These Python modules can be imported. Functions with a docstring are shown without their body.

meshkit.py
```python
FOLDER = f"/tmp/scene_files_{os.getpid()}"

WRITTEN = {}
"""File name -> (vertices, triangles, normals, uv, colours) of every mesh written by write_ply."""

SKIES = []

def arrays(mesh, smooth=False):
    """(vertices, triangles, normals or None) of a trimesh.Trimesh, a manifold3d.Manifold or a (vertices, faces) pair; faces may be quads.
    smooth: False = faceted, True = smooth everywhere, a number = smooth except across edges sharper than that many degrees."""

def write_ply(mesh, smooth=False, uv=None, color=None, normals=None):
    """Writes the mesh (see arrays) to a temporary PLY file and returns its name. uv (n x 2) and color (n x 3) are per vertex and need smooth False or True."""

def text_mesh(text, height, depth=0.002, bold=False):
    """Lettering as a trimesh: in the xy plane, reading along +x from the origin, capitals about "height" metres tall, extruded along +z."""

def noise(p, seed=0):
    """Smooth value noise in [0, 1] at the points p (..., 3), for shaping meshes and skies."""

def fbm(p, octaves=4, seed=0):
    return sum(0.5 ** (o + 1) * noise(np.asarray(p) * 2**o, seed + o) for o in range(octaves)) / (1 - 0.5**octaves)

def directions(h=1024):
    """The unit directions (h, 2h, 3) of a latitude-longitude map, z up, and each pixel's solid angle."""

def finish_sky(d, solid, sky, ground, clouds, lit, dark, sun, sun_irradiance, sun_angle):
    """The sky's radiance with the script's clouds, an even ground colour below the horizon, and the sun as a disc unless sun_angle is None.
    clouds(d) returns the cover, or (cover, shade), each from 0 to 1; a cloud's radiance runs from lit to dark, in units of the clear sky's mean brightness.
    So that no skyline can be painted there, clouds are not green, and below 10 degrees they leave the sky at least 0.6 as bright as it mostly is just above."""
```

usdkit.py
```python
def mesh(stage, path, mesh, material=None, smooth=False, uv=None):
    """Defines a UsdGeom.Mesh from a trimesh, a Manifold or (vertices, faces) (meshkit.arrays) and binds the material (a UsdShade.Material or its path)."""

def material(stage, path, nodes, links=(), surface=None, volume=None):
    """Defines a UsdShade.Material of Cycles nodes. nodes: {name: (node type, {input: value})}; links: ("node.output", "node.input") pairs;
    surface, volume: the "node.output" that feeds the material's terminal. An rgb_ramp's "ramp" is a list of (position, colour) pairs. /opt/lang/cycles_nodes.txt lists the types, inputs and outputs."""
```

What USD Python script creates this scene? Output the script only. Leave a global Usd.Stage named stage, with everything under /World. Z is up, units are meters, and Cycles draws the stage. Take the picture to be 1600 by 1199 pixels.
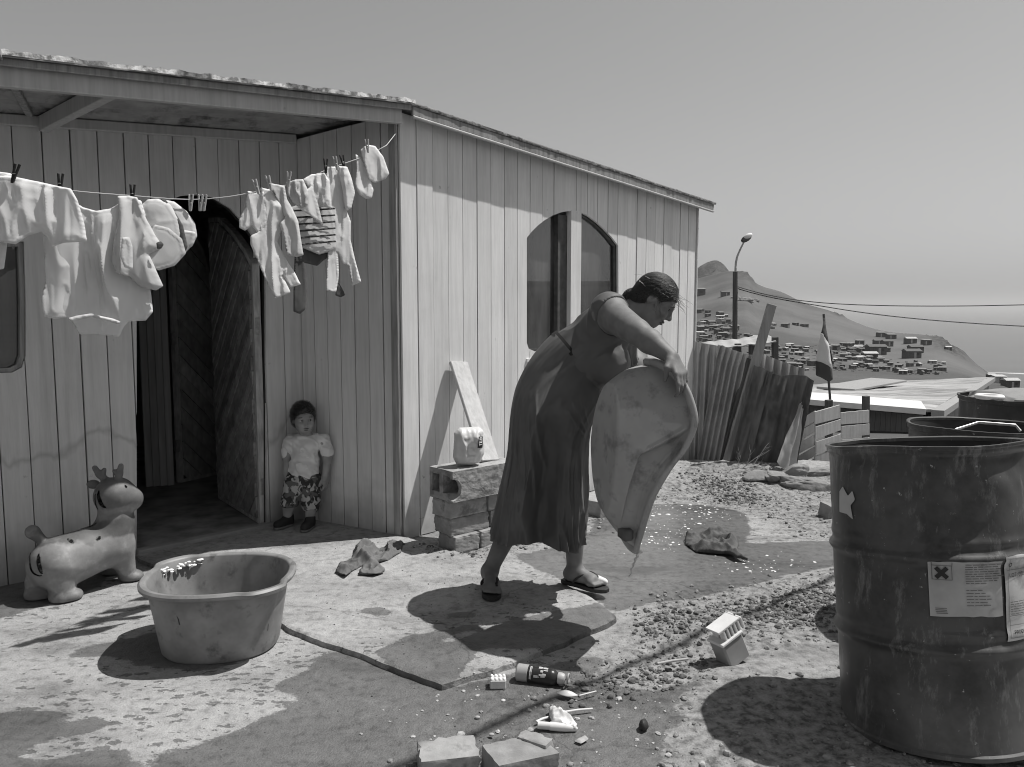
import math, random, numpy as np, trimesh, usdkit, meshkit
from pxr import Usd, UsdGeom, UsdLux, UsdShade, Gf, Sdf
from shapely.geometry import Polygon, Point
from shapely import contains_xy
from scipy.spatial import Delaunay
from scipy.ndimage import gaussian_filter
from scipy.interpolate import CubicSpline, PchipInterpolator

stage = Usd.Stage.CreateInMemory()
UsdGeom.SetStageUpAxis(stage, UsdGeom.Tokens.z)
UsdGeom.SetStageMetersPerUnit(stage, 1.0)
UsdGeom.Xform.Define(stage, '/World'); UsdGeom.Scope.Define(stage, '/World/Looks')
random.seed(7); rng = np.random.default_rng(7)

# ---------------------------------------------------------------- camera
FPX = 1250.0; EYE = 1.35; PITCH = math.atan((599.5 - 478) / FPX)
EXPOSURE = 0.16
cam = UsdGeom.Camera.Define(stage, '/World/camera')
cam.CreateHorizontalApertureAttr(36.0); cam.CreateVerticalApertureAttr(36.0 * 767 / 1024)
cam.CreateFocalLengthAttr(36.0 * FPX / 1600); cam.CreateClippingRangeAttr(Gf.Vec2f(0.05, 100000))
cam.CreateExposureAttr(EXPOSURE)
UsdGeom.Xformable(cam).AddTranslateOp().Set(Gf.Vec3d(0, 0, EYE))
UsdGeom.Xformable(cam).AddRotateXOp().Set(90 - math.degrees(PITCH))

# ---------------------------------------------------------------- sky and sun
SUN = np.array([0.50, 0.15, 1.0]); SUN /= np.linalg.norm(SUN)
ELEV = math.asin(SUN[2]); ROT = math.atan2(SUN[0], SUN[1])
SKY_STRENGTH = 0.088; SUN_INTENSITY = 1.22
usdkit.material(stage, '/World/Looks/sky', {
    's': ('sky_texture', dict(sky_type='single_scattering', sun_disc=False, sun_elevation=ELEV, sun_rotation=ROT, altitude=150.0, air_density=1.0, aerosol_density=1.6, ozone_density=1.0)),
    'sc': ('separate_color', {}), 'mr': ('math', dict(math_type='multiply', value2=0.5)), 'bw': ('math', dict(math_type='multiply_add', value2=0.5)), 'b': ('background_shader', dict(strength=SKY_STRENGTH))},
    [('s.color', 'sc.color'), ('sc.r', 'mr.value1'), ('sc.b', 'bw.value1'), ('mr.value', 'bw.value3'), ('bw.value', 'b.color')], surface='b.background')
dome = UsdLux.DomeLight.Define(stage, '/World/sky')
UsdShade.MaterialBindingAPI.Apply(dome.GetPrim()).Bind(UsdShade.Material.Get(stage, '/World/Looks/sky'))
dome.GetPrim().SetCustomDataByKey('kind', 'structure')
sun = UsdLux.DistantLight.Define(stage, '/World/sun')
sun.CreateIntensityAttr(SUN_INTENSITY); sun.CreateAngleAttr(0.5); sun.CreateNormalizeAttr(True); sun.CreateColorAttr(Gf.Vec3f(1.0, 0.985, 0.965))
_m = Gf.Matrix4d(); _z = Gf.Vec3d(*map(float, SUN)); _x = Gf.Cross(Gf.Vec3d(0, 0, 1), _z).GetNormalized(); _y = Gf.Cross(_z, _x)
_m.SetRow(0, Gf.Vec4d(*_x, 0)); _m.SetRow(1, Gf.Vec4d(*_y, 0)); _m.SetRow(2, Gf.Vec4d(*_z, 0)); _m.SetRow(3, Gf.Vec4d(0, 0, 0, 1))
UsdGeom.Xformable(sun).AddTransformOp().Set(_m)

# ---------------------------------------------------------------- helpers
_c, _s = math.cos(PITCH), math.sin(PITCH)
def ray(px, py):
    a = (px - 800) / FPX; b = (599.5 - py) / FPX
    return np.array([a, _c + b * _s, -_s + b * _c])
def P(px, py, y=None, z=None):
    "the point seen at a pixel of the 1600 x 1199 photograph, at forward distance y or height z"
    d = ray(px, py); t = y / d[1] if y is not None else (z - EYE) / d[2]
    return np.array([0, 0, EYE]) + t * d
def pix(p):
    p = np.asarray(p, float); x, y, z = p[..., 0], p[..., 1], p[..., 2] - EYE
    dep = y * _c - z * _s; up = y * _s + z * _c
    return 800 + FPX * x / dep, 599.5 - FPX * up / dep
def on_plane(px, py, p0, n):
    d = ray(px, py); e = np.array([0, 0, EYE]); return e + d * (np.dot(p0 - e, n) / np.dot(d, n))

used = {}
def numbered(parent, name):
    k = (parent, name); i = used.get(k, 0); used[k] = i + 1
    return parent + '/' + (name if i == 0 else f'{name}_{i:03d}')
def setdata(prim, label=None, category=None, group=None, kind=None):
    for k, v in (('label', label), ('category', category), ('group', group), ('kind', kind)):
        if v: prim.SetCustomDataByKey(k, v)
class Part:
    def __init__(s, prim, base): s.prim, s.base = prim, np.asarray(base, float)
    @property
    def path(s): return str(s.prim.GetPath())
    def part(s, name, mesh, m, smooth=False, label=None, kind=None):
        path = numbered(s.path, name)
        v, f, n = meshkit.arrays(mesh, smooth)
        me = usdkit.mesh(stage, path, (v - s.base, f), m)
        if n is not None:
            from pxr import Vt
            me.CreateNormalsAttr(Vt.Vec3fArray.FromNumpy(n.astype(np.float32))); me.SetNormalsInterpolation('vertex')
        setdata(me.GetPrim(), label=label, kind=kind)
        return Part(me.GetPrim(), s.base)
def thing(name, label, category, base=(0, 0, 0), group=None, kind=None):
    x = UsdGeom.Xform.Define(stage, numbered('/World', name))
    x.AddTranslateOp().Set(Gf.Vec3d(*map(float, base)))
    setdata(x.GetPrim(), label, category, group, kind)
    return Part(x.GetPrim(), base)
def single(name, mesh, m, label=None, category=None, group=None, kind=None, smooth=False, base=None):
    "a thing that is one mesh"
    v, f, n = meshkit.arrays(mesh, smooth)
    if base is None: base = np.array([v[:, 0].mean(), v[:, 1].mean(), v[:, 2].min()])
    me = usdkit.mesh(stage, numbered('/World', name), (v - base, f), m)
    if n is not None:
        from pxr import Vt
        me.CreateNormalsAttr(Vt.Vec3fArray.FromNumpy(n.astype(np.float32))); me.SetNormalsInterpolation('vertex')
    me.AddTranslateOp().Set(Gf.Vec3d(*map(float, base)))
    setdata(me.GetPrim(), label, category, group, kind)
    return Part(me.GetPrim(), base)
def copy_of(src, name, loc, rz, scale, label, category, group):
    x = UsdGeom.Xform.Define(stage, numbered('/World', name))
    x.AddTranslateOp().Set(Gf.Vec3d(*map(float, loc))); x.AddRotateZOp().Set(math.degrees(rz)); x.AddScaleOp().Set(Gf.Vec3f(*map(float, scale)))
    x.GetPrim().GetReferences().AddInternalReference(src); x.GetPrim().SetInstanceable(True)
    setdata(x.GetPrim(), label, category, group)

def cat(ms): return trimesh.util.concatenate([m if isinstance(m, trimesh.Trimesh) else trimesh.Trimesh(*m, process=False) for m in ms])
def T(v, f):
    f = np.asarray(f)
    if f.shape[1] == 4: f = np.vstack([f[:, [0, 1, 2]], f[:, [0, 2, 3]]])
    return trimesh.Trimesh(np.asarray(v, float), f, process=False)
def unit(a): a = np.asarray(a, float); return a / np.linalg.norm(a)
def frame_box(c, ax, half, bev=0.0):
    "box about c along the three axes ax with half sizes, with bevelled edges"
    ax = np.array([unit(a) for a in ax]); h = np.asarray(half, float)
    if bev <= 0:
        b = trimesh.creation.box(extents=2 * h); v = b.vertices
        return T(v @ ax + c, b.faces)
    b = min(bev, h.min() * 0.9); pts = []
    for sx in (-1, 1):
        for sy in (-1, 1):
            for sz in (-1, 1):
                for k in range(3):
                    q = np.array([sx * h[0], sy * h[1], sz * h[2]]); o = [sx * b, sy * b, sz * b]; o[k] = 0
                    pts.append(q - o)
    hull = trimesh.convex.convex_hull(np.array(pts))
    return T(hull.vertices @ ax + c, hull.faces)
def bar(a, b, w, t, up=(0, 0, 1), bev=0.003):
    "a bar from a to b, w wide (across), t thick (along up)"
    a, b = np.asarray(a, float), np.asarray(b, float); d = unit(b - a); side = np.cross(d, up)
    if np.linalg.norm(side) < 1e-6: side = np.array([1.0, 0, 0])
    side = unit(side); u2 = np.cross(side, d)
    return frame_box((a + b) / 2, [d, side, u2], [np.linalg.norm(b - a) / 2, w / 2, t / 2], bev)
def tube(pts, r, n=8, cap=True):
    pts = np.asarray(pts, float); m = len(pts); r = np.broadcast_to(r, m)
    tg = np.gradient(pts, axis=0); tg /= np.linalg.norm(tg, axis=1, keepdims=True) + 1e-12
    ref = np.array([0, 0, 1.0]) if abs(tg[0][2]) < 0.9 else np.array([1.0, 0, 0]); v = []
    for i in range(m):
        s = np.cross(tg[i], ref); s /= np.linalg.norm(s) + 1e-12; q = np.cross(s, tg[i]); ref = q
        a = np.arange(n) / n * 2 * math.pi
        v.append(pts[i] + r[i] * (np.cos(a)[:, None] * s + np.sin(a)[:, None] * q))
    v = np.vstack(v); f = []
    for i in range(m - 1):
        for j in range(n):
            k = (j + 1) % n; f.append([i * n + j, i * n + k, (i + 1) * n + k, (i + 1) * n + j])
    f = np.array(f); f = np.vstack([f[:, [0, 2, 1]], f[:, [0, 3, 2]]])
    if cap:
        v = np.vstack([v, pts[0], pts[-1]]); e = []
        for j in range(n):
            k = (j + 1) % n; e += [[m * n, j, k], [m * n + 1, (m - 1) * n + k, (m - 1) * n + j]]
        f = np.vstack([f, e])
    return T(v, f)
def loft(rings, cap0=False, cap1=False, closed=True):
    "rings: (m, n, 3)"
    rings = np.asarray(rings, float); m, n = rings.shape[:2]; v = rings.reshape(-1, 3)
    i, j = np.meshgrid(np.arange(m - 1), np.arange(n if closed else n - 1), indexing='ij'); k = (j + 1) % n
    q = np.stack([i * n + j, i * n + k, (i + 1) * n + k, (i + 1) * n + j], -1).reshape(-1, 4)
    f = [q[:, [0, 1, 2]], q[:, [0, 2, 3]]]
    for c, row, flip in ((cap0, 0, True), (cap1, m - 1, False)):
        if c:
            v = np.vstack([v, rings[row].mean(0)]); a = row * n + np.arange(n); b = row * n + (np.arange(n) + 1) % n
            t = np.stack([np.full(n, len(v) - 1), a, b], 1); f.append(t[:, ::-1] if flip else t)
    return T(v, np.vstack(f))
def sheet(fn, nu, nv, thick=0.0, normal=None):
    "grid surface fn(u, v) -> points, u and v in 0..1; thick: a second face behind it, edges closed"
    u, v = np.meshgrid(np.linspace(0, 1, nu), np.linspace(0, 1, nv), indexing='ij')
    p = fn(u, v)
    i, j = np.meshgrid(np.arange(nu - 1), np.arange(nv - 1), indexing='ij')
    q = np.stack([i * nv + j, (i + 1) * nv + j, (i + 1) * nv + j + 1, i * nv + j + 1], -1).reshape(-1, 4)
    if not thick: return T(p.reshape(-1, 3), q)
    off = np.asarray(normal, float) * thick if normal is not None else None
    if off is None:
        n = np.cross(np.gradient(p, axis=0), np.gradient(p, axis=1)); n /= np.linalg.norm(n, axis=-1, keepdims=True) + 1e-12; off = n * thick
    N = nu * nv; vv = np.vstack([p.reshape(-1, 3), (p - off).reshape(-1, 3)]); edge = []
    loop = [(a, 0) for a in range(nu)] + [(nu - 1, b) for b in range(1, nv)] + [(a, nv - 1) for a in range(nu - 2, -1, -1)] + [(0, b) for b in range(nv - 2, 0, -1)]
    ids = [a * nv + b for a, b in loop]
    for x, y in zip(ids, ids[1:] + ids[:1]): edge.append([y, x, x + N, y + N])
    return T(vv, np.vstack([q, q[:, ::-1] + N, edge]))
def puff(outline, to3d, h=0.012, thick=0.02, fold=0.0, scale=6.0, seed=0, power=0.5, aniso=(1, 1), min_t=0.002, smooth_outline=True, wavy=0.9, hem=False):
    "a soft closed body over a 2D outline (metres): to3d(s, t, w) places it; thick = half thickness inside; fold = amplitude of the creases"
    pl = Polygon(outline).buffer(0)
    if pl.geom_type != 'Polygon': pl = max(pl.geoms, key=lambda g: g.area)
    if smooth_outline: pl = pl.buffer(-h * .5, join_style=1).buffer(h * .5, join_style=1) if pl.buffer(-h * .5).geom_type == 'Polygon' else pl
    L = pl.exterior.length; nb = max(12, int(L / h))
    bd = np.array([pl.exterior.interpolate(i / nb, normalized=True).coords[0] for i in range(nb)])
    x0, y0, x1, y1 = pl.bounds
    gx, gy = np.meshgrid(np.arange(x0, x1, h), np.arange(y0, y1, h)); gx = gx + (np.arange(gx.shape[0]) % 2)[:, None] * h / 2
    inner = pl.buffer(-h * 0.55); g = np.stack([gx.ravel(), gy.ravel()], 1)
    if not inner.is_empty: g = g[contains_xy(inner, g[:, 0], g[:, 1])]
    else: g = g[:0]
    pts = np.vstack([bd, g]); tri = Delaunay(pts).simplices; c = pts[tri].mean(1); tri = tri[contains_xy(pl, c[:, 0], c[:, 1])]
    a, b, d = pts[tri[:, 0]], pts[tri[:, 1]], pts[tri[:, 2]]
    ar = (b[:, 0] - a[:, 0]) * (d[:, 1] - a[:, 1]) - (b[:, 1] - a[:, 1]) * (d[:, 0] - a[:, 0]); tri = np.where((ar < 0)[:, None], tri[:, ::-1], tri)
    from shapely import points as spoints, distance as sdist
    dist = np.array(sdist(pl.exterior, spoints(pts))); dist[:nb] = 0
    dm = max(dist.max(), 1e-6)
    w = min_t + thick * np.clip(dist / dm, 0, 1) ** power
    q = np.stack([pts[:, 0] * scale * aniso[0], pts[:, 1] * scale * aniso[1], np.full(len(pts), seed * 3.7)], 1)
    def crease(q, sd):
        wq = q + .35 * np.stack([meshkit.noise(q * 1.3 + 7, sd + 40), meshkit.noise(q * 1.3 + 3, sd + 41), 0 * q[:, 0]], 1)
        return (1 - np.abs(2 * meshkit.noise(wq, sd) - 1)) ** 2.6 - .28
    fo = fold * (crease(q, seed) + .42 * crease(q * 2.1 + 1.7, seed + 9) + .14 * crease(q * 4.4, seed + 17))
    fb = fold * crease(q + 5.1, seed + 3)
    e = np.clip(dist / (dm * .35), 0, 1)
    wave = fold * wavy * (meshkit.fbm(q * .6, 2, seed + 21) - .5) * 2
    hem_ = np.exp(-((dist - .004) / .0035) ** 2) * .0022 - np.exp(-((dist - .0125) / .003) ** 2) * .0016 if hem else 0.0
    wf = wave + w + fo * (0.3 + 0.7 * e) + hem_; wb = wave - w + fb * 0.6 * e
    wf[:nb] = wb[:nb] = wave[:nb] + fo[:nb] * .3
    F = to3d(pts[:, 0], pts[:, 1], wf); B = to3d(pts[:, 0], pts[:, 1], wb)
    n = len(pts); idx = np.concatenate([np.arange(nb), n + np.arange(n - nb)])
    V = np.vstack([F, B[nb:]]); return T(V, np.vstack([tri, idx[tri][:, ::-1]]))

# signed-distance modelling: smooth unions of round cones on a grid, then surface nets
class Field:
    def __init__(s, lo, hi, h):
        s.lo = np.asarray(lo, float); s.h = h; s.n = np.ceil((np.asarray(hi) - s.lo) / h).astype(int) + 1
        s.d = np.full(s.n, 0.06, np.float32); s.D0 = 0.06
    def block(s, lo, hi):
        a = np.clip(np.floor((np.asarray(lo) - s.lo) / s.h).astype(int), 0, s.n - 1); b = np.clip(np.ceil((np.asarray(hi) - s.lo) / s.h).astype(int) + 1, 1, s.n)
        g = [s.lo[i] + s.h * np.arange(a[i], b[i]) for i in range(3)]
        return tuple(slice(a[i], b[i]) for i in range(3)), np.stack(np.meshgrid(*g, indexing='ij'), -1).astype(np.float32)
    def put(s, sl, d, k, sub=False):
        o = s.d[sl]
        if sub:
            d = -d
            if k > 0:
                h = np.clip(0.5 - 0.5 * (o - d) / k, 0, 1); s.d[sl] = o * (1 - h) + d * h + k * h * (1 - h)
            else: s.d[sl] = np.maximum(o, d)
        elif k > 0:
            h = np.clip(0.5 + 0.5 * (o - d) / k, 0, 1); s.d[sl] = o * (1 - h) + d * h - k * h * (1 - h)
        else: s.d[sl] = np.minimum(o, d)
    def cone(s, a, b, ra, rb, k=0.02, flat=None, sub=False):
        "round cone; flat = (axis, factor) squeezes it along an axis"
        a, b = np.asarray(a, float), np.asarray(b, float); m = max(ra, rb) * (1.0 if flat is None else max(1, flat[1])) + 0.06
        sl, p = s.block(np.minimum(a, b) - m, np.maximum(a, b) + m)
        if p.size == 0: return
        ab = b - a; q = p - a; t = np.clip((q @ ab) / max(ab @ ab, 1e-9), 0, 1); e = q - t[..., None] * ab
        if flat is not None:
            ax = unit(flat[0]); c = e @ ax; e = e + (c * (1 / flat[1] - 1))[..., None] * ax
        s.put(sl, np.linalg.norm(e, axis=-1) - (ra + (rb - ra) * t), k, sub)
    def ball(s, c, r, k=0.02, axes=None, sub=False):
        "ellipsoid; r a number or three radii along axes"
        r = np.broadcast_to(np.asarray(r, float), 3); c = np.asarray(c, float)
        sl, p = s.block(c - r.max() - 0.05, c + r.max() + 0.05)
        if p.size == 0: return
        A = np.eye(3) if axes is None else np.array([unit(x) for x in axes]); q = (p - c) @ A.T
        k0 = np.linalg.norm(q / r, axis=-1); k1 = np.linalg.norm(q / r ** 2, axis=-1)
        s.put(sl, k0 * (k0 - 1) / np.maximum(k1, 1e-6), k, sub)
    def chain(s, pts, rs, k=0.02, flat=None):
        for i in range(len(pts) - 1): s.cone(pts[i], pts[i + 1], rs[i], rs[i + 1], k, flat)
    def mesh(s, blur=0.0):
        d = gaussian_filter(s.d, blur) if blur else s.d
        return surface_nets(d, s.lo, s.h)
def surface_nets(d, lo, h):
    ins = d < 0; nx, ny, nz = d.shape
    cs = np.zeros((nx - 1, ny - 1, nz - 1), np.uint8)
    for a in (0, 1):
        for b in (0, 1):
            for c in (0, 1): cs += ins[a:nx - 1 + a, b:ny - 1 + b, c:nz - 1 + c]
    act = (cs > 0) & (cs < 8); idx = np.full(act.shape, -1, np.int64); I = np.argwhere(act); idx[act] = np.arange(len(I))
    acc = np.zeros((len(I), 3)); cnt = np.zeros(len(I))
    corners = [(a, b, c) for a in (0, 1) for b in (0, 1) for c in (0, 1)]
    for p in corners:
        for ax in range(3):
            if p[ax] == 0:
                q = list(p); q[ax] = 1
                d0 = d[I[:, 0] + p[0], I[:, 1] + p[1], I[:, 2] + p[2]]; d1 = d[I[:, 0] + q[0], I[:, 1] + q[1], I[:, 2] + q[2]]
                m = (d0 < 0) != (d1 < 0); t = np.where(m, d0 / np.where(m, d0 - d1, 1), 0)
                pt = np.tile(np.array(p, float), (len(I), 1)); pt[:, ax] = t
                acc[m] += pt[m]; cnt[m] += 1
    V = (I + acc / np.maximum(cnt, 1)[:, None]) * h + lo; F = []
    for ax in range(3):
        o = [(1, 2), (2, 0), (0, 1)][ax]
        sl0 = [slice(1, -1)] * 3; sl0[ax] = slice(0, -1); sl1 = list(sl0); sl1[ax] = slice(1, None)
        m = ins[tuple(sl0)] != ins[tuple(sl1)]; E = np.argwhere(m); 
        if len(E) == 0: continue
        fl = ins[tuple(sl0)][m]; E = E.copy()
        for b in range(3):
            if b != ax: E[:, b] += 1
        e1 = np.zeros(3, int); e1[o[0]] = 1; e2 = np.zeros(3, int); e2[o[1]] = 1
        g = lambda X: idx[X[:, 0], X[:, 1], X[:, 2]]
        q = np.stack([g(E - e1 - e2), g(E - e2), g(E), g(E - e1)], 1)
        q = np.where(fl[:, None], q, q[:, ::-1]); F.append(q)
    F = np.vstack(F); m = T(V, F)
    return m

# ---------------------------------------------------------------- materials (a black and white photograph: greys only)
mats = {}
def gm(name, g, g2=None, scale=6.0, detail=6, rough=0.85, bump=0.0, bscale=None, spec=0.3, stretch=(1, 1, 1), lo=0.35, hi=0.65, metallic=0.0, vary=0.0, dirt=None, dscale=3.0, dlo=0.52, dhi=0.62, sss=0.0, coords='tc.object', bdist=0.004, streak=None):
    "a grey: noise between g and g2, an optional dirt tone in patches, fine bump"
    g2 = g if g2 is None else g2; c = lambda x: (x, x, x)
    n = {'tc': ('texture_coordinate', {}), 'geo': ('geometry', {}), 'mp': ('mapping', dict(scale=stretch)), 'n': ('noise_texture', dict(scale=scale, detail=detail, roughness=0.6)),
         'r': ('rgb_ramp', {'ramp': [(0, c(g)), (lo, c(g)), (hi, c(g2)), (1, c(g2))]}),
         'p': ('principled_bsdf', dict(roughness=rough, specular_ior_level=spec, metallic=metallic))}
    src = coords if coords != 'pos' else 'geo.position'
    l = [(src, 'mp.vector'), ('mp.vector', 'n.vector'), ('n.fac', 'r.fac')]; out = 'r.color'
    if dirt is not None:
        n['dn'] = ('noise_texture', dict(scale=dscale, detail=8, roughness=0.65)); n['dm'] = ('map_range', dict(from_min=dlo, from_max=dhi, clamp=True)); n['dx'] = ('mix', dict(color2=c(dirt)))
        l += [('mp.vector', 'dn.vector'), ('dn.fac', 'dm.value'), ('dm.result', 'dx.fac'), (out, 'dx.color1')]; out = 'dx.color'
    if vary:
        n['oi'] = ('object_info', {}); n['vm'] = ('map_range', dict(to_min=1 - vary, to_max=1 + vary)); n['vx'] = ('vector_math', {'math_type': 'scale'})
        l += [('oi.random', 'vm.value'), (out, 'vx.vector1'), ('vm.result', 'vx.scale')]; out = 'vx.vector'
    l.append((out, 'p.base_color'))
    if bump:
        n['bn'] = ('noise_texture', dict(scale=bscale or scale * 6, detail=5)); n['b'] = ('bump', dict(strength=bump, distance=bdist))
        l += [('mp.vector', 'bn.vector'), ('bn.fac', 'b.height'), ('b.normal', 'p.normal')]
    m = usdkit.material(stage, '/World/Looks/' + name, n, l, surface='p.BSDF'); mats[name] = m
    return m
# ================================================================ the yard
def poly_mask(polys, X, Y, z=0.0, blur=0.0, step=1.0):
    m = np.zeros(X.shape, np.float32)
    for pl in polys:
        w = np.array([P(a, b, z=z)[:2] for a, b in pl]); g = Polygon(w).buffer(0)
        bx = g.bounds; sel = (X > bx[0]) & (X < bx[2]) & (Y > bx[1]) & (Y < bx[3])
        if sel.any(): m[sel] = np.maximum(m[sel], contains_xy(g, X[sel], Y[sel]).astype(np.float32))
    return m
WET_AND_SHADOW = [
 [(-200,1125),(60,1110),(132,1106),(120,1117),(60,1130),(48,1135),(100,1130),(150,1120),(176,1128),(165,1140),(120,1152),(70,1156),(40,1165),(15,1186),(60,1186),(95,1186),(110,1178),(150,1172),(215,1172),(205,1190),(230,1300),(-200,1300)],
 [(238,1300),(235,1182),(300,1166),(370,1142),(440,1112),(492,1085),(455,1084),(412,1080),(450,1060),(490,1045),(487,1030),(505,1020),(540,1018),(620,1045),(690,1078),(800,1055),(880,1035),(935,1020),(950,1035),(900,1058),(940,1066),(990,1080),(1050,1073),(1110,1058),(1165,1053),(1165,1060),(1120,1066),(1075,1080),(1048,1108),(1085,1128),(1040,1140),(1035,1165),(1060,1300)],
 [(935,800),(1000,787),(1080,788),(1130,792),(1165,802),(1175,830),(1160,850),(1250,845),(1330,845),(1330,880),(1230,900),(1150,918),(1080,935),(1000,945),(950,962),(930,925),(885,908),(820,880),(800,868),(870,858),(900,845),(925,832)],
 [(180,1005),(240,985),(330,1012),(430,985),(420,1010),(380,1035),(330,1046),(250,1045),(200,1035),(176,1020)],  # cast shadow of the standing tub, painted as a dark patch
 [(95,1020),(150,1008),(185,1000),(170,1022),(120,1028)],
 [(165,942),(205,936),(200,946),(168,950)],
 [(-150,920),(60,905),(140,890),(215,866),(140,925),(70,945),(0,968),(-150,990)],  # darker strip along the foot of the porch wall
]
WET_SLAB = [
 [(583,1020),(640,992),(690,986),(740,974),(756,978),(715,990),(688,999),(683,1008),(700,1005),(745,990),(775,978),(800,968),(840,960),(900,950),(980,930),(990,990),(900,1010),(805,1016),(775,1012),(752,1018),(735,1030),(725,1044),(735,1050),(700,1068),(688,1072),(640,1052),(590,1030)],
 [(560,952),(590,948),(622,955),(600,962),(570,960)],
 [(690,960),(740,955),(745,965),(700,966)],
]
DRY_SLAB = [[(620,1008),(638,998),(636,1004),(622,1012)],[(686,1034),(716,1014),(714,1020),(692,1036)]]
SOIL = [
 [(1080,738),(1330,750),(1330,845),(1250,838),(1170,800),(1130,790),(1075,785),(1000,785),(1040,760)],
 [(660,1180),(800,1110),(930,1040),(1010,985),(1060,940),(1330,880),(1330,1000),(1200,1010),(1100,1050),(960,1075),(850,1110),(760,1199),(640,1260)],
 [(1000,930),(1330,890),(1330,1010),(1000,1010)],
 [(1040,1080),(1180,1048),(1700,1050),(1700,1300),(1050,1300)],
 [(640,1300),(660,1180),(900,1165),(900,1300)],
 [(640,860),(780,870),(920,840),(1000,790),(940,780),(700,850)],
]
SOFT = [[(1120,752),(1180,740),(1300,760),(1300,800),(1200,790)]]
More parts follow.
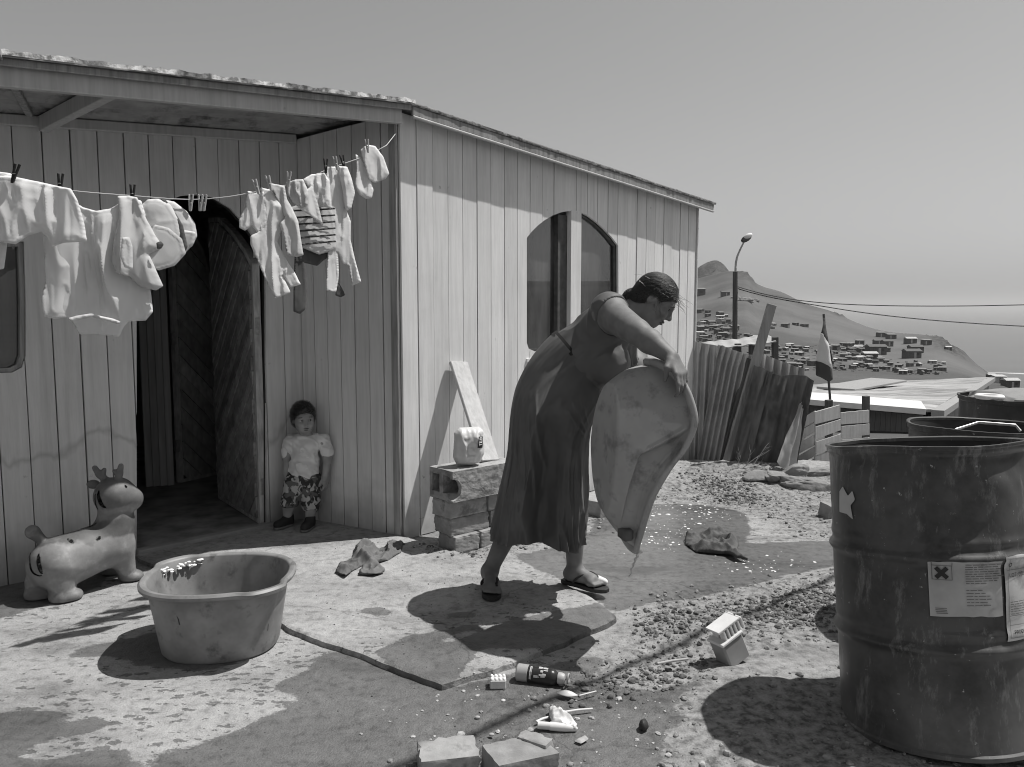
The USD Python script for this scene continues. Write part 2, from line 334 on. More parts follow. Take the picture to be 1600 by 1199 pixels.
def ground_material(name, cdry0, cdry1, pool=True):
    c = lambda x: (x, x, x)
    n = {'g': ('geometry', {}), 'wet': ('attribute', dict(attribute='wet')), 'soil': ('attribute', dict(attribute='soil')), 'pool': ('attribute', dict(attribute='pool')),
         'mp': ('mapping', dict(rotation=(0, 0, 0.55), scale=(0.45, 1.0, 1.0))),
         'n1': ('noise_texture', dict(scale=3.2, detail=8, roughness=0.62)), 'n2': ('noise_texture', dict(scale=26, detail=6, roughness=0.6)), 'n3': ('noise_texture', dict(scale=150, detail=3, roughness=0.6)),
         'nw': ('noise_texture', dict(scale=13, detail=12, roughness=0.80)), 'spl': ('attribute', dict(attribute='splash')), 'dm': ('mapping', dict(rotation=(0, 0, 0.30), scale=(0.42, 1.0, 0.0))), 'dv': ('voronoi_texture', dict(feature='f1', scale=52, randomness=1.0)), 'dn_': ('noise_texture', dict(scale=45, detail=4)), 'dxx': ('mix', dict(mix_type='linear_light', fac=0.018)), 'dc': ('separate_color', {}), 'dt': ('math', dict(math_type='multiply')), 'dp': ('math', dict(math_type='power', value2=2.6)), 'ds': ('math', dict(math_type='multiply', value2=1.1)), 'dl': ('math', dict(math_type='less_than')), 'dmx': ('math', dict(math_type='maximum')),
         'r1': ('rgb_ramp', {'ramp': [(0, c(cdry0 * .85)), (0.38, c(cdry0)), (0.47, c(cdry1 * .86)), (0.60, c(cdry1)), (1, c(cdry1 * 1.12))]}),
         'r2': ('rgb_ramp', {'ramp': [(0, c(0.45)), (0.36, c(0.72)), (0.46, c(0.97)), (0.55, c(1.02)), (0.66, c(1.15)), (1, c(1.2))]}),
         'r3': ('rgb_ramp', {'ramp': [(0, c(0.5)), (0.36, c(0.8)), (0.5, c(1.0)), (1, c(1.12))]}),
         'm1': ('mix', dict(mix_type='multiply', fac=1.0)), 'm2': ('mix', dict(mix_type='multiply', fac=0.8)),
         's1': ('rgb_ramp', {'ramp': [(0, c(0.05)), (0.38, c(0.09)), (0.47, c(0.18)), (0.58, c(0.25)), (0.75, c(0.31)), (1, c(0.34))]}), 'sm': ('mix', dict(mix_type='multiply', fac=1.0)), 'sx': ('mix', {}),
         'wa': ('math', dict(math_type='multiply_add', value2=1.5, value3=-0.75)), 'wb': ('math', dict(math_type='add')), 'w2': ('math', dict(math_type='multiply_add', value2=0.34, value3=-0.17)), 'w3': ('math', dict(math_type='add')), 'cm': ('mapping', dict(scale=(1, 1, 0))), 'cn': ('noise_texture', dict(scale=2.4, detail=9, roughness=.6)), 'cx': ('mix', dict(mix_type='linear_light', fac=0.19)), 'cv': ('voronoi_texture', dict(feature='distance_to_edge', scale=0.6)), 'cr': ('map_range', dict(from_min=0.0008, from_max=0.0035, to_min=0.66, to_max=1.0, clamp=True)), 'cs': ('math', dict(math_type='maximum')), 'cc': ('mix', dict(mix_type='multiply', fac=1.0)), 'wr': ('map_range', dict(range_type='smoothstep', from_min=0.44, from_max=0.535, clamp=True)),
         'wc': ('mix', dict(mix_type='multiply', color2=c(0.44))),
         'rr': ('map_range', dict(from_min=0, from_max=1, to_min=0.92, to_max=0.55, clamp=True)), 'pm': ('math', dict(math_type='multiply')), 'rp': ('math', dict(math_type='multiply_add', value2=-0.40)),
         'bh': ('math', dict(math_type='multiply_add', value2=0.5)), 'b': ('bump', dict(strength=0.55, distance=0.008)), 'bs': ('map_range', dict(from_min=0, from_max=1, to_min=0.85, to_max=0.12, clamp=True)),
         'p': ('principled_bsdf', dict(specular_ior_level=0.4))}
    l = [('g.position', 'mp.vector'), ('mp.vector', 'n1.vector'), ('g.position', 'n2.vector'), ('g.position', 'n3.vector'), ('mp.vector', 'nw.vector'),
         ('n1.fac', 'r1.fac'), ('n2.fac', 'r2.fac'), ('n3.fac', 'r3.fac'), ('r1.color', 'm1.color1'), ('r2.color', 'm1.color2'), ('m1.color', 'm2.color1'), ('r3.color', 'm2.color2'),
         ('n2.fac', 's1.fac'), ('s1.color', 'sm.color1'), ('r3.color', 'sm.color2'), ('soil.fac', 'sx.fac'), ('m2.color', 'sx.color1'), ('sm.color', 'sx.color2'),
         ('nw.fac', 'wa.value1'), ('wa.value', 'wb.value1'), ('wet.fac', 'wb.value2'), ('n2.fac', 'w2.value1'), ('w2.value', 'w3.value1'), ('wb.value', 'w3.value2'), ('w3.value', 'wr.value'), ('g.position', 'cm.vector'), ('g.position', 'cn.vector'), ('cm.vector', 'cx.color1'), ('cn.color', 'cx.color2'), ('cx.color', 'cv.vector'), ('cv.distance', 'cr.value'), ('cr.result', 'cs.value1'), ('soil.fac', 'cs.value2'), ('sx.color', 'cc.color1'), ('cs.value', 'cc.color2'), ('g.position', 'dm.vector'), ('g.position', 'dn_.vector'), ('dm.vector', 'dxx.color1'), ('dn_.color', 'dxx.color2'), ('dxx.color', 'dv.vector'), ('dv.color', 'dc.color'), ('dc.r', 'dp.value1'), ('dp.value', 'dt.value1'), ('spl.fac', 'ds.value1'), ('ds.value', 'dt.value2'), ('dv.distance', 'dl.value1'), ('dt.value', 'dl.value2'), ('dl.value', 'dmx.value1'), ('wr.result', 'dmx.value2'), ('dmx.value', 'wc.fac'), ('cc.color', 'wc.color1'), ('wc.color', 'p.base_color'),
         ('wr.result', 'rr.value'), ('pool.fac', 'pm.value1'), ('wr.result', 'pm.value2'), ('pm.value', 'rp.value1'), ('rr.result', 'rp.value3'), ('rp.value', 'p.roughness'),
         ('n3.fac', 'bh.value1'), ('n2.fac', 'bh.value3'), ('bh.value', 'b.height'), ('pm.value', 'bs.value'), ('bs.result', 'b.strength'), ('b.normal', 'p.normal')]
    return usdkit.material(stage, '/World/Looks/' + name, n, l, surface='p.BSDF')
M_GROUND = ground_material('yard_ground', 0.18, 0.31)
M_SLAB = ground_material('slab_concrete', 0.22, 0.33)
def primvar(part, name, arr):
    UsdGeom.PrimvarsAPI(part.prim).CreatePrimvar(name, Sdf.ValueTypeNames.FloatArray, 'vertex').Set([float(x) for x in arr])

SLAB_Z = 0.026
slab_px = [(690,1068),(600,1035),(440,976),(330,928),(200,862),(300,838),(415,815),(478,800),(560,815),(635,838),(700,856),(780,882),(885,912),(945,945),(962,960),(930,982),(880,1004),(800,1032)]
slab_poly = Polygon([P(a, b, z=SLAB_Z)[:2] for a, b in slab_px])

gx = np.arange(-4.4, 5.0, 0.0185); gy = np.arange(1.0, 8.6, 0.0185)
X, Y = np.meshgrid(gx, gy, indexing='ij')
soil = gaussian_filter(poly_mask(SOIL, X, Y), 4.5)
wet = gaussian_filter(poly_mask(WET_AND_SHADOW, X, Y), 2.2)  # also carries the painted shadow of the standing tub
pool = gaussian_filter(poly_mask(WET_AND_SHADOW[2:3], X, Y), 5); splash = np.clip(gaussian_filter(wet, 14) * 1.6 + .10, 0, .75) * (1 - .8 * soil)
q = np.stack([X, Y, 0 * X], -1)
hgt = soil * (0.055 * (meshkit.fbm(q * 5, 4, 3) - .45) + 0.012 * (meshkit.fbm(q * 26, 3, 5) - .5)) + 0.006 * (meshkit.fbm(q * 3, 3, 8) - .5)
hgt = hgt * (1 - .85 * pool) - 0.004 * pool
# the heap of earth below the sheet fence, then the slope falls away to the valley
fx, fy = P(1165, 740, z=0)[:2]
heap = np.exp(-(((X - 1.9) / 1.3) ** 2 + ((Y - 6.35) / 0.42) ** 2)); hgt += heap * (0.05 + 0.11 * meshkit.fbm(q * 4, 4, 12))
heap2 = np.exp(-(((X - 0.15) / 0.4) ** 2 + ((Y - 4.7) / 0.3) ** 2)); hgt += heap2 * 0.07 * meshkit.fbm(q * 6, 4, 2)
hgt -= np.clip(Y - 6.9, 0, 9) * 0.42 * np.clip((X - 0.9) / .5, 0, 1)
edge = np.minimum.reduce([X - gx[0], gx[-1] - X, Y - gy[0], gy[-1] - Y]); hgt -= np.clip(0.35 - edge, 0, 1) ** 2 * 2.2
hgt -= 0.02 * contains_xy(slab_poly.buffer(-0.1), X, Y)
def ground_z(x, y):
    i = int(round((x - gx[0]) / 0.0185)); j = int(round((y - gy[0]) / 0.0185)); return float(hgt[min(max(i, 0), len(gx) - 1), min(max(j, 0), len(gy) - 1)])
nx, ny = X.shape; i, j = np.meshgrid(np.arange(nx - 1), np.arange(ny - 1), indexing='ij')
yard = single('ground', T(np.stack([X, Y, hgt], -1).reshape(-1, 3), np.stack([i * ny + j, (i + 1) * ny + j, (i + 1) * ny + j + 1, i * ny + j + 1], -1).reshape(-1, 4)), M_GROUND, kind='structure', smooth=True, base=np.zeros(3))
primvar(yard, 'wet', wet.ravel()); primvar(yard, 'soil', soil.ravel()); primvar(yard, 'pool', pool.ravel()); primvar(yard, 'splash', splash.ravel())

def poly_grid(pl, h):
    L = pl.exterior.length; nb = int(L / h)
    bd = np.array([pl.exterior.interpolate(k / nb, normalized=True).coords[0] for k in range(nb)])
    x0, y0, x1, y1 = pl.bounds; a, b = np.meshgrid(np.arange(x0, x1, h), np.arange(y0, y1, h)); g = np.stack([a.ravel(), b.ravel()], 1)
    ins = pl.buffer(-h * .6); g = g[contains_xy(ins, g[:, 0], g[:, 1])]
    pts = np.vstack([bd, g]); tri = Delaunay(pts).simplices; c = pts[tri].mean(1); tri = tri[contains_xy(pl, c[:, 0], c[:, 1])]
    A, B, C = pts[tri[:, 0]], pts[tri[:, 1]], pts[tri[:, 2]]; ar = np.cross(B - A, C - A) if False else (B - A)[:, 0] * (C - A)[:, 1] - (B - A)[:, 1] * (C - A)[:, 0]
    return pts, np.where((ar < 0)[:, None], tri[:, ::-1], tri), nb
# crumbling outline of the slab
rp = np.array([slab_poly.exterior.interpolate(k / 400, normalized=True).coords[0] for k in range(400)]); cc = np.array(slab_poly.centroid.coords[0])
w = meshkit.fbm(np.column_stack([rp * 7, np.full(400, .3)]), 4, 4) - .5
ring = rp + (rp - cc) / np.linalg.norm(rp - cc, axis=1, keepdims=True) * w[:, None] * .07
slab_poly2 = Polygon(ring).buffer(0)
pts, tri, nb = poly_grid(slab_poly2, 0.0185)
q3 = np.stack([pts[:, 0], pts[:, 1], 0 * pts[:, 0]], -1)
zt = SLAB_Z + 0.006 * (meshkit.fbm(q3 * 3, 3, 8) - .5) + 0.002 * (meshkit.fbm(q3 * 25, 2, 1) - .5)
zt[:nb] -= 0.006
top = np.column_stack([pts, zt]); low = top[:nb].copy(); low[:, 2] = -0.05
cc = np.array(slab_poly2.centroid.coords[0]); low[:, :2] += (low[:, :2] - cc) / np.linalg.norm(low[:, :2] - cc, axis=1, keepdims=True) * 0.012
k = np.arange(nb); k2 = (k + 1) % nb; off = len(top)
ccw = slab_poly2.exterior.is_ccw
side = np.stack([k, k + off, k2 + off, k2], 1) if ccw else np.stack([k, k2, k2 + off, k + off], 1)
side = np.vstack([side[:, [0, 1, 2]], side[:, [0, 2, 3]]])
slab = single('concrete_slab', T(np.vstack([top, low]), np.vstack([tri, side])), M_SLAB, kind='structure', smooth=50, base=np.zeros(3))
v_ = np.array(slab.prim.GetAttribute('points').Get())
wv = poly_mask(WET_SLAB, v_[:, 0], v_[:, 1], SLAB_Z) * (1 - poly_mask(DRY_SLAB, v_[:, 0], v_[:, 1], SLAB_Z))
# soften the stain edge so that the shader's noise breaks it up
from scipy.spatial import cKDTree
tree2 = cKDTree(v_[:, :2]); _, nn = tree2.query(v_[:, :2], k=13); wv = wv[nn].mean(1)
primvar(slab, 'wet', wv); primvar(slab, 'soil', np.clip((v_[:, 2] < 0.02) * 0.8, 0, 1)); primvar(slab, 'pool', np.zeros(len(v_))); _, nn2 = tree2.query(v_[:, :2], k=600); primvar(slab, 'splash', np.clip(wv[nn2].mean(1) * 1.6 + .10, 0, .75))

# ================================================================ far land, sea
RIDGE = [(500,560),(700,520),(850,470),(950,452),(1040,440),(1085,436),(1112,430),(1140,424),(1165,426),(1185,445),(1220,456),(1260,475),(1300,487),(1340,505),(1370,515),(1400,520),(1440,523),(1462,527),(1500,548),(1530,572),(1560,592),(1600,606),(1660,622),(1800,650),(2400,720)]
rx, ry = np.array(RIDGE, float).T; ridge_y = PchipInterpolator(rx, ry)
ridge_d = lambda x: np.interp(x, [500, 1100, 1300, 1450, 1600, 2400], [620, 560, 430, 330, 240, 160])
base_y = lambda x: np.maximum(603.0, ridge_y(x) + 8); D_BASE = 120.0
def hill(x, y):
    "point of the far slope seen at a pixel"
    yb, yr = base_y(x), ridge_y(x); t = np.clip((yb - y) / (yb - yr), 0, 1)
    d = D_BASE * (ridge_d(x) / D_BASE) ** t; return P(x, y, y=float(d))
M_HILL = None
def hill_material():
    c = lambda x: (x, x, x)
    n = {'g': ('geometry', {}), 'n1': ('noise_texture', dict(scale=0.011, detail=8, roughness=0.55)), 'n2': ('noise_texture', dict(scale=0.35, detail=6, roughness=0.7)), 'rk': ('attribute', dict(attribute='rock')), 'fd': ('attribute', dict(attribute='field')),
         'r1': ('rgb_ramp', {'ramp': [(0, c(0.065)), (0.42, c(0.083)), (0.5, c(0.105)), (0.6, c(0.13)), (1, c(0.155))]}), 'r2': ('rgb_ramp', {'ramp': [(0, c(0.75)), (0.5, c(1.0)), (1, c(1.1))]}), 'm': ('mix', dict(mix_type='multiply', fac=1.0)),
         'kr': ('rgb_ramp', {'ramp': [(0, c(0.02)), (0.45, c(0.045)), (0.6, c(0.09)), (1, c(0.18))]}), 'km': ('mix', {}), 'fm': ('mix', {}), 'fr': ('rgb_ramp', {'ramp': [(0, c(0.04)), (0.5, c(0.075)), (1, c(0.13))]}), 'mpf': ('mapping', dict(scale=(0.25, 1.2, 1))), 'nf': ('noise_texture', dict(scale=0.5, detail=5)),
         'p': ('principled_bsdf', dict(roughness=0.95, specular_ior_level=0.1))}
    l = [('g.position', 'n1.vector'), ('g.position', 'n2.vector'), ('n1.fac', 'r1.fac'), ('n2.fac', 'r2.fac'), ('r1.color', 'm.color1'), ('r2.color', 'm.color2'), ('n2.fac', 'kr.fac'), ('rk.fac', 'km.fac'), ('m.color', 'km.color1'), ('kr.color', 'km.color2'),
         ('g.position', 'mpf.vector'), ('mpf.vector', 'nf.vector'), ('nf.fac', 'fr.fac'), ('fd.fac', 'fm.fac'), ('km.color', 'fm.color1'), ('fr.color', 'fm.color2'), ('fm.color', 'p.base_color')]
    return usdkit.material(stage, '/World/Looks/far_slope', n, l, surface='p.BSDF')
M_HILL = hill_material()
xs = np.concatenate([np.arange(500, 1000, 40), np.arange(1000, 1700, 4), np.arange(1700, 2401, 50)]).astype(float)
tt = np.linspace(0, 1, 110); V = []; rock = []; field = []; rel = []; caps = []
for x in xs:
    yb, yr = float(base_y(x)), float(ridge_y(x)); dr = float(ridge_d(x)); y8 = 735.0
    for t in np.linspace(0, 1, 26)[:-1]:                              # from the yard down to the valley
        d = 8.0 * (D_BASE / 8.0) ** t; y = y8 + (yb - y8) * (1 - (8.0 / d) ** 1.0) / (1 - 8.0 / D_BASE); V.append(P(x, y, y=d)); rock.append(0); field.append(np.clip((d - 35) / 20, 0, 1))
    for t in tt:
        d = D_BASE * (dr / D_BASE) ** t; p = P(x, yb + (yr - yb) * t, y=d)
        rel.append((len(V), t, 0))
        cap = np.exp(-((x - 1485) / 28) ** 2) * np.clip((t - .74) / .1, 0, 1) + np.exp(-((x - 1165) / 16) ** 2) * np.clip((t - .93) / .05, 0, 1) + np.exp(-((x - 1310) / 10) ** 2) * np.clip((t - .95) / .04, 0, 1)
        cap = min(cap, 1); caps.append((x * .25, t * 60, cap))
        V.append(p); rock.append(cap); field.append(np.clip(1.15 - t * 7, 0, 1))
    last = V[-1]
    for k2_, (dd, dz) in enumerate(((1.15, -14), (1.5, -60), (2.2, -150))):
        q_ = last.copy(); q_[:2] *= dd; q_[2] += dz; V.append(q_); rock.append(0); field.append(0)
m_ = 25 + len(tt) + 3; V = np.array(V)
rel = np.array(rel); ii = rel[:, 0].astype(int); tq = rel[:, 1]; q_ = V[ii]; caps = np.array(caps)
V[ii, 2] += ((meshkit.fbm(np.column_stack([q_[:, 0] * .02, q_[:, 1] * .016, 0 * tq]), 5, 6) - .5) * 1.5 + (meshkit.fbm(np.column_stack([q_[:, 0] * .12, q_[:, 1] * .07, 0 * tq]), 4, 2) - .5) * .35) * tq * (1 - tq ** 4)
V[ii, 2] += caps[:, 2] * 3.0 * (meshkit.fbm(np.column_stack([caps[:, 0], caps[:, 1], 0 * tq]), 3, 2) - .35)
nxs = len(xs)
i, j = np.meshgrid(np.arange(nxs - 1), np.arange(m_ - 1), indexing='ij')
slope = single('hillside', T(V, np.stack([i * m_ + j, (i + 1) * m_ + j, (i + 1) * m_ + j + 1, i * m_ + j + 1], -1).reshape(-1, 4)), M_HILL, kind='structure', smooth=True, base=np.zeros(3))
primvar(slope, 'rock', rock); primvar(slope, 'field', field)
# the rocky peak that stands farther back
PK = [(900,470),(1000,446),(1060,430),(1083,424),(1096,415),(1108,409),(1118,407),(1128,411),(1137,421),(1150,440),(1200,470),(1260,500)]
px_, py_ = np.array(PK, float).T; pk = PchipInterpolator(px_, py_); V = []; rock = []
xs2 = np.arange(900, 1260, 3.0); ts2 = np.linspace(0, 1, 40)
for x in xs2:
    for t in ts2:
        d = 620 + 160 * t; y = 500 + (float(pk(x)) - 500) * t; p = P(x, y, y=d)
        V.append(p); rock.append((x, t))
    q_ = V[-1].copy(); q_[1] *= 1.2; q_[2] -= 60; V.append(q_); rock.append((x, 1.0))
V = np.array(V); rk = np.array(rock); f_ = meshkit.fbm(np.column_stack([rk[:, 0] * .09, rk[:, 1] * 9, 0 * rk[:, 0] + 2]), 5, 3) - .5
V[:, 2] += 5 * f_ * (rk[:, 1] < .99); V[:, 1] += 30 * f_ * (rk[:, 1] < 1)
rock = np.clip((meshkit.fbm(np.column_stack([rk[:, 0] * .05, rk[:, 1] * 7, 0 * rk[:, 0] + 5]), 4, 8) - .36) * 9 + (rk[:, 1] - .8) * 6, 0, 1)
m_ = 41; i, j = np.meshgrid(np.arange(len(xs2) - 1), np.arange(m_ - 1), indexing='ij')
peak = single('rocky_hill', T(np.array(V), np.stack([i * m_ + j, (i + 1) * m_ + j, (i + 1) * m_ + j + 1, i * m_ + j + 1], -1).reshape(-1, 4)), M_HILL, kind='structure', smooth=True, base=np.zeros(3))
primvar(peak, 'rock', rock); primvar(peak, 'field', [0] * len(rock))
# the rest of the hillside, around and behind the yard
az = np.radians(np.arange(52, 345, 4.0)); rr_ = np.array([4.5, 7, 10, 16, 30, 60, 120, 250, 500]); V = []
for a in az:
    for r in rr_:
        x, y = r * math.sin(a), r * math.cos(a); up = 0.16 if math.radians(104) < a < math.radians(345) else (-0.1 if a < math.radians(58) else 0.035)
        V.append([x, y, -0.16 + max(r - 12, 0) * up + (meshkit.fbm(np.array([[x * .05, y * .05, 0]]), 3, 1)[0] - .5) * min(r * .1, 6) * (1.0 if a > 1.75 else .25) - .1 * min(r - 4.5, 3) * .3])
m_ = len(rr_); i, j = np.meshgrid(np.arange(len(az) - 1), np.arange(m_ - 1), indexing='ij')
back = single('hillside', T(np.array(V), np.stack([i * m_ + j, i * m_ + j + 1, (i + 1) * m_ + j + 1, (i + 1) * m_ + j], -1).reshape(-1, 4)), M_HILL, kind='structure', smooth=True, base=np.zeros(3))
primvar(back, 'rock', [0] * len(V)); primvar(back, 'field', [0] * len(V))
# sea
SEA_Z = -95.0
def sea_material():
    c = lambda x: (x, x, x)
    n = {'g': ('geometry', {}), 'mp': ('mapping', dict(scale=(0.0025, 0.012, 1))), 'n': ('noise_texture', dict(scale=1.0, detail=8, roughness=0.6)), 'sx': ('separate_xyz', {}),
         'd': ('vector_math', dict(math_type='length')), 'sf': ('attribute', dict(attribute='surf')), 'sw': ('math', dict(math_type='multiply_add', value2=0.9)), 'sr': ('map_range', dict(from_min=0.95, from_max=1.08, clamp=True)),
         'r': ('rgb_ramp', {'ramp': [(0, c(0.05)), (0.5, c(0.075)), (1, c(0.11))]}), 'm': ('mix', dict(color2=c(0.6))), 'b': ('bump', dict(strength=0.5, distance=1.0)), 'wn': ('noise_texture', dict(scale=0.08, detail=6)), 'p': ('principled_bsdf', dict(roughness=0.35, specular_ior_level=0.4))}
    l = [('g.position', 'mp.vector'), ('mp.vector', 'n.vector'), ('n.fac', 'r.fac'), ('n.fac', 'sw.value1'), ('sf.fac', 'sw.value3'), ('sw.value', 'sr.value'), ('sr.result', 'm.fac'), ('r.color', 'm.color1'), ('m.color', 'p.base_color'), ('g.position', 'wn.vector'), ('wn.fac', 'b.height'), ('b.normal', 'p.normal')]
    return usdkit.material(stage, '/World/Looks/sea', n, l, surface='p.BSDF')
az = np.radians(np.arange(-60, 121, 0.5)); rr_ = np.geomspace(450, 45000, 160)
A, R = np.meshgrid(az, rr_, indexing='ij'); V = np.stack([R * np.sin(A), R * np.cos(A), np.full(A.shape, SEA_Z)], -1)
pxx, pyy = pix(V)
def band(y0, w, x0, x1): return np.exp(-((R - abs((EYE - SEA_Z) / math.tan((y0 - 478) / FPX))) / w) ** 2) * np.clip((np.degrees(A) - x0) / 1.5, 0, 1) * np.clip((x1 - np.degrees(A)) / 1.5, 0, 1)
surf = 0.62 * band(567, 22, 25.5, 60) + 0.55 * band(561, 14, 27, 60) + 0.5 * band(575, 14, 27, 60) + 0.42 * band(517, 60, 28, 34)
m_ = len(rr_); i, j = np.meshgrid(np.arange(len(az) - 1), np.arange(m_ - 1), indexing='ij')
sea = single('sea', T(V.reshape(-1, 3), np.stack([i * m_ + j, (i + 1) * m_ + j, (i + 1) * m_ + j + 1, i * m_ + j + 1], -1).reshape(-1, 4)[:, ::-1]), sea_material(), kind='structure', base=np.zeros(3))
primvar(sea, 'surf', surf.ravel())
# ================================================================ the timber house
def plank_material(name, g0, g1, tide=0.0, dirt=0.0, rough=0.75):
    c = lambda x: (x, x, x)
    n = {'g': ('geometry', {}), 'tc': ('texture_coordinate', {}), 'oi': ('object_info', {}), 'mp': ('mapping', dict(scale=(1, 1, 0.07))), 'n1': ('noise_texture', dict(scale=45, detail=6, roughness=0.65)),
         'r1': ('rgb_ramp', {'ramp': [(0, c(g0 * .8)), (0.35, c(g0)), (0.65, c(g1)), (1, c(g1))]}), 'n2': ('noise_texture', dict(scale=2.2, detail=6, roughness=0.6)), 'r2': ('rgb_ramp', {'ramp': [(0, c(0.72)), (0.42, c(0.95)), (0.6, c(1.0)), (1, c(1.04))]}), 'm1': ('mix', dict(mix_type='multiply', fac=1.0)),
         'vm': ('map_range', dict(to_min=0.93, to_max=1.05)), 'vx': ('vector_math', {'math_type': 'scale'}),
         'nd': ('noise_texture', dict(scale=16, detail=7, roughness=0.7)), 'dm': ('map_range', dict(from_min=0.66, from_max=0.74, clamp=True)), 'dx': ('mix', dict(color2=c(0.10))), 'df': ('math', dict(math_type='multiply', value2=dirt)),
         'b': ('bump', dict(strength=0.25, distance=0.003)), 'p': ('principled_bsdf', dict(roughness=rough, specular_ior_level=0.3))}
    l = [('g.position', 'mp.vector'), ('mp.vector', 'n1.vector'), ('n1.fac', 'r1.fac'), ('g.position', 'n2.vector'), ('n2.fac', 'r2.fac'), ('r1.color', 'm1.color1'), ('r2.color', 'm1.color2'), ('oi.random', 'vm.value'), ('m1.color', 'vx.vector1'), ('vm.result', 'vx.scale'),
         ('g.position', 'nd.vector'), ('nd.fac', 'dm.value'), ('dm.result', 'df.value1'), ('df.value', 'dx.fac'), ('vx.vector', 'dx.color1'), ('n1.fac', 'b.height'), ('b.normal', 'p.normal')]
    out = 'dx.color'
    if tide:                                                         # tide marks left by water running down the boards
        n.update({'sp': ('separate_xyz', {}), 'tn': ('noise_texture', dict(scale=4.5, detail=3, roughness=0.5)), 'ta': ('math', dict(math_type='multiply_add', value2=-0.75, value3=0.0)), 'tb': ('math', dict(math_type='add')), 'td': ('math', dict(math_type='subtract', value2=0.26)), 'tw': ('math', dict(math_type='absolute')),
                  'tm': ('map_range', dict(from_min=0.0, from_max=0.035, to_min=1.0, to_max=0.0, clamp=True)), 'tf': ('math', dict(math_type='multiply', value2=tide)), 'tx': ('mix', dict(color2=c(0.2))),
                  'lo': ('map_range', dict(from_min=0.0, from_max=0.35, to_min=0.5, to_max=0.0, clamp=True)), 'lx': ('mix', dict(color2=c(0.3)))})
        n['mt'] = ('mapping', dict(scale=(1, 1, 0.45)))
        l += [('g.position', 'sp.vector'), ('g.position', 'mt.vector'), ('mt.vector', 'tn.vector'), ('tn.fac', 'ta.value1'), ('sp.z', 'tb.value1'), ('ta.value', 'tb.value2'), ('tb.value', 'td.value1'), ('td.value', 'tw.value1'), ('tw.value', 'tm.value'), ('tm.result', 'tf.value1'), ('tf.value', 'tx.fac'), (out, 'tx.color1'), ('sp.z', 'lo.value'), ('lo.result', 'lx.fac'), ('tx.color', 'lx.color1')]; out = 'lx.color'
    n.update({'ms': ('mapping', dict(scale=(9, 9, .5))), 'sn': ('noise_texture', dict(scale=1.6, detail=6, roughness=.6)), 'sr': ('map_range', dict(from_min=.54, from_max=.76, to_min=0.0, to_max=.30, clamp=True)), 'sx2': ('mix', dict(color2=c(.22))), 'zs': ('separate_xyz', {}), 'zn': ('noise_texture', dict(scale=7, detail=6)), 'za': ('math', dict(math_type='multiply_add', value2=-.55)), 'zr': ('map_range', dict(from_min=-.28, from_max=.02, to_min=.55, to_max=0.0, clamp=True)), 'zx': ('mix', dict(color2=c(.17)))})
    l += [('g.position', 'ms.vector'), ('ms.vector', 'sn.vector'), ('sn.fac', 'sr.value'), ('sr.result', 'sx2.fac'), (out, 'sx2.color1'), ('g.position', 'zs.vector'), ('g.position', 'zn.vector'), ('zn.fac', 'za.value1'), ('zs.z', 'za.value3'), ('za.value', 'zr.value'), ('zr.result', 'zx.fac'), ('sx2.color', 'zx.color1')]; out = 'zx.color'
    l.append((out, 'p.base_color'))
    return usdkit.material(stage, '/World/Looks/' + name, n, l, surface='p.BSDF')
M_SIDE = plank_material('side_boards', 0.68, 0.77, dirt=0.8)
M_BACK = plank_material('porch_boards', 0.60, 0.68, tide=0.38, dirt=0.5); M_RET = plank_material('return_boards', 0.56, 0.64, dirt=0.6)
M_BEAM = plank_material('painted_beam', 0.42, 0.52, dirt=0.4)
M_TRIM = plank_material('worn_trim', 0.20, 0.36, dirt=0.8)
M_DARK = gm('dark_inside', 0.03, 0.05, rough=0.95)
M_DOOR = gm('door_boards', 0.16, 0.32, scale=14, rough=0.6, bump=0.3, stretch=(1, 1, 1), vary=0.35, dirt=0.16, dlo=.6, dhi=.75, dscale=9)
M_DOOREDGE = gm('door_edge', 0.3, 0.55, scale=30, rough=0.8, bump=0.3, stretch=(1, 1, .2))
M_INNER = gm('inner_boards', 0.34, 0.46, scale=30, rough=0.85, stretch=(1, 1, .06), bump=.2, vary=.15)
M_METAL = gm('hinge_metal', 0.3, 0.45, scale=40, rough=0.45, metallic=0.8)
M_ROOF = gm('roof_sheet', 0.26, 0.38, scale=8, rough=0.6, dirt=0.1, stretch=(1, 1, 1), bump=.1)
M_ROOFEDGE = gm('roof_edge', 0.22, 0.75, scale=28, lo=.4, hi=.58, rough=0.9, bump=0.6, detail=8)
def glass_material(name, tint, refl):
    return usdkit.material(stage, '/World/Looks/' + name, {'f': ('fresnel', dict(IOR=refl)), 't': ('transparent_bsdf', dict(color=(tint,) * 3)), 'g': ('glossy_bsdf', dict(color=(0.9,) * 3, roughness=0.012)),
        'n': ('noise_texture', dict(scale=2.6, detail=5, roughness=.5)), 'mp': ('mapping', dict(scale=(1, 1, .25))), 'ge': ('geometry', {}), 'd': ('diffuse_bsdf', dict(color=(.4,) * 3)), 'r': ('map_range', dict(from_min=.45, from_max=.75, to_min=0.02, to_max=.40, clamp=True)), 'x': ('mix_closure', {}), 'x2': ('mix_closure', {})},
        [('f.fac', 'x.fac'), ('t.BSDF', 'x.closure1'), ('g.BSDF', 'x.closure2'), ('ge.position', 'mp.vector'), ('mp.vector', 'n.vector'), ('n.fac', 'r.value'), ('r.result', 'x2.fac'), ('x.closure', 'x2.closure1'), ('d.BSDF', 'x2.closure2')], surface='x2.closure')
M_GLASS = glass_material('window_glass', 0.35, 2.3)

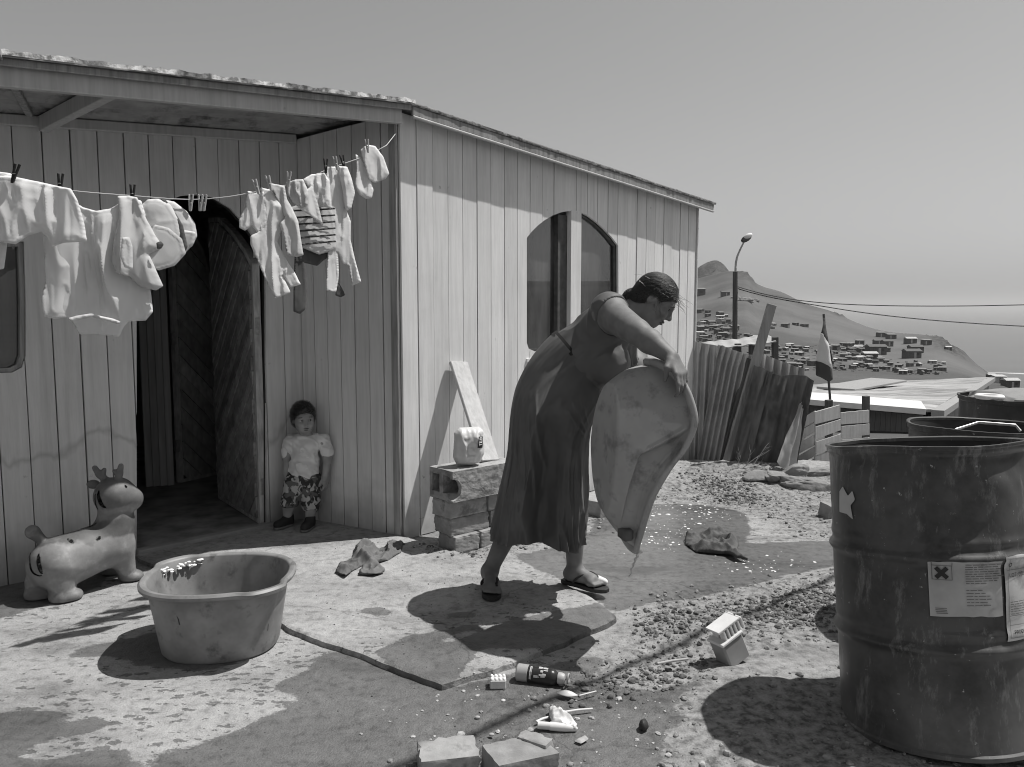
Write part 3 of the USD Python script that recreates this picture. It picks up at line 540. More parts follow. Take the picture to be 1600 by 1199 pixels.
C0 = P(630, 843, z=0); C1 = P(478, 814, z=0); L0 = P(0, 915, z=0)
U = unit(C1 - L0); N = np.array([U[1], -U[0], 0.0]); ZUP = np.array([0, 0, 1.0])
S1 = float(np.dot(C1 - C0, U)); Q1 = float(np.dot(C1 - C0, N)); LEN = 2.99; SL = float(np.dot(L0 - C0, U)) - 1.6
def hz(s, q): return 2.43 + (0.083 * s if s < 0 else -0.0846 * s) + 0.058 * q           # underside of the roof
def H3(s, q, z): return C0 + U * s + N * q + ZUP * z
house = thing('timber_house', 'pale board-clad timber house with an open porch, arched doorway and arched window', 'house', C0)
def wall_planks(parent, p0, d, n, length, pitch, topf, m, holes=(), z0=0.0, thick=0.018, gap=0.0055, jitter=0.0):
    "vertical boards along d from p0, proud of the wall by thick"
    k = int(round(length / pitch)); w = length / k; rr = random.Random(int(length * 1000))
    hs = [h for h in holes]
    for a in range(k):
        s0, s1 = a * w + gap * rr.uniform(.25, .8), (a + 1) * w - gap * rr.uniform(.25, .8); jb = rr.uniform(-jitter, jitter)
        pl = Polygon([(s0, z0 + jb), (s1, z0 + jb), (s1, topf(s1)), (s0, topf(s0))])
        for h in hs: pl = pl.difference(h)
        if pl.is_empty or pl.area < 1e-3: continue
        gs = [g for g in (pl.geoms if hasattr(pl, 'geoms') else [pl]) if g.area > 5e-4]
        t = thick + rr.uniform(-.003, .003)
        tw = rr.uniform(-.0015, .0015) / w
        for g in gs:
            me = trimesh.creation.extrude_polygon(g, t, engine='earcut'); v = me.vertices
            W = p0 + np.outer(v[:, 0], d) + np.outer(v[:, 1], ZUP) + np.outer(v[:, 2] + tw * (v[:, 0] - s0), n)
            parent.part('plank', T(W, me.faces[:, ::-1] if np.dot(np.cross(d, ZUP), n) < 0 else me.faces), m)
def wall_back(name, p0, d, n, length, topf, m, holes=(), thick=0.03):
    pl = Polygon([(0, 0.0), (length, 0.0)] + [(s, topf(s) - .004) for s in np.linspace(length, 0, 6)])
    for h in holes: pl = pl.difference(h)
    me = cat([trimesh.creation.extrude_polygon(g, thick, engine='earcut') for g in (pl.geoms if hasattr(pl, 'geoms') else [pl])]); v = me.vertices
    W = p0 + np.outer(v[:, 0], d) + np.outer(v[:, 1], ZUP) + np.outer(v[:, 2] - thick - .002, n)
    return house.part(name, T(W, me.faces[:, ::-1] if np.dot(np.cross(d, ZUP), n) < 0 else me.faces), m)
def plane_poly(pxs, p0, d, n):
    o = []
    for a, b in pxs:
        w = on_plane(a, b, p0, n); o.append((float(np.dot(w - p0, d)), float(w[2])))
    return Polygon(o).buffer(0)
# side wall with the arched window
WIN_PX = [(820,372),(828,362),(838,352),(849,344),(861,337),(873,332.5),(884,330.5),(895,330.5),(906,333),(918,339),(930,348),(942,359),(954,372),(963,384),(964,540),(958,551),(832,549),(823,545),(820,536)]
win = plane_poly(WIN_PX, C0, U, N); top_s = lambda s: hz(s, 0) - 0.02
sw = wall_back('side_wall', C0, U, N, LEN, top_s, M_DARK, [win])
wall_planks(sw, C0, U, N, LEN, 0.113, top_s, M_SIDE, [win], jitter=.012)
# back wall of the porch with arched doorway and a window
DOOR_PX = [(212,905),(211,420),(222,365),(240,330),(258,315),(280,307),(302,305),(330,309),(358,326),(383,354),(403,385),(413,412),(415,850)]
door_hole = plane_poly(DOOR_PX, C1, -U, N); LW_PX = [(-70,380),(36,378),(39,470),(39,556),(33,574),(18,582),(-70,586)]
lw_hole = plane_poly(LW_PX, C1, -U, N)
LB = S1 - SL; top_b = lambda s: hz(S1 - s, Q1) - 0.035
bw = wall_back('porch_wall', C1, -U, N, LB, top_b, M_DARK, [door_hole, lw_hole])
wall_planks(bw, C1, -U, N, LB, 0.128, top_b, M_BACK, [door_hole, lw_hole], jitter=.004)
# short return wall between porch and side wall
DB = unit(C1 - C0); NB = np.array([DB[1], -DB[0], 0]); NB = NB if NB[1] < 0 else -NB; LBW = float(np.linalg.norm(C1 - C0))
def top_r(s): w = DB * s; return hz(float(np.dot(w, U)) - 1e-6, float(np.dot(w, N))) - 0.03
rw = wall_back('return_wall', C0, DB, NB, LBW, top_r, M_DARK)
wall_planks(rw, C0 + DB * .0, DB, NB, LBW - .022, 0.115, top_r, M_RET)
for a, b, m in ((0.035, 0.02, M_TRIM),):
    house.part('corner_post', bar(C0 - DB * .0 + NB * .022 + DB * .022 + ZUP * 0.0, C0 + NB * .022 + DB * .022 + ZUP * 2.40, 0.05, 0.012, up=NB), M_TRIM)
house.part('corner_post', bar(H3(LEN + .012, .005, 0), H3(LEN + .012, .005, top_s(LEN)), .05, .012, up=U), M_SIDE)
# closing walls and floor behind
BK = -4.2
for a, b, n_ in (((SL, BK), (LEN, BK), N), ((LEN, BK), (LEN, -.04), -U), ((SL, BK), (SL, Q1 - .04), U)):
    pa, pb = H3(*a, 0), H3(*b, 0); ln = float(np.linalg.norm(pb - pa)); dd = unit(pb - pa)
    wall_back('rear_wall', pa, dd, n_, ln, lambda s: hz(float(np.dot(pa + dd * s - C0, U)), float(np.dot(pa + dd * s - C0, N))) + .01, M_INNER)
fpl = Polygon([(SL, Q1), (S1, Q1), (-.03, -.06), (LEN, -.03), (LEN, BK), (SL, BK)]); fme = trimesh.creation.extrude_polygon(fpl, .02, engine='earcut'); fv = fme.vertices
house.part('floor', T(C0 + np.outer(fv[:, 0], U) + np.outer(fv[:, 1], N) + np.outer(fv[:, 2] + .006, ZUP), fme.faces), gm('house_floor', .12, .32, scale=5, rough=.9, detail=8, bump=.4, bscale=30))
house.part('threshold', bar(H3(S1 - door_hole.bounds[2] , Q1 + .03, .03), H3(S1 - door_hole.bounds[0], Q1 + .03, .03), .06, .03), gm('threshold_wood', .22, .3, rough=.9))
# roof
def roof_sheet(s0, s1, q0, q1, name):
    ns, nq = 24, 220
    def fn(u, v):
        s = s0 + (s1 - s0) * u; q = q0 + (q1 - q0) * v
        z = 2.43 + np.where(s < 0, 0.083 * s, -0.0846 * s) + 0.058 * q + 0.010 * np.sin(q / 0.076 * 2 * math.pi) + 0.012
        z = z + .006 * (meshkit.fbm(np.stack([s * 2, q * 2, 0 * s], -1), 2, 3) - .5)
        return C0 + s[..., None] * U + q[..., None] * N + z[..., None] * ZUP
    return house.part(name, sheet(fn, ns, nq, .006, normal=ZUP), M_ROOF, smooth=50)
rl = roof_sheet(SL - .1, 0.0, BK - .1, .12, 'roof'); rr2 = roof_sheet(0.001, LEN + .16, BK - .1, .10, 'roof')
def edge_strip(s0, s1, q, m, hh, n=260, dz=0.0):
    rows = []; ss = np.linspace(s0, s1, n)
    F = [meshkit.fbm(np.column_stack([ss * k_, 0 * ss + o_, 0 * ss + 1]), 4, 3) for k_, o_ in ((14, 0), (14, 3), (30, 5))]
    for k, s in enumerate(ss):
        f = [F[0][k], F[1][k], F[2][k]]; z = hz(s, q) + .012 + dz
        a = H3(s, q + .012 + .016 * (f[0] - .5), z - .004); b = H3(s, q + .014 + .02 * (f[1] - .5), z + hh * (.3 + .9 * f[2])); c = H3(s, q - .05, z + hh * (.4 + .7 * f[0])); d = H3(s, q - .06, z + .004)
        rows.append([a, b, c, d])
    return loft(rows, True, True)
rl.part('roof_edging', edge_strip(SL - .1, .03, .11, M_ROOFEDGE, .020), M_ROOFEDGE, smooth=50)
rr2.part('roof_edging', edge_strip(.03, LEN + .16, .085, M_ROOFEDGE, .012), M_ROOFEDGE, smooth=50)
zb = lambda s, q: hz(s, q)
def beam(a, b, w, t, m, name='beam', dz=0, bev=.004): return house.part(name, bar(H3(a[0], a[1], hz(*a) + dz), H3(b[0], b[1], hz(*b) + dz), w, t, bev=bev), m)
beam((SL, .05), (-.02, .05), .045, .085, M_BEAM, dz=-.05)                      # front beam of the porch
beam((SL, .095), (.02, .095), .014, .03, M_TRIM, name='fascia_board', dz=-.008)
beam((SL, Q1 + .042), (S1 - .03, Q1 + .042), .035, .05, M_BEAM, dz=-.032)      # ledger on the porch wall
beam((.035, .085), (LEN + .14, .085), .016, .05, M_TRIM, name='fascia_board', dz=-.02)
beam((.035, .088), (LEN + .14, .088), .024, .012, M_BEAM, name='fascia_board', dz=-.052)
# rafter and the diagonal pole at the left
ra = on_plane(62, 190, C1, N) + N * .05; rb = on_plane(182, 152, C0 + N * .05, N)
ra[2] = hz(float(np.dot(ra - C0, U)), float(np.dot(ra - C0, N))) - .045; rb[2] = hz(float(np.dot(rb - C0, U)), .03) - .045
house.part('rafter', bar(ra, rb - N * .03, .045, .07), M_BEAM)
pa = on_plane(-8, 78, C0 + N * .16, N); pb = on_plane(46, 178, C1 + N * .1, N)
house.part('brace', bar(pa, pb, .03, .03), M_TRIM)
# windows of the side wall
def in_wall(poly, p0, d, n, q0, thick, m, parent, name, label=None):
    me = cat([trimesh.creation.extrude_polygon(g, thick, engine='earcut') for g in (poly.geoms if hasattr(poly, 'geoms') else [poly])]); v = me.vertices
    W = p0 + np.outer(v[:, 0], d) + np.outer(v[:, 1], ZUP) + np.outer(v[:, 2] + q0, n)
    return parent.part(name, T(W, me.faces[:, ::-1] if np.dot(np.cross(d, ZUP), n) < 0 else me.faces), m, label=label)
from shapely.geometry import box as sbox
M_FRAME = gm('window_frame', .07, .12, scale=20, rough=.6)
sA = plane_poly([(874,331),(889,331),(889,560),(874,560)], C0, U, N).bounds; sB = plane_poly([(889,330),(903,330),(903,560),(889,560)], C0, U, N).bounds
mull = sbox(sB[0], win.bounds[1] - .01, sB[2], win.bounds[3] + .01).intersection(win.buffer(.004))
in_wall(mull, C0, U, N, -.03, .052, M_SIDE, sw, 'window_post')
left_l = win.intersection(sbox(0, 0, sB[0] - .002, 3)); right_l = win.intersection(sbox(sB[2] + .002, 0, 4, 3))
for poly, q in ((left_l, -.05), (right_l, -.022)):
    fr = in_wall(poly.buffer(-.002).difference(poly.buffer(-.016)), C0, U, N, q - .012, .028, M_FRAME, house, 'window')
    in_wall(poly.buffer(-.012), C0, U, N, q - .004, .004, M_GLASS, fr, 'pane')
in_wall(sbox(sA[0] + .005, win.bounds[1] + .01, sA[2] - .004, win.bounds[3] - .03), C0, U, N, -.075, .06, M_FRAME, house, 'window_stile')
in_wall(sbox(win.bounds[0] - .005, win.bounds[1] - .022, sB[0] + .03, win.bounds[1] - .003), C0, U, N, -.03, .06, M_SIDE, house, 'window_sill')
# porch window
fr = in_wall(lw_hole.buffer(-.002).difference(lw_hole.buffer(-.022)), C1, -U, N, -.04, .045, M_TRIM, house, 'window')
in_wall(lw_hole.buffer(-.018), C1, -U, N, -.03, .004, M_GLASS, fr, 'pane')
g0 = lw_hole.bounds
for k in range(6): in_wall(sbox(g0[0] + .05 + k * .07, g0[1] + .03, g0[0] + .056 + k * .07, g0[1] + .5), C1, -U, N, -.09, .006, M_FRAME, fr, 'grille_bar')
for k in range(6): in_wall(sbox(g0[0] + .03, g0[1] + .06 + k * .08, g0[0] + .45, g0[1] + .066 + k * .08), C1, -U, N, -.097, .006, M_FRAME, fr, 'grille_bar')
# door leaf opened inwards at the right jamb: frame, diagonal boards, hinges
def door_leaf(ha, hb, zb_, top_poly, slope_sign, bw_, m, label=None, flip=1):
    "ha: hinge side foot, hb: free edge foot; top_poly: list of (fraction, height)"
    d = unit(hb - ha); w = float(np.linalg.norm(hb - ha)); n = np.array([d[1], -d[0], 0]) * flip
    outline = Polygon([(0, zb_), (w, zb_)] + [(f * w, h) for f, h in top_poly])
    def place(poly, q0, th):
        me = cat([trimesh.creation.extrude_polygon(g, th, engine='earcut') for g in (poly.geoms if hasattr(poly, 'geoms') else [poly]) if g.area > 1e-5]); v = me.vertices
        W = ha + np.outer(v[:, 0], d) + np.outer(v[:, 1], ZUP) + np.outer(v[:, 2] + q0, n)
        return T(W, me.faces[:, ::-1] if np.dot(np.cross(d, ZUP), n) < 0 else me.faces)
    leaf = house.part('door', place(outline.buffer(-.002), -.018, .036), M_DARK, label=label)
    rim = outline.difference(outline.buffer(-.03)); leaf.part('door_frame', place(rim, -.02, .042), M_DOOREDGE if bw_ < .1 else m)
    inner = outline.buffer(-.033); b = inner.bounds; k = 0; t0 = b[1] - w * 2
    while t0 < b[3] + w * 2:
        if slope_sign > 0: st = Polygon([(b[0] - .1, t0), (b[2] + .1, t0 + (b[2] - b[0] + .2) * 1.0), (b[2] + .1, t0 + (b[2] - b[0] + .2) * 1.0 + bw_ - .008), (b[0] - .1, t0 + bw_ - .008)])
        else: st = Polygon([(b[0] - .1, t0 + (b[2] - b[0] + .2) * 1.0), (b[2] + .1, t0), (b[2] + .1, t0 + bw_ - .008), (b[0] - .1, t0 + (b[2] - b[0] + .2) * 1.0 + bw_ - .008)])
        pc = st.intersection(inner)
        if not pc.is_empty and pc.area > 1e-3: leaf.part('board', place(pc, .018, .012 + .004 * ((k * 7) % 3)), m)
        t0 += bw_; k += 1
    return leaf, place, w
ha = H3(S1 - plane_poly([(413,700),(414,700),(413,705)], C1, -U, N).bounds[0] - .012, Q1 - .02, .03)
hb_dir = unit(P(346, 778, z=.03)[:2] - ha[:2]); hb = np.array([*(P(346, 778, z=.03)[:2]), .03])
topz = lambda x, y, p: on_plane(x, y, p, unit(np.cross(np.append(hb_dir, 0), ZUP)))[2]
zt0, zt1 = topz(411, 412, ha), topz(346, 336, ha)
leaf, place, wl = door_leaf(np.array([ha[0], ha[1], 0]), np.array([hb[0], hb[1], 0]), .03, [(1, zt1), (.72, zt1 - .02), (.4, zt0 + (zt1 - zt0) * .62), (.15, zt0 + (zt1 - zt0) * .28), (0, zt0)], -1, .085, M_DOOR, flip=-1)
for z in (.18, 1.15, 1.6): leaf.part('hinge', bar(ha + ZUP * z, ha + ZUP * (z + .1), .03, .008, up=N), M_METAL)
# inside: a board partition and an inner arched door
ia = P(228, 765, z=.012); ib = P(273, 762, z=.012)
for k in range(4):
    a = ia + (ib - ia) * k / 4; b = ia + (ib - ia) * (k + 1) / 4
    house.part('partition_board', bar((a * .52 + b * .48) + ZUP * .02, (a * .5 + b * .5) + ZUP * 2.0, np.linalg.norm(b - a) * .97, .02, up=np.array([.7, -.7, 0])), M_INNER)
da = P(279, 757, z=.012); db = P(346, 742, z=.012)
t1 = on_plane(300, 352, da, np.array([0, -1.0, 0]))[2]; M_IDOOR = gm('inner_door_boards', .30, .46, scale=26, rough=.8, stretch=(1, 1, .5), bump=.2, vary=.25, dirt=.04, dscale=12, dlo=.66, dhi=.7)
lf2, pl2, w2 = door_leaf(np.array([da[0], da[1], 0]), np.array([db[0], db[1], 0]), .02, [(1, t1 - .62), (.9, t1 - .4), (.72, t1 - .16), (.5, t1 - .03), (.3, t1), (0, t1 - .06)], -1, .13, M_IDOOR, flip=1)
for z in (.25, 1.05): lf2.part('hinge', bar(da + ZUP * z - N * .0, da + ZUP * (z + .09), .03, .05, up=N), M_METAL)
# ================================================================ people
def skin_material(name, g, g2, rough=0.6):
    return gm(name, g, g2, scale=18, rough=rough, spec=0.35, bump=0.12, bscale=160, bdist=.001)
M_SKIN = skin_material('skin', 0.13, 0.18); M_SKIN2 = skin_material('child_skin', 0.24, 0.30)
M_LIP = gm('lips', .07, .08, rough=.45); M_EYE = gm('eye_white', .32, rough=.5); M_IRIS = gm('iris', .012, rough=.2)
M_HAIR = usdkit.material(stage, '/World/Looks/hair', {'tc': ('texture_coordinate', {}), 'n': ('noise_texture', dict(scale=60, detail=4)), 'r': ('rgb_ramp', {'ramp': [(0, (.008,) * 3), (.5, (.014,) * 3), (1, (.04,) * 3)]}), 'b': ('bump', dict(strength=.4, distance=.002)), 'p': ('principled_bsdf', dict(roughness=.38, specular_ior_level=.6))},
    [('tc.object', 'n.vector'), ('n.fac', 'r.fac'), ('r.color', 'p.base_color'), ('n.fac', 'b.height'), ('b.normal', 'p.normal')], surface='p.BSDF')
M_DRESS = gm('dress_cloth', 0.075, 0.108, scale=5, rough=0.62, bump=.25, bscale=500, spec=.4, bdist=.001)
M_DRESS_BAND = gm('dress_band', 0.018, 0.026, rough=.8)
M_SANDAL = gm('sandal_rubber', .018, .03, rough=.6)
M_WHITE = gm('white_cloth', 0.62, 0.74, scale=9, rough=.85, bump=.15, bscale=300, bdist=.001)

def hand(F, wrist, knuckle_dir, palm_n, thumb_side, curls, s=1.0, k=.006, spread=.16, thumb_dir=None):
    "palm and five fingers; knuckle_dir: wrist to knuckles; palm_n: out of the palm; curls: per finger list of three bend angles"
    d, pn = unit(knuckle_dir), np.asarray(palm_n, float); pn = unit(pn - np.dot(pn, d) * d); sd = unit(np.cross(d, pn)) * thumb_side  # sd points to the thumb side
    W = np.asarray(wrist, float)
    lens = [(.042, .026, .020), (.046, .029, .022), (.043, .027, .021), (.034, .021, .018)]; pos = [.030, .010, -.010, -.029]; klen = [.082, .085, .080, .072]
    for q in range(4):
        kb = W + d * klen[q] * s + sd * pos[q] * s; F.cone(W + sd * pos[q] * .55 * s + d * .012 * s, kb, .0165 * s, .0115 * s, .014, )
        dirq = unit(d + sd * (1.5 - q) * spread * .3); p = kb; ang = 0; r0 = [.0098, .0100, .0095, .0085][q] * s
        for b in range(3):
            ang += curls[q][b]; v = unit(dirq * math.cos(ang) + pn * math.sin(ang)); n2 = p + v * lens[q][b] * s
            F.cone(p, n2, r0 * (1 - .1 * b), r0 * (.9 - .1 * b), .003 if b else .006); p = n2
    tb = W + d * .022 * s + sd * .024 * s; td = unit(thumb_dir) if thumb_dir is not None else unit(d * .7 + sd * .65 + pn * .35)
    t1 = tb + unit(d * .75 + sd * .75 + pn * .2) * .038 * s; F.cone(tb, t1, .017 * s, .0125 * s, .012); t2 = t1 + td * .030 * s; F.cone(t1, t2, .0118 * s, .0105 * s, .004); t3 = t2 + unit(td + pn * .3) * .024 * s; F.cone(t2, t3, .0105 * s, .0085 * s, .003)

def head(F, c, fwd, up, s=1.0, child=False, k=.02):
    "skull, jaw, nose, lips, ears; c: centre of the skull; returns a mapping from head space (forward, left, up) to the world"
    f = unit(fwd); u = np.asarray(up, float); u = unit(u - np.dot(u, f) * f); l = np.cross(u, f); M = lambda a, b, h: c + (f * a + l * b + u * h) * s
    ax = [f, l, u]
    F.ball(M(-.008, 0, .028), np.array([.098, .077, .092]) * s, .01, ax)                     # cranium
    F.ball(M(.028, 0, -.022), np.array([.066, .062, .082]) * s, .03, ax)                    # face
    jw = .040 if not child else .046
    F.ball(M(.040, 0, -.080 if not child else -.066), np.array([.042, jw, .034]) * s, .03, ax)                    # jaw and chin
    F.ball(M(.068, 0, -.094 if not child else -.076), np.array([.016, .020, .015]) * s, .02, ax)
    F.cone(M(.083, .030, .018), M(.083, -.030, .018), .014 * s, .014 * s, .022)                    # brow
    for e in (-1, 1):
        F.ball(M(.072, e * .036, -.032), np.array([.022, .024, .022]) * s, .022, ax)           # cheek
        F.ball(M(.096, e * .031, .000), np.array([.016, .017, .010]) * s, .012, ax, sub=True)   # eye socket
        F.ball(M(.076, e * .031, .001), np.array([.0125, .0155, .0125]) * s, .004, ax)           # lids
        # ear
        F.ball(M(-.006, e * .074, -.008), np.array([.020, .008, .032]) * s, .006, [unit(f - .2 * u), l, unit(u + .2 * f)])
        F.ball(M(-.002, e * .084, -.004), np.array([.010, .005, .017]) * s, .004, [unit(f - .2 * u), l, unit(u + .2 * f)], sub=True)
    n = .8 if child else 1.0
    F.cone(M(.092, 0, .008), M(.092 + .021 * n, 0, -.028), .0085 * s, .0125 * s * n, .010)
    for e in (-1, 1): F.ball(M(.100, e * .011 * n, -.033), np.array([.012, .0085, .008]) * s * n, .006, ax)
    F.ball(M(.091, 0, -.058), np.array([.013, .024, .0075]) * s, .007, ax); F.ball(M(.089, 0, -.070), np.array([.012, .021, .008]) * s, .006, ax)
    F.ball(M(.1045, 0, -.0640), np.array([.007, .024, .0015]) * s, .002, ax, sub=True)
    return M, f, l, u

def hair_strands(pts_fn, n, seed, r, name, parent, m):
    pass

# ---------------------------------------------------------------- the woman
WY = 3.58
def A(px, py, y): return P(px, py, y=y)
f_foot = P(768, 938, z=SLAB_Z); 
woman = thing('person', 'woman in long dark sleeveless dress and flip-flops, bent over and emptying a large tub', 'person', (0.15, 3.6, SLAB_Z))
FB = Field((-0.35, 2.85, 0.0), (0.95, 4.05, 1.62), 0.0045)
hip = A(866, 648, 3.60); waist = A(902, 566, 3.60); chest = A(944, 528, 3.58); neck0 = A(972, 497, 3.56); shR = A(953, 488, 3.42); shL = A(985, 512, 3.74)
hc = A(1022, 469, 3.52); hf = unit(np.array([.77, -.22, -.60])); hu = np.array([.60, .05, .80])
# torso (mostly under the dress)
FB.cone(hip, waist, .15, .135, .03); FB.cone(waist, chest, .13, .13, .05); FB.cone(chest + np.array([0, -.02, .0]), shR, .10, .075, .05); FB.cone(chest + np.array([0, .02, 0]), shL, .10, .075, .05)
FB.cone(chest, neck0, .10, .06, .05)
bR = A(955, 568, 3.47); bL = A(985, 578, 3.62)
FB.ball(bR, (.085, .075, .085), .04); FB.ball(bL, (.085, .075, .085), .04)
# neck and head
M_, hf, hl, hu = head(FB, hc, hf, hu, .92)
FB.cone(neck0 + np.array([-.01, 0, 0]), hc - hf * .035 - hu * .055, .062, .052, .03)
FB.cone(neck0 + np.array([0.03, 0, -.04]), hc + hf * .01 - hu * .075, .050, .042, .03)
# right arm: shoulder, elbow towards the camera, wrist
elR = A(995, 519, 3.20); wrR = A(1049, 558, 3.075); 
FB.cone(shR, elR, .067, .047, .03); FB.cone(shR + (elR - shR) * .35 + np.array([0, 0, -.012]), elR, .056, .045, .03)
FB.cone(elR, elR + (wrR - elR) * .38, .046, .047, .02); FB.cone(elR + (wrR - elR) * .38, wrR, .047, .028, .02)
kd = unit(A(1064, 585, 3.03) - wrR)
# fingers run down over the rim, the palm towards the tub
hand(FB, wrR, kd, np.array([-.50, .62, -.45]), -1, [(.25, .35, .2), (.35, .75, .5), (.4, .85, .6), (.45, .9, .6)], thumb_dir=np.array([.0, .35, -.9]))
# left arm: behind the tub, holding its lower end
elL = A(1000, 600, 3.60); wrL = A(992, 690, 3.50)
FB.cone(shL, elL, .065, .046, .03); FB.cone(elL, wrL, .046, .028, .02)
hand(FB, wrL, np.array([-.1, -.55, -.5]), np.array([-.6, -.5, .4]), 1, [(.3, .4, .3)] * 4)
# legs
hR = hip + np.array([-.03, -.07, -.05]); hL = hip + np.array([.05, .07, -.05])
an_b = A(765, 893, 3.66); kn_b = A(822, 770, 3.64); an_f = A(897, 893, 3.70); kn_f = A(899, 762, 3.66)
FB.cone(hip, kn_b, .10, .062, .03); FB.cone(hip, kn_f, .10, .062, .03)
def shin(kn, an, back):
    FB.cone(kn, kn + (an - kn) * .35, .056, .056, .03); FB.cone(kn + (an - kn) * .35, an, .054, .034, .03)
    FB.ball(kn + (an - kn) * .32 + back * .018, (.045, .045, .085), .03)
fb_dir = unit(np.array([.10, -.99, 0])); ff_dir = unit(np.array([.80, -.60, 0]))
shin(kn_b, an_b, -fb_dir); shin(kn_f, an_f, -ff_dir)
def foot(an, d, zs, s=1.0):
    "foot on the ground: heel, instep, ball and five toes"
    sd = np.array([d[1], -d[0], 0]); g = lambda a, b, h: np.array([an[0], an[1], zs]) + (d * a + sd * b + np.array([0, 0, h])) * s
    FB.cone(an, g(-.025, 0, .030), .034 * s, .030 * s, .02); FB.cone(an + d * .01, g(.10, 0, .026), .034 * s, .024 * s, .03); FB.cone(g(-.02, 0, .028), g(.10, 0, .022), .029 * s, .024 * s, .02)
    FB.cone(g(.085, -.022, .020), g(.105, .026, .018), .021 * s, .019 * s, .02)
    return g
def toes(g, s, inner):
    for q, (b, l, r) in enumerate(((.032, .052, .0135), (.012, .056, .0105), (-.006, .052, .0098), (-.021, .045, .0092), (-.034, .036, .0088))):
        FB.cone(g(.105, b * inner * .9, .018), g(.105 + l * .72, b * inner, .013), r * 1.05 * s, r * s, .006)
zsb, zsf = SLAB_Z + .022, .022 + SLAB_Z
gb = foot(an_b, fb_dir, zsb); toes(gb, 1.0, -1); gf = foot(an_f, ff_dir, zsf); toes(gf, 1.0, -1)
body = FB.mesh(.6)
wbody = woman.part('body', body, M_SKIN, smooth=True)
for e in (-1, 1):
    wbody.part('eye', T(*(lambda s: (s.vertices * .0108 + M_(.0785, e * .031, .000), s.faces))(trimesh.creation.icosphere(2))), M_IRIS, smooth=True)
    bq = [M_(.0985 - .012 * (t ** 2), e * (.031 + (t) * .024), .020 + .005 * (1 - t ** 2) - .004 * t) for t in np.linspace(-.9, 1, 7)]
    wbody.part('eyebrow', tube(bq, [.002, .0035, .004, .004, .0035, .003, .0015], 6), M_HAIR, smooth=True)
FL = Field(M_(.08, 0, -.064) - .04, M_(.08, 0, -.064) + .04, .002)
FL.ball(M_(.0925, 0, -.0585), (.013, .023, .0062), .003, [hf, hl, hu]); FL.ball(M_(.0905, 0, -.0695), (.012, .020, .007), .003, [hf, hl, hu]); FL.ball(M_(.1065, 0, -.0640), (.008, .024, .0013), .001, [hf, hl, hu], sub=True)
wbody.part('lips', FL.mesh(), M_LIP, smooth=True)

# hair drawn back to a low bun, with grooves that follow the combing and loose strands
def hair_cap(c, M, f, l, u, s, line, h=.0045):
    F = Field(c - .16, c + .16, h); F.ball(M(-.010, 0, .030), np.array([.105, .084, .098]) * s, .01, [f, l, u]); F.ball(M(-.055, 0, -.030), np.array([.050, .066, .060]) * s, .03, [f, l, u])
    line(F); return F
def wline(F):
    F.ball(M_(.082, 0, -.062), (.062, .09, .105), .006, [hf, hl, hu], sub=True)                      # the face stays free
    F.ball(M_(.020, .095, -.050), (.034, .032, .060), .006, [hf, hl, hu], sub=True); F.ball(M_(.020, -.095, -.050), (.034, .032, .060), .006, [hf, hl, hu], sub=True)
    F.ball(M_(-.105, 0, -.050), (.024, .028, .028), .012, [hf, hl, hu]); F.cone(M_(-.11, 0, -.06), M_(-.13, 0, -.12), .018, .008, .01)
hm = hair_cap(hc, M_, hf, hl, hu, .92, wline).mesh(.5)
rel_ = (hm.vertices - hc) @ np.array([hf, hl, hu]).T; bun = np.array([-.10, 0, -.045]); dd_ = rel_ - bun; angl = np.arctan2(dd_[:, 1], dd_[:, 2] + .02)
gro = np.sin(angl * 70 + 9 * meshkit.fbm(rel_ * 14, 3, 1)) * .22 + meshkit.fbm(np.column_stack([angl * 14, rel_[:, 0] * 6, 0 * angl]), 3, 2)
hm = T(hm.vertices + hm.vertex_normals * (gro - .5)[:, None] * .0022, hm.faces)
hairp = wbody.part('hair', hm, M_HAIR, smooth=True)
rs = random.Random(3); st = []
for q in range(80):                                                                    # wisps at brow, temple and nape
    if q < 24: a, v0 = M_(.085 + rs.uniform(-.02, .01), rs.uniform(-.06, .06), .068 + rs.uniform(-.03, .02)), hf * .9 + hu * rs.uniform(-.5, .5) + hl * rs.uniform(-.4, .4)
    elif q < 36: a, v0 = M_(.03 + rs.uniform(-.02, .02), -.079, .0 + rs.uniform(-.03, .03)), hf * .5 - hu * .8 + hl * rs.uniform(-.4, .2)
    elif q < 52: a, v0 = M_(rs.uniform(-.08, .06), rs.uniform(-.085, -.03), .03 + rs.uniform(-.02, .07)) * 1.0, -hf + hu * rs.uniform(-.3, .1) - hl * .1
    else: a, v0 = M_(-.10 + rs.uniform(-.02, .02), rs.uniform(-.03, .03), -.05), -hf * .3 - hu + np.array([0, 0, -.4]) + hl * rs.uniform(-.4, .4)
    v0 = unit(v0); ln = rs.uniform(.03, .075); pp = [a]; 
    for b in range(6): pp.append(pp[-1] + v0 * ln / 6); v0 = unit(v0 + np.array([rs.uniform(-.2, .3), rs.uniform(-.2, .2), rs.uniform(-.35, .15)]))
    st.append(tube(pp, np.linspace(.0006, .0003, 7), 4, cap=False))
hairp.part('loose_strands', cat(st), M_HAIR, kind='stuff')
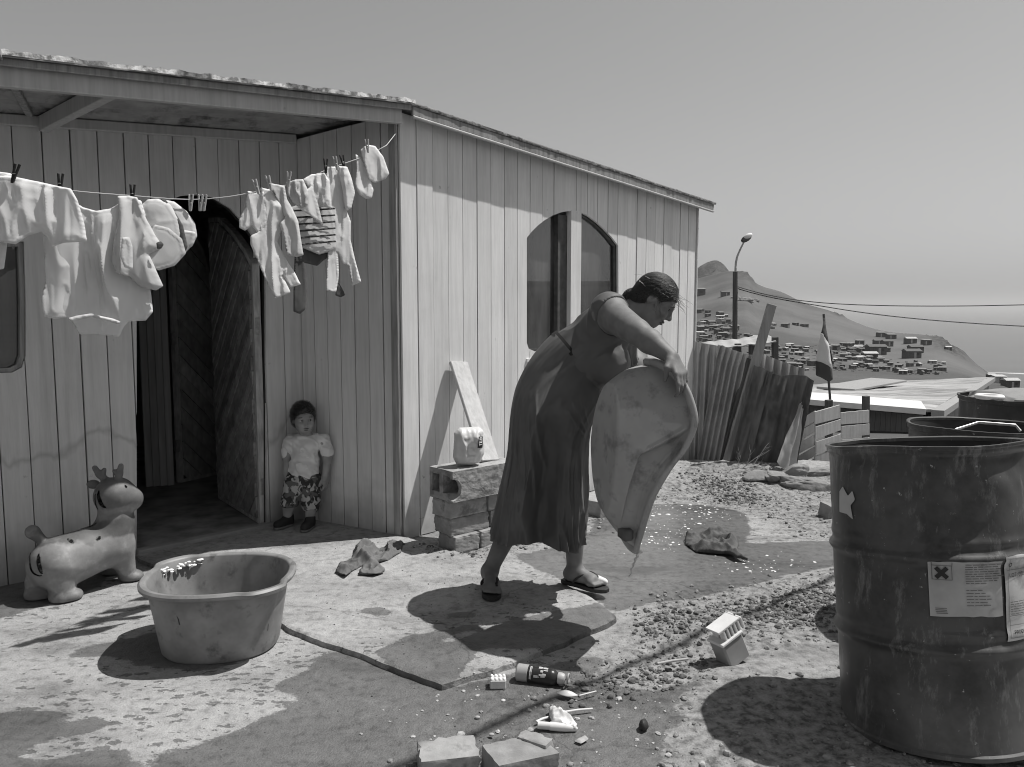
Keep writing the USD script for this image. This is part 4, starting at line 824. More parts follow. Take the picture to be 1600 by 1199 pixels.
# single strands combed back from the hairline to the knot
def curves(parent, name, strands, width, m):
    path = numbered(parent.path, name); cv = UsdGeom.BasisCurves.Define(stage, path); n = len(strands[0])
    cv.CreateTypeAttr('linear'); cv.CreateCurveVertexCountsAttr([n] * len(strands)); cv.CreatePointsAttr([Gf.Vec3f(*map(float, p - parent.base)) for s_ in strands for p in s_]); cv.CreateWidthsAttr([float(width)] * (n * len(strands))); cv.SetWidthsInterpolation('vertex')
    UsdShade.MaterialBindingAPI.Apply(cv.GetPrim()).Bind(m); setdata(cv.GetPrim(), kind='stuff')
M_STRAND = usdkit.material(stage, '/World/Looks/hair_strand', {'h': ('principled_hair_bsdf', dict(parametrization='Direct coloring', color=(.018,) * 3, roughness=.32, radial_roughness=.5))}, [], surface='h.BSDF')
def comb(hm_, c, M, f, l, u, knot, n, ln_steps, seed, jit, out):
    r_ = np.random.default_rng(seed); tri = trimesh.Trimesh(hm_.vertices, hm_.faces, process=False); vn_ = np.array(tri.vertex_normals); kd_ = cKDTree(hm_.vertices); ids = r_.integers(0, len(hm_.vertices), n); strands = []
    p = hm_.vertices[ids].copy(); lift = r_.uniform(.0006, .0036, (n, 1)); pts = []
    for k in range(ln_steps):
        _, ii = kd_.query(p); nn_ = vn_[ii]; pts.append(hm_.vertices[ii] + nn_ * lift)
        d = knot - p; d = d - nn_ * np.sum(d * nn_, axis=1, keepdims=True); d = d / (np.linalg.norm(d, axis=1, keepdims=True) + 1e-9) + r_.normal(0, jit, (n, 3)); p = hm_.vertices[ii] + d * .011
    return list(np.stack(pts, 1))
curves(hairp, 'strands', comb(hm, hc, M_, hf, hl, hu, M_(-.10, 0, -.05), 4200, 9, 2, .13, 0), .0011, M_STRAND)
# a pale hair tie and an ear ring
wbody.part('hair_tie', T(*(lambda t: (t.vertices @ np.array([hl, hu, hf]) + M_(-.092, 0, -.046), t.faces))(trimesh.creation.torus(.020, .007, 24, 8))), M_WHITE, smooth=True)

# bodice of the dress: the torso swollen by the cloth, cut at neck, arms and waist
FD = Field((0.0, 3.15, .75), (.80, 3.98, 1.52), 0.0055); o = .010
FD.cone(hip, waist, .15 + o, .138 + o, .03); FD.cone(waist, chest, .133 + o, .132 + o, .05); FD.cone(chest + np.array([0, -.02, 0]), shR, .10 + o, .074 + o, .05); FD.cone(chest + np.array([0, .02, 0]), shL, .10 + o, .074 + o, .05); FD.cone(chest, neck0, .10 + o, .055 + o, .05)
FD.ball(bR, (.085 + o, .077 + o, .085 + o), .04); FD.ball(bL, (.085 + o, .077 + o, .085 + o), .04)
adir = unit(elR - shR)
FD.cone(shR + adir * .060 + np.array([.012, -.004, -.004]), shR + adir * .30, .088, .10, .006, sub=True)            # arm holes
FD.cone(shL + unit(elL - shL) * .06, elL, .085, .10, .006, sub=True)
FD.ball(neck0 + np.array([.045, -.015, .035]), (.105, .075, .085), .006, sub=True)                                      # neckline, a deep V in front
vA, vB, vC = A(985, 515, 3.36), A(968, 585, 3.34), A(988, 520, 3.66)
for t in np.linspace(0, 1, 9):
    c = (A(992, 520, 3.44) * (1 - t) + A(972, 592, 3.43) * t); FD.ball(c + np.array([.03, -.0, 0]), (.055 * (1 - .55 * t), .05 * (1 - .65 * t) + .012, .05), .004, sub=True)
wn = unit(np.array([.86, 0, .55])); sl, pq = FD.block(FD.lo, FD.lo + FD.h * FD.n); FD.put(sl, -((pq - waist) @ wn.astype(np.float32)), 0, False) if False else None
FD.d = np.maximum(FD.d, -((pq - (waist - wn * .028)) @ wn.astype(np.float32)))
bod = FD.mesh(.5); v = bod.vertices
fold = (1 - np.abs(2 * meshkit.fbm(np.column_stack([(v - waist) @ wn * 6, (v @ unit(np.cross(wn, [0, 1, 0]))) * 13, v[:, 1] * 10]), 2, 5) - 1)) ** 2 - .6
bod = T(v + bod.vertex_normals * (fold * .012)[:, None], bod.faces)
dress = woman.part('dress', bod, M_DRESS, smooth=True)
# skirt: rings from the waist seam to the hem
ringpx = [((866,520),(938,608),.155), ((840,547),(936,632),.170), ((818,580),(927,655),.185), ((805,612),(921,678),.192), ((798,655),(918,700),.190), ((795,700),(917,727),.178), ((786,750),(917,762),.170), ((776,797),(915,806),.172), ((768,834),(913,842),.178)]
cs, us, hw, hd = [], [], [], []
for (a, b, dpt) in ringpx:
    pa, pb = A(*a, WY + .02), A(*b, WY + .02); cs.append((pa + pb) / 2); us.append((pb - pa) / 2); hd.append(dpt)
tq = np.arange(len(cs)); tf = np.linspace(0, len(cs) - 1, 84); cs = PchipInterpolator(tq, np.array(cs))(tf); us = PchipInterpolator(tq, np.array(us))(tf); hd = PchipInterpolator(tq, np.array(hd))(tf)
NA = 220; an = np.arange(NA) / NA * 2 * math.pi; rings = []
g1 = meshkit.fbm(np.stack(np.broadcast_arrays(np.cos(an[None] + .5 * np.sin((tf / 8)[:, None] * 2.5)) * 3.1, np.sin(an[None] + .5 * np.sin((tf / 8)[:, None] * 2.5)) * 3.1, (tf / 8)[:, None] * 1.5), -1), 2, 11)
g2 = meshkit.fbm(np.stack(np.broadcast_arrays(np.cos(an)[None] * 9 + 3, np.sin(an)[None] * 9, (tf / 8)[:, None] * 3.0), -1), 3, 4)
for k_ in range(len(tf)):
    t = tf[k_] / 8; wd = np.array([0, 1.0, 0]); e = 2.3
    cx_ = np.sign(np.cos(an)) * np.abs(np.cos(an)) ** (2 / e); sx_ = np.sign(np.sin(an)) * np.abs(np.sin(an)) ** (2 / e)
    amp = .010 + .050 * np.clip((t - .30) / .7, 0, 1); side_ = .35 + .65 * np.abs(np.sin(an))
    ridge1 = (1 - np.abs(2 * g1[k_] - 1)) ** 2.4 - .1; ridge2 = (1 - np.abs(2 * g2[k_] - 1)) ** 2.4
    wob = amp * side_ * (ridge1 - .3) * 1.15 + amp * .30 * side_ * (ridge2 - .3)
    pull = .004 * np.sin(an * 2 + t * 14) * (t < .5)
    # between the two knees the cloth falls in
    sm_ = lambda a_, b_: float(np.clip((t - a_) / (b_ - a_), 0, 1)) ** 2 * (3 - 2 * float(np.clip((t - a_) / (b_ - a_), 0, 1)))
    bell = lambda c_, w_: np.exp(-((an - c_) / w_) ** 2)
    dip = .050 * bell(4.42 - .32 * t, .26) * sm_(.12, .5) - .055 * bell(4.82 - .10 * t, .20) * sm_(.30, .62) + .028 * bell(5.45, .30) * sm_(.35, .7) + .020 * bell(4.9, .5) * (1 - sm_(.28, .5)) * sm_(.0, .2)
    for c0_, c1_, a_, b_, am_ in ((4.02, 4.58, .34, .82, .013), (3.86, 4.40, .40, .90, .012), (4.16, 4.66, .30, .66, .010), (3.72, 4.10, .45, 1.05, .014), (3.55, 3.80, .50, 1.1, .014), (4.95, 5.6, .22, .36, .012), (4.9, 5.7, .28, .42, .010), (5.05, 5.65, .17, .30, .010)):
        f_ = (t - a_) / (b_ - a_)
        if -.1 < f_ < 1.1: dip = dip + am_ * np.exp(-((an - (c0_ + (c1_ - c0_) * f_)) / .050) ** 2) * math.sin(math.pi * min(max((f_ + .1) / 1.2, 0), 1))
    dip = -dip
    r = cs[k_][None] + us[k_][None] * (cx_ * (1 + wob / .19 * .6))[:, None] + wd[None] * (sx_ * (hd[k_] + wob + pull + dip * 0))[:, None] + wd[None] * dip[:, None]
    if t > .9: r[:, 2] += (.012 * np.sin(an * 3 + 1) + .01 * (g1[k_] - .5)) * (t - .9) / .1
    rings.append(r)
rings = np.array(rings); inner = rings[::-1] * 1.0; cen = rings.mean(1, keepdims=True)[::-1]; inner = cen + (inner - cen) * .975
sk = loft(np.concatenate([rings, inner[:45]]), False, False)
woman_skirt = dress.part('skirt', sk, M_DRESS, smooth=True)
# the darker seam band round the waist
bandr = [cs[0][None] + us[0][None] * (np.cos(an) * 1.015)[:, None] + np.array([0, 1.0, 0])[None] * (np.sin(an) * hd[0] * 1.02)[:, None] + wn * dz for dz in (-.012, -.009, .009, .014)]
dress.part('waist_band', loft(np.array(bandr)), M_DRESS_BAND, smooth=True)
# flip-flops
def sandal(g, nm):
    out = []; 
    for a, wv in zip(np.linspace(-.062, .185, 18), [.020, .030, .034, .035, .034, .033, .032, .033, .035, .038, .041, .043, .0445, .0445, .042, .037, .028, .012]): out.append((a, wv))
    Lft = [g(a, w_, -.018) for a, w_ in out]; Rgt = [g(a, -w_, -.018) for a, w_ in out]; loop = np.array(Lft + Rgt[::-1])
    c_ = loop.mean(0); rows = [loop, loop + np.array([0, 0, .004]), loop + np.array([0, 0, .016]), c_ + (loop - c_) * .96 + np.array([0, 0, .019])]
    s_ = dress_parent.part('flip_flop', loft(np.array(rows), True, True), M_SANDAL, smooth=40)
    toe = g(.118, .022 * nm, .012)
    for e in (-1, 1):
        q0 = g(.020, .040 * e, .004); pts = [q0, g(.040, .036 * e, .030), g(.070, .024 * e + .006 * nm, .048), g(.100, .012 * e + .016 * nm, .043), g(.116, .022 * nm, .036), toe]
        xs_ = CubicSpline(np.arange(6), np.array(pts))(np.linspace(0, 5, 18)); s_.part('strap', tube(xs_, .0055, 8), M_SANDAL, smooth=True)
dress_parent = woman
sandal(gb, -1); sandal(gf, -1)
# a white piece round the big toe of the leading foot
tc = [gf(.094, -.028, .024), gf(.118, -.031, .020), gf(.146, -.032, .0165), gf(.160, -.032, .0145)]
woman.part('toe_dressing', tube(tc, [.0185, .0185, .0165, .011], 14), M_WHITE, smooth=True, label='white piece over the big toe')

# ---------------------------------------------------------------- the child in the corner of the porch
BY = 4.74; bz0 = SLAB_Z - .005
boy = thing('person', 'small child in pale t-shirt and camouflage shorts standing in the porch corner', 'person', P(470, 828, z=SLAB_Z))
FC = Field((-1.62, 4.35, 0.0), (-1.02, 5.02, .96), 0.0038)
def Bq(px, py, y=BY): return P(px, py, y=y)
bh = Bq(474, 654, BY - .01); bf = unit(np.array([.42, -.90, -.06])); Mb, bfv, blv, buv = head(FC, bh, bf, np.array([-.04, 0, 1.0]), .80, child=True)
bch = Bq(478, 697); bpel = Bq(474, 745); bnk = Bq(477, 678)
FC.cone(bnk, bh - buv * .06, .032, .032, .02); FC.cone(bch, bpel, .072, .078, .04, (np.array([.3, 1, 0]), .8)); FC.cone(Bq(457, 692), Bq(501, 690), .032, .032, .03)
armL = [Bq(454, 690), Bq(449, 715, BY + .01), Bq(447, 741, BY - .02)]; armR = [Bq(505, 688, BY - .0), Bq(512, 718, BY + .0), Bq(508, 745, BY - .0)]
FC.chain(armL, [.034, .026, .019], .015); FC.chain(armR, [.034, .026, .019], .015)
cr = [(.35, .5, .3), (.4, .5, .4), (.45, .6, .4), (.5, .6, .4)]
hand(FC, armL[2], np.array([.02, -.05, -1]), np.array([.9, .3, 0]), 1, cr, s=.56, k=.004); hand(FC, armR[2], np.array([.12, -.05, -1]), np.array([-.8, .5, 0]), -1, cr, s=.56, k=.004)
legs_ = ([Bq(462, 752, BY - .01), Bq(452, 783, BY - .03), Bq(449, 808, BY - .02)], [Bq(487, 752), Bq(486, 786, BY - .01), Bq(484, 814, BY - .06)])
for lg in legs_: FC.chain(lg, [.056, .042, .026], .03)
cb = FC.mesh(.6); cbp = boy.part('body', cb, M_SKIN2, smooth=True)
for e in (-1, 1):
    w_ = T(*(lambda s: (s.vertices * .0098 + Mb(.079, e * .031, .000), s.faces))(trimesh.creation.icosphere(2))); ey = cbp.part('eye', w_, M_EYE, smooth=True)
    ey.part('iris', T(*(lambda s: (s.vertices * .0062 + Mb(.0845, e * .031 + .003, .0005), s.faces))(trimesh.creation.icosphere(2))), M_IRIS, smooth=True)
    bq = [Mb(.0985 - .012 * (t ** 2), e * (.031 + t * .022), .022 + .004 * (1 - t ** 2)) for t in np.linspace(-.9, 1, 7)]; cbp.part('eyebrow', tube(bq, [.001, .002, .0025, .0025, .002, .0018, .001], 6), M_HAIR, smooth=True)
FL = Field(Mb(.08, 0, -.064) - .03, Mb(.08, 0, -.064) + .03, .0018); FL.ball(Mb(.0925, 0, -.0585), np.array([.013, .022, .0062]) * .8, .002, [bfv, blv, buv]); FL.ball(Mb(.0905, 0, -.0695), np.array([.012, .019, .007]) * .8, .002, [bfv, blv, buv]); FL.ball(Mb(.1065, 0, -.0640), np.array([.008, .024, .0013]) * .8, .001, [bfv, blv, buv], sub=True)
cbp.part('lips', FL.mesh(), M_LIP, smooth=True)
def bline(F):
    F.ball(Mb(.088, 0, -.045), np.array([.068, .10, .098]) * .8, .005, [bfv, blv, buv], sub=True)
    for e in (-1, 1): F.ball(Mb(.0, e * .10, -.050), np.array([.050, .035, .070]) * .8, .005, [bfv, blv, buv], sub=True)
    F.ball(Mb(-.05, 0, -.11), np.array([.09, .11, .05]) * .8, .01, [bfv, blv, buv], sub=True)
hb_ = hair_cap(bh, Mb, bfv, blv, buv, .80, bline, .0038).mesh(.4); hb_ = T(hb_.vertices + hb_.vertex_normals * ((meshkit.fbm(hb_.vertices * 120, 2, 3) - .35) * .007)[:, None], hb_.faces)
bhp = cbp.part('hair', hb_, M_HAIR, smooth=True)
r_ = np.random.default_rng(5); vn_ = np.array(hb_.vertex_normals); ids = r_.integers(0, len(hb_.vertices), 3600); d0 = vn_[ids] + np.array([.25, -.35, -.1]) * .8 + r_.normal(0, .28, (3600, 3)); d0 /= np.linalg.norm(d0, axis=1, keepdims=True); ln = r_.uniform(.006, .013, (3600, 1))
curves(bhp, 'strands', list(np.stack([hb_.vertices[ids] + d0 * ln * k + np.array([0, 0, -.0012]) * k * k for k in (0, .5, 1.0)], 1)), .0012, M_STRAND)
# t-shirt
FS = Field((-1.62, 4.4, .28), (-1.02, 5.0, .74), 0.0042); o = .006
FS.cone(bch, Bq(474, 738), .074 + o, .086 + o, .04, (np.array([.3, 1, 0]), .82)); FS.cone(Bq(458, 690), Bq(500, 688), .030 + o, .030 + o, .03)
FS.cone(armL[0], armL[0] + (armL[1] - armL[0]) * .74 + np.array([-.008, 0, 0]), .031 + o, .027 + o, .012); FS.cone(armR[0], armR[0] + (armR[1] - armR[0]) * .62 + np.array([.008, 0, 0]), .031 + o, .028 + o, .012)
FS.ball(bnk + np.array([0.01, -.02, .022]), (.050, .05, .034), .004, sub=True)
sl, pq = FS.block(FS.lo, FS.lo + FS.h * FS.n); zlow = Bq(474, 745)[2]; FS.d = np.maximum(FS.d, (zlow - pq[..., 2]) )
ts = FS.mesh(.5); v = ts.vertices; ts = T(v + ts.vertex_normals * (((1 - np.abs(2 * meshkit.fbm(v * np.array([17, 17, 9]) + v[:, [2, 2, 2]] * 6, 2, 2) - 1)) ** 2 - .5) * .013)[:, None], ts.faces)
tsp = boy.part('t_shirt', ts, gm('shirt_cloth', .58, .68, rough=.9, scale=12, bump=.15, bscale=300, bdist=.001), smooth=True)
# pale print on the chest: little strips that follow the cloth
tri_ = trimesh.Trimesh(ts.vertices, ts.faces, process=False); tk = cKDTree(ts.vertices); pr = []
rs = random.Random(8)
for q in range(26):
    cpx = 474 + rs.gauss(0, 7); cpy = 712 + rs.gauss(0, 9); e_ = P(cpx, cpy, y=BY - .10); dists, ids = tk.query(e_); c_ = ts.vertices[ids]; n_ = tri_.vertex_normals[ids]
    if n_[1] > -.3: continue
    s1_ = unit(np.cross(n_, ZUP)); pr.append(frame_box(c_ + n_ * .001, [unit(s1_ + ZUP * rs.uniform(-.6, .6)), unit(np.cross(n_, s1_)), n_], [rs.uniform(.003, .009), .0018, .0012]))
tsp.part('print', cat(pr), M_WHITE, kind='stuff')
# camouflage shorts
FT = Field((-1.62, 4.4, .10), (-1.02, 5.0, .50), 0.0042)
FT.cone(Bq(474, 742), Bq(474, 752), .086, .090, .03, (np.array([.3, 1, 0]), .88))
for lg, kx in zip(legs_, (-6, 4)): FT.cone(lg[0], lg[1] + (lg[2] - lg[1]) * .10, .066, .054, .025)
lo_l = Bq(452, 789)[2]; lo_r = Bq(486, 803)[2]; sl, pq = FT.block(FT.lo, FT.lo + FT.h * FT.n)
midx = Bq(469, 780)[0]; FT.d = np.maximum(FT.d, np.where(pq[..., 0] < midx, lo_l, lo_r) - pq[..., 2])
sh = FT.mesh(.5); v = sh.vertices; sh = T(v + sh.vertex_normals * ((meshkit.fbm(v * np.array([25, 25, 14]), 3, 6) - .45) * .014)[:, None], sh.faces)
c3 = lambda x: (x, x, x)
M_CAMO = usdkit.material(stage, '/World/Looks/camouflage', {'tc': ('texture_coordinate', {}), 'n1': ('noise_texture', dict(scale=17, detail=2, distortion=.8)), 'n2': ('noise_texture', dict(scale=22, detail=2, distortion=1.0)), 'mp': ('mapping', dict(location=(3, 1, 2))), 'r1': ('rgb_ramp', {'ramp': [(0, c3(.03)), (.47, c3(.03)), (.475, c3(.10)), (1, c3(.10))], 'interpolate': True}), 'r2': ('rgb_ramp', {'ramp': [(0, c3(0)), (.56, c3(0)), (.57, c3(1)), (1, c3(1))]}), 'm': ('mix', dict(color2=c3(.38))), 'p': ('principled_bsdf', dict(roughness=.9))},
    [('tc.object', 'n1.vector'), ('tc.object', 'mp.vector'), ('mp.vector', 'n2.vector'), ('n1.fac', 'r1.fac'), ('n2.fac', 'r2.fac'), ('r2.color', 'm.fac'), ('r1.color', 'm.color1'), ('m.color', 'p.base_color')], surface='p.BSDF')
boy.part('shorts', sh, M_CAMO, smooth=True)
M_SHOE = gm('shoe_canvas', .02, .04, rough=.7); M_SOLE = gm('shoe_sole', .12, .18, rough=.8)
for lg, d in zip(legs_, (unit(np.array([-.55, -.85, 0])), unit(np.array([-.15, -1, 0])))):
    a = lg[2]; FZ = Field(np.array([a[0] - .13, a[1] - .16, 0]), np.array([a[0] + .13, a[1] + .12, .14]), .0035); zg = SLAB_Z + .006; q = lambda x, z: np.array([a[0], a[1], zg + z]) + d * x
    FZ.cone(q(-.015, .022), q(.075, .020), .027, .026, .01); FZ.cone(q(-.012, .052), q(-.010, .02), .030, .027, .01); FZ.cone(q(.0, .045), q(.05, .022), .026, .024, .012); FZ.ball(q(-.012, .082), (.027, .027, .02), .004, sub=True)
    sl, pq = FZ.block(FZ.lo, FZ.lo + FZ.h * FZ.n); FZ.d = np.maximum(FZ.d, zg + .004 - pq[..., 2])
    sp_ = boy.part('shoe', FZ.mesh(.4), M_SHOE, smooth=True)
    outl = [q(x, -.002) + np.array([d[1], -d[0], 0]) * w_ for x, w_ in zip(np.linspace(-.042, .102, 9), (.012, .026, .029, .028, .028, .030, .030, .026, .010))] + [q(x, -.002) - np.array([d[1], -d[0], 0]) * w_ for x, w_ in zip(np.linspace(.102, -.042, 9), (.010, .026, .030, .030, .028, .028, .029, .026, .012))]
    o_ = np.array(outl); sp_.part('sole', loft(np.array([o_, o_ + [0, 0, .010]]), True, True), M_SOLE)
# ================================================================ things in the yard
def px_poly(pts, y):
    "photo outline measured on the plane at forward distance y: (x, z) in metres"
    return [tuple(P(a, b, y=y)[[0, 2]]) for a, b in pts]
M_TUB = gm('tub_plastic', .15, .23, scale=9, rough=.5, spec=.4, dirt=.07, dscale=13, dlo=.55, dhi=.72, bump=.06, bscale=160, bdist=.001)
M_TUB2 = gm('tub_plastic_pale', .30, .37, scale=6, rough=.5, spec=.4, dirt=.13, dscale=10, dlo=.52, dhi=.72, bump=.06, bscale=160, bdist=.001)
M_WATER = usdkit.material(stage, '/World/Looks/water', {'p': ('principled_bsdf', dict(base_color=(.55,) * 3, roughness=.05, transmission_weight=.85, ior=1.33))}, [], surface='p.BSDF')
M_FOAM = gm('foam', .75, .85, scale=50, rough=.6)

# ---------------------------------------------------------------- tub on the ground
def ground_tub():
    c = np.array([*P(333, 975, z=0)[:2], 0.0]); c[1] = 3.10; c[0] = -1.165
    t = thing('plastic_tub', 'oval plastic tub with dribbles standing on the wet concrete near the toy', 'tub', c)
    ang = np.arange(160) / 160 * 2 * math.pi; rot = math.radians(8)
    def outline(rx, ry, bump):
        e = 2.35; x = np.sign(np.cos(ang)) * np.abs(np.cos(ang)) ** (2 / e) * rx; y = np.sign(np.sin(ang)) * np.abs(np.sin(ang)) ** (2 / e) * ry
        if bump:                                                             # two handles: lips that step out from the rim
            for a0, wd in ((math.radians(-47), .34), (math.radians(137), .34)):
                d = (ang - a0 + math.pi) % (2 * math.pi) - math.pi; k = 1 / (1 + np.exp((np.abs(d) - wd) * 28)); f = 1 + bump * k; x = x * f; y = y * f
        return np.stack([x * math.cos(rot) - y * math.sin(rot), x * math.sin(rot) + y * math.cos(rot)], 1)
    hz_ = .285; prof = [(.0, .212, .190), (.012, .222, .200), (.05, .229, .207), (.12, .240, .218), (.2, .253, .231), (.262, .262, .240)]
    rings = [np.column_stack([outline(rx, ry, .10 * max(0, (z - .16) / .1)), np.full(160, z)]) for z, rx, ry in prof]
    def rimz(b): return hz_ + 0 * b
    for dx, dz in ((.006, .272), (.020, .268), (.029, .275), (.030, .286), (.022, .294), (.008, .293), (-.002, .285)): rings.append(np.column_stack([outline(.264 + dx, .242 + dx, .10), np.full(160, dz)]))
    for z, rx, ry in [(.23, .254, .232), (.12, .234, .212), (.03, .218, .196), (.014, .20, .18)]: rings.append(np.column_stack([outline(rx, ry, .10 * max(0, (z - .16) / .1)), np.full(160, z)]))
    b = t.part('shell', T(*(lambda m: (m.vertices + c, m.faces))(loft(np.array(rings), True, True))), M_TUB, smooth=42)
    # suds left on the handle inside, and dribbles down the front
    rs = random.Random(4); sd = []
    for q in range(40):
        a = math.radians(137) + rs.uniform(-.38, .38); rx = .270 * rs.uniform(.99, 1.05); p = np.array([rx * math.cos(a + rot), .246 * 1.0 * math.sin(a + rot) * (rx / .270), .268 + rs.uniform(-.012, .012)]) + c
        s = trimesh.creation.icosphere(1, rs.uniform(.003, .008)); sd.append(T(s.vertices * [1.4, 1.2, .6] + p, s.faces))
    t.part('suds', cat(sd), M_FOAM, kind='stuff')
    dr = []
    for px0, py0, pts in ((402, 930, [(400, 940), (394, 955), (385, 963), (383, 975), (381, 985)]), (275, 958, [(276, 960), (279, 968), (281, 976)]), (425, 932, [(424, 940), (421, 955), (419, 972), (418, 985)])):
        line = []
        for a, b_ in pts:
            for yy in np.arange(2.8, 3.4, .004):
                w = P(a, b_, y=yy) - c; f = np.interp(w[2], [0, .05, .26], [.222, .229, .262]); g = np.interp(w[2], [0, .05, .26], [.20, .207, .24]); xr, yr = w[0] * math.cos(rot) + w[1] * math.sin(rot), -w[0] * math.sin(rot) + w[1] * math.cos(rot)
                if abs(xr / f) ** 2.35 + abs(yr / g) ** 2.35 <= 1.0: line.append(w + c + np.array([0, -.001, 0])); break
        if len(line) > 2: dr.append(tube(line, [.0018, .0022, .0026, .003, .002][:len(line)], 6))
    if dr: b.part('dribbles', cat(dr), gm('dark_water', .03, rough=.15), kind='stuff')
    # a little water in the bottom
    w = outline(.205, .185, 0); t.part('water', T(np.vstack([np.column_stack([w, np.full(160, .02)]), [[0, 0, .02]]]) + c, [[i_, (i_ + 1) % 160, 160] for i_ in range(160)]), M_WATER)
ground_tub()

# ---------------------------------------------------------------- the big tub in the woman's hands
def held_tub():
    Y = 3.20; base = P(1000, 855, y=Y)
    t = thing('baby_bath', 'large plastic baby bath tipped on end in the hands of the woman, water running out', 'tub', P(975, 760, y=Y))
    wd = unit(np.array([.25, -.95, .0])); ns, na = 0, 360
    Bc = [(953,600),(945,650),(941,700),(940,750),(941,795)]; Rc = [(1014,571),(1030,588),(1042,622),(1045,648),(1033,684),(1007,722),(990,762),(984,800),(982,832),(988,853)]
    bs = np.linspace(0, 1, len(Bc)); rs_ = np.array([0,.08,.2,.28,.4,.54,.68,.8,.92,1.0])
    Bx = PchipInterpolator(bs, np.array([P(a, b, y=Y) for a, b in Bc])); Rx = PchipInterpolator(rs_, np.array([P(a, b, y=Y) for a, b in Rc]))
    th = np.arange(na) / na * 2 * math.pi; s = (1 - np.cos(th)) / 2; e = np.sign(np.sin(th)) * np.abs(np.sin(th)) ** .86
    Ww = np.interp(s, [0, .3, .6, .8, 1], [.195, .20, .160, .125, .11]); bw_ = np.interp(s, [0, .5, 1], [.135, .135, .105])
    b0 = Bx(s) + wd * (e * bw_)[:, None]; r0 = Rx(s) + wd * (e * Ww)[:, None]
    ax = unit((Rx(.4) - Bx(.5))); rows = []
    def row(t_, off=0.0, shift=0.0):
        bul = .018 * np.sin(math.pi * min(max(t_, 0), 1)); p = b0 * (1 - t_) + r0 * t_
        out = e[:, None] * wd + (np.cos(th) * -1)[:, None] * np.array([0, 0, -1.0]); out /= np.linalg.norm(out, axis=1, keepdims=True) + 1e-9
        # the seat step moulded into the wall: full at the head end, drawn in at the foot end
        side_ = np.abs(e); edge = .62 - .26 * t_ ; step = 1 / (1 + np.exp((s - edge) * 42)); st2 = 1 / (1 + np.exp((.10 + .95 * (1 - t_) * .9 - s) * 30))
        ed = .34 + (.95 - t_) * .26; sg_ = 1 / (1 + np.exp(-(s - ed) * 130)); lip_ = np.exp(-((s - ed + .018) / .020) ** 2); tf_ = min(max((t_ - .40) / .07, 0), 1) * min(max((1.0 - t_) / .06, 0), 1)
        mould = (.010 + (.012 * lip_ - .036 * sg_ * np.clip((1.02 - s) / .35, 0, 1)) * tf_) * side_
        return p + out * (bul + mould + off)[:, None] + ax * shift if np.ndim(off) else p + out * ((bul + mould) + off)[:, None] + ax * shift
    outs = [row(0, -.012, .0), row(0.0, -.002, .004)] + [row(x) for x in np.linspace(.03, 1.0, 48)]
    rim = [row(1.0, .012, -.006), row(1.0, .024, -.006), row(1.0, .030, .002), row(1.0, .030, .012), row(1.0, .022, .018), row(1.0, .008, .018), row(1.0, -.004, .012)]
    ins = [row(x, -.006, 0) for x in np.linspace(.97, .05, 14)]
    t.part('shell', loft(np.array(outs + rim + ins), True, True), M_TUB2, smooth=40)
    # dark block standing in for the shaded recess under the rim
    gb_ = P(966, 826, y=Y) + wd * .075
    t.part('grip', frame_box(gb_, [ax, wd, np.array([0, 0, 1.0])], [.020, .038, .024], .008), M_FRAME, smooth=40)
    # the last of the water
    lip = P(998, 858, y=Y) + wd * .03; pts = [lip]
    for q in range(1, 16): f = q / 15; pts.append(lip + np.array([-.010 - .040 * f + .003 * math.sin(q * 2.1), .004 * math.sin(q * 1.3), -.002 - .075 * f - .035 * f * f]))
    w = single('water_stream', tube(pts, np.interp(np.arange(16), [0, 4, 10, 15], [.007, .005, .0032, .0012]) * (1 + .35 * np.sin(np.arange(16) * 2.4)), 8), M_WATER, 'thin trickle of water running off the lip of the tipped tub', 'water', smooth=True)
    return t
held_tub()

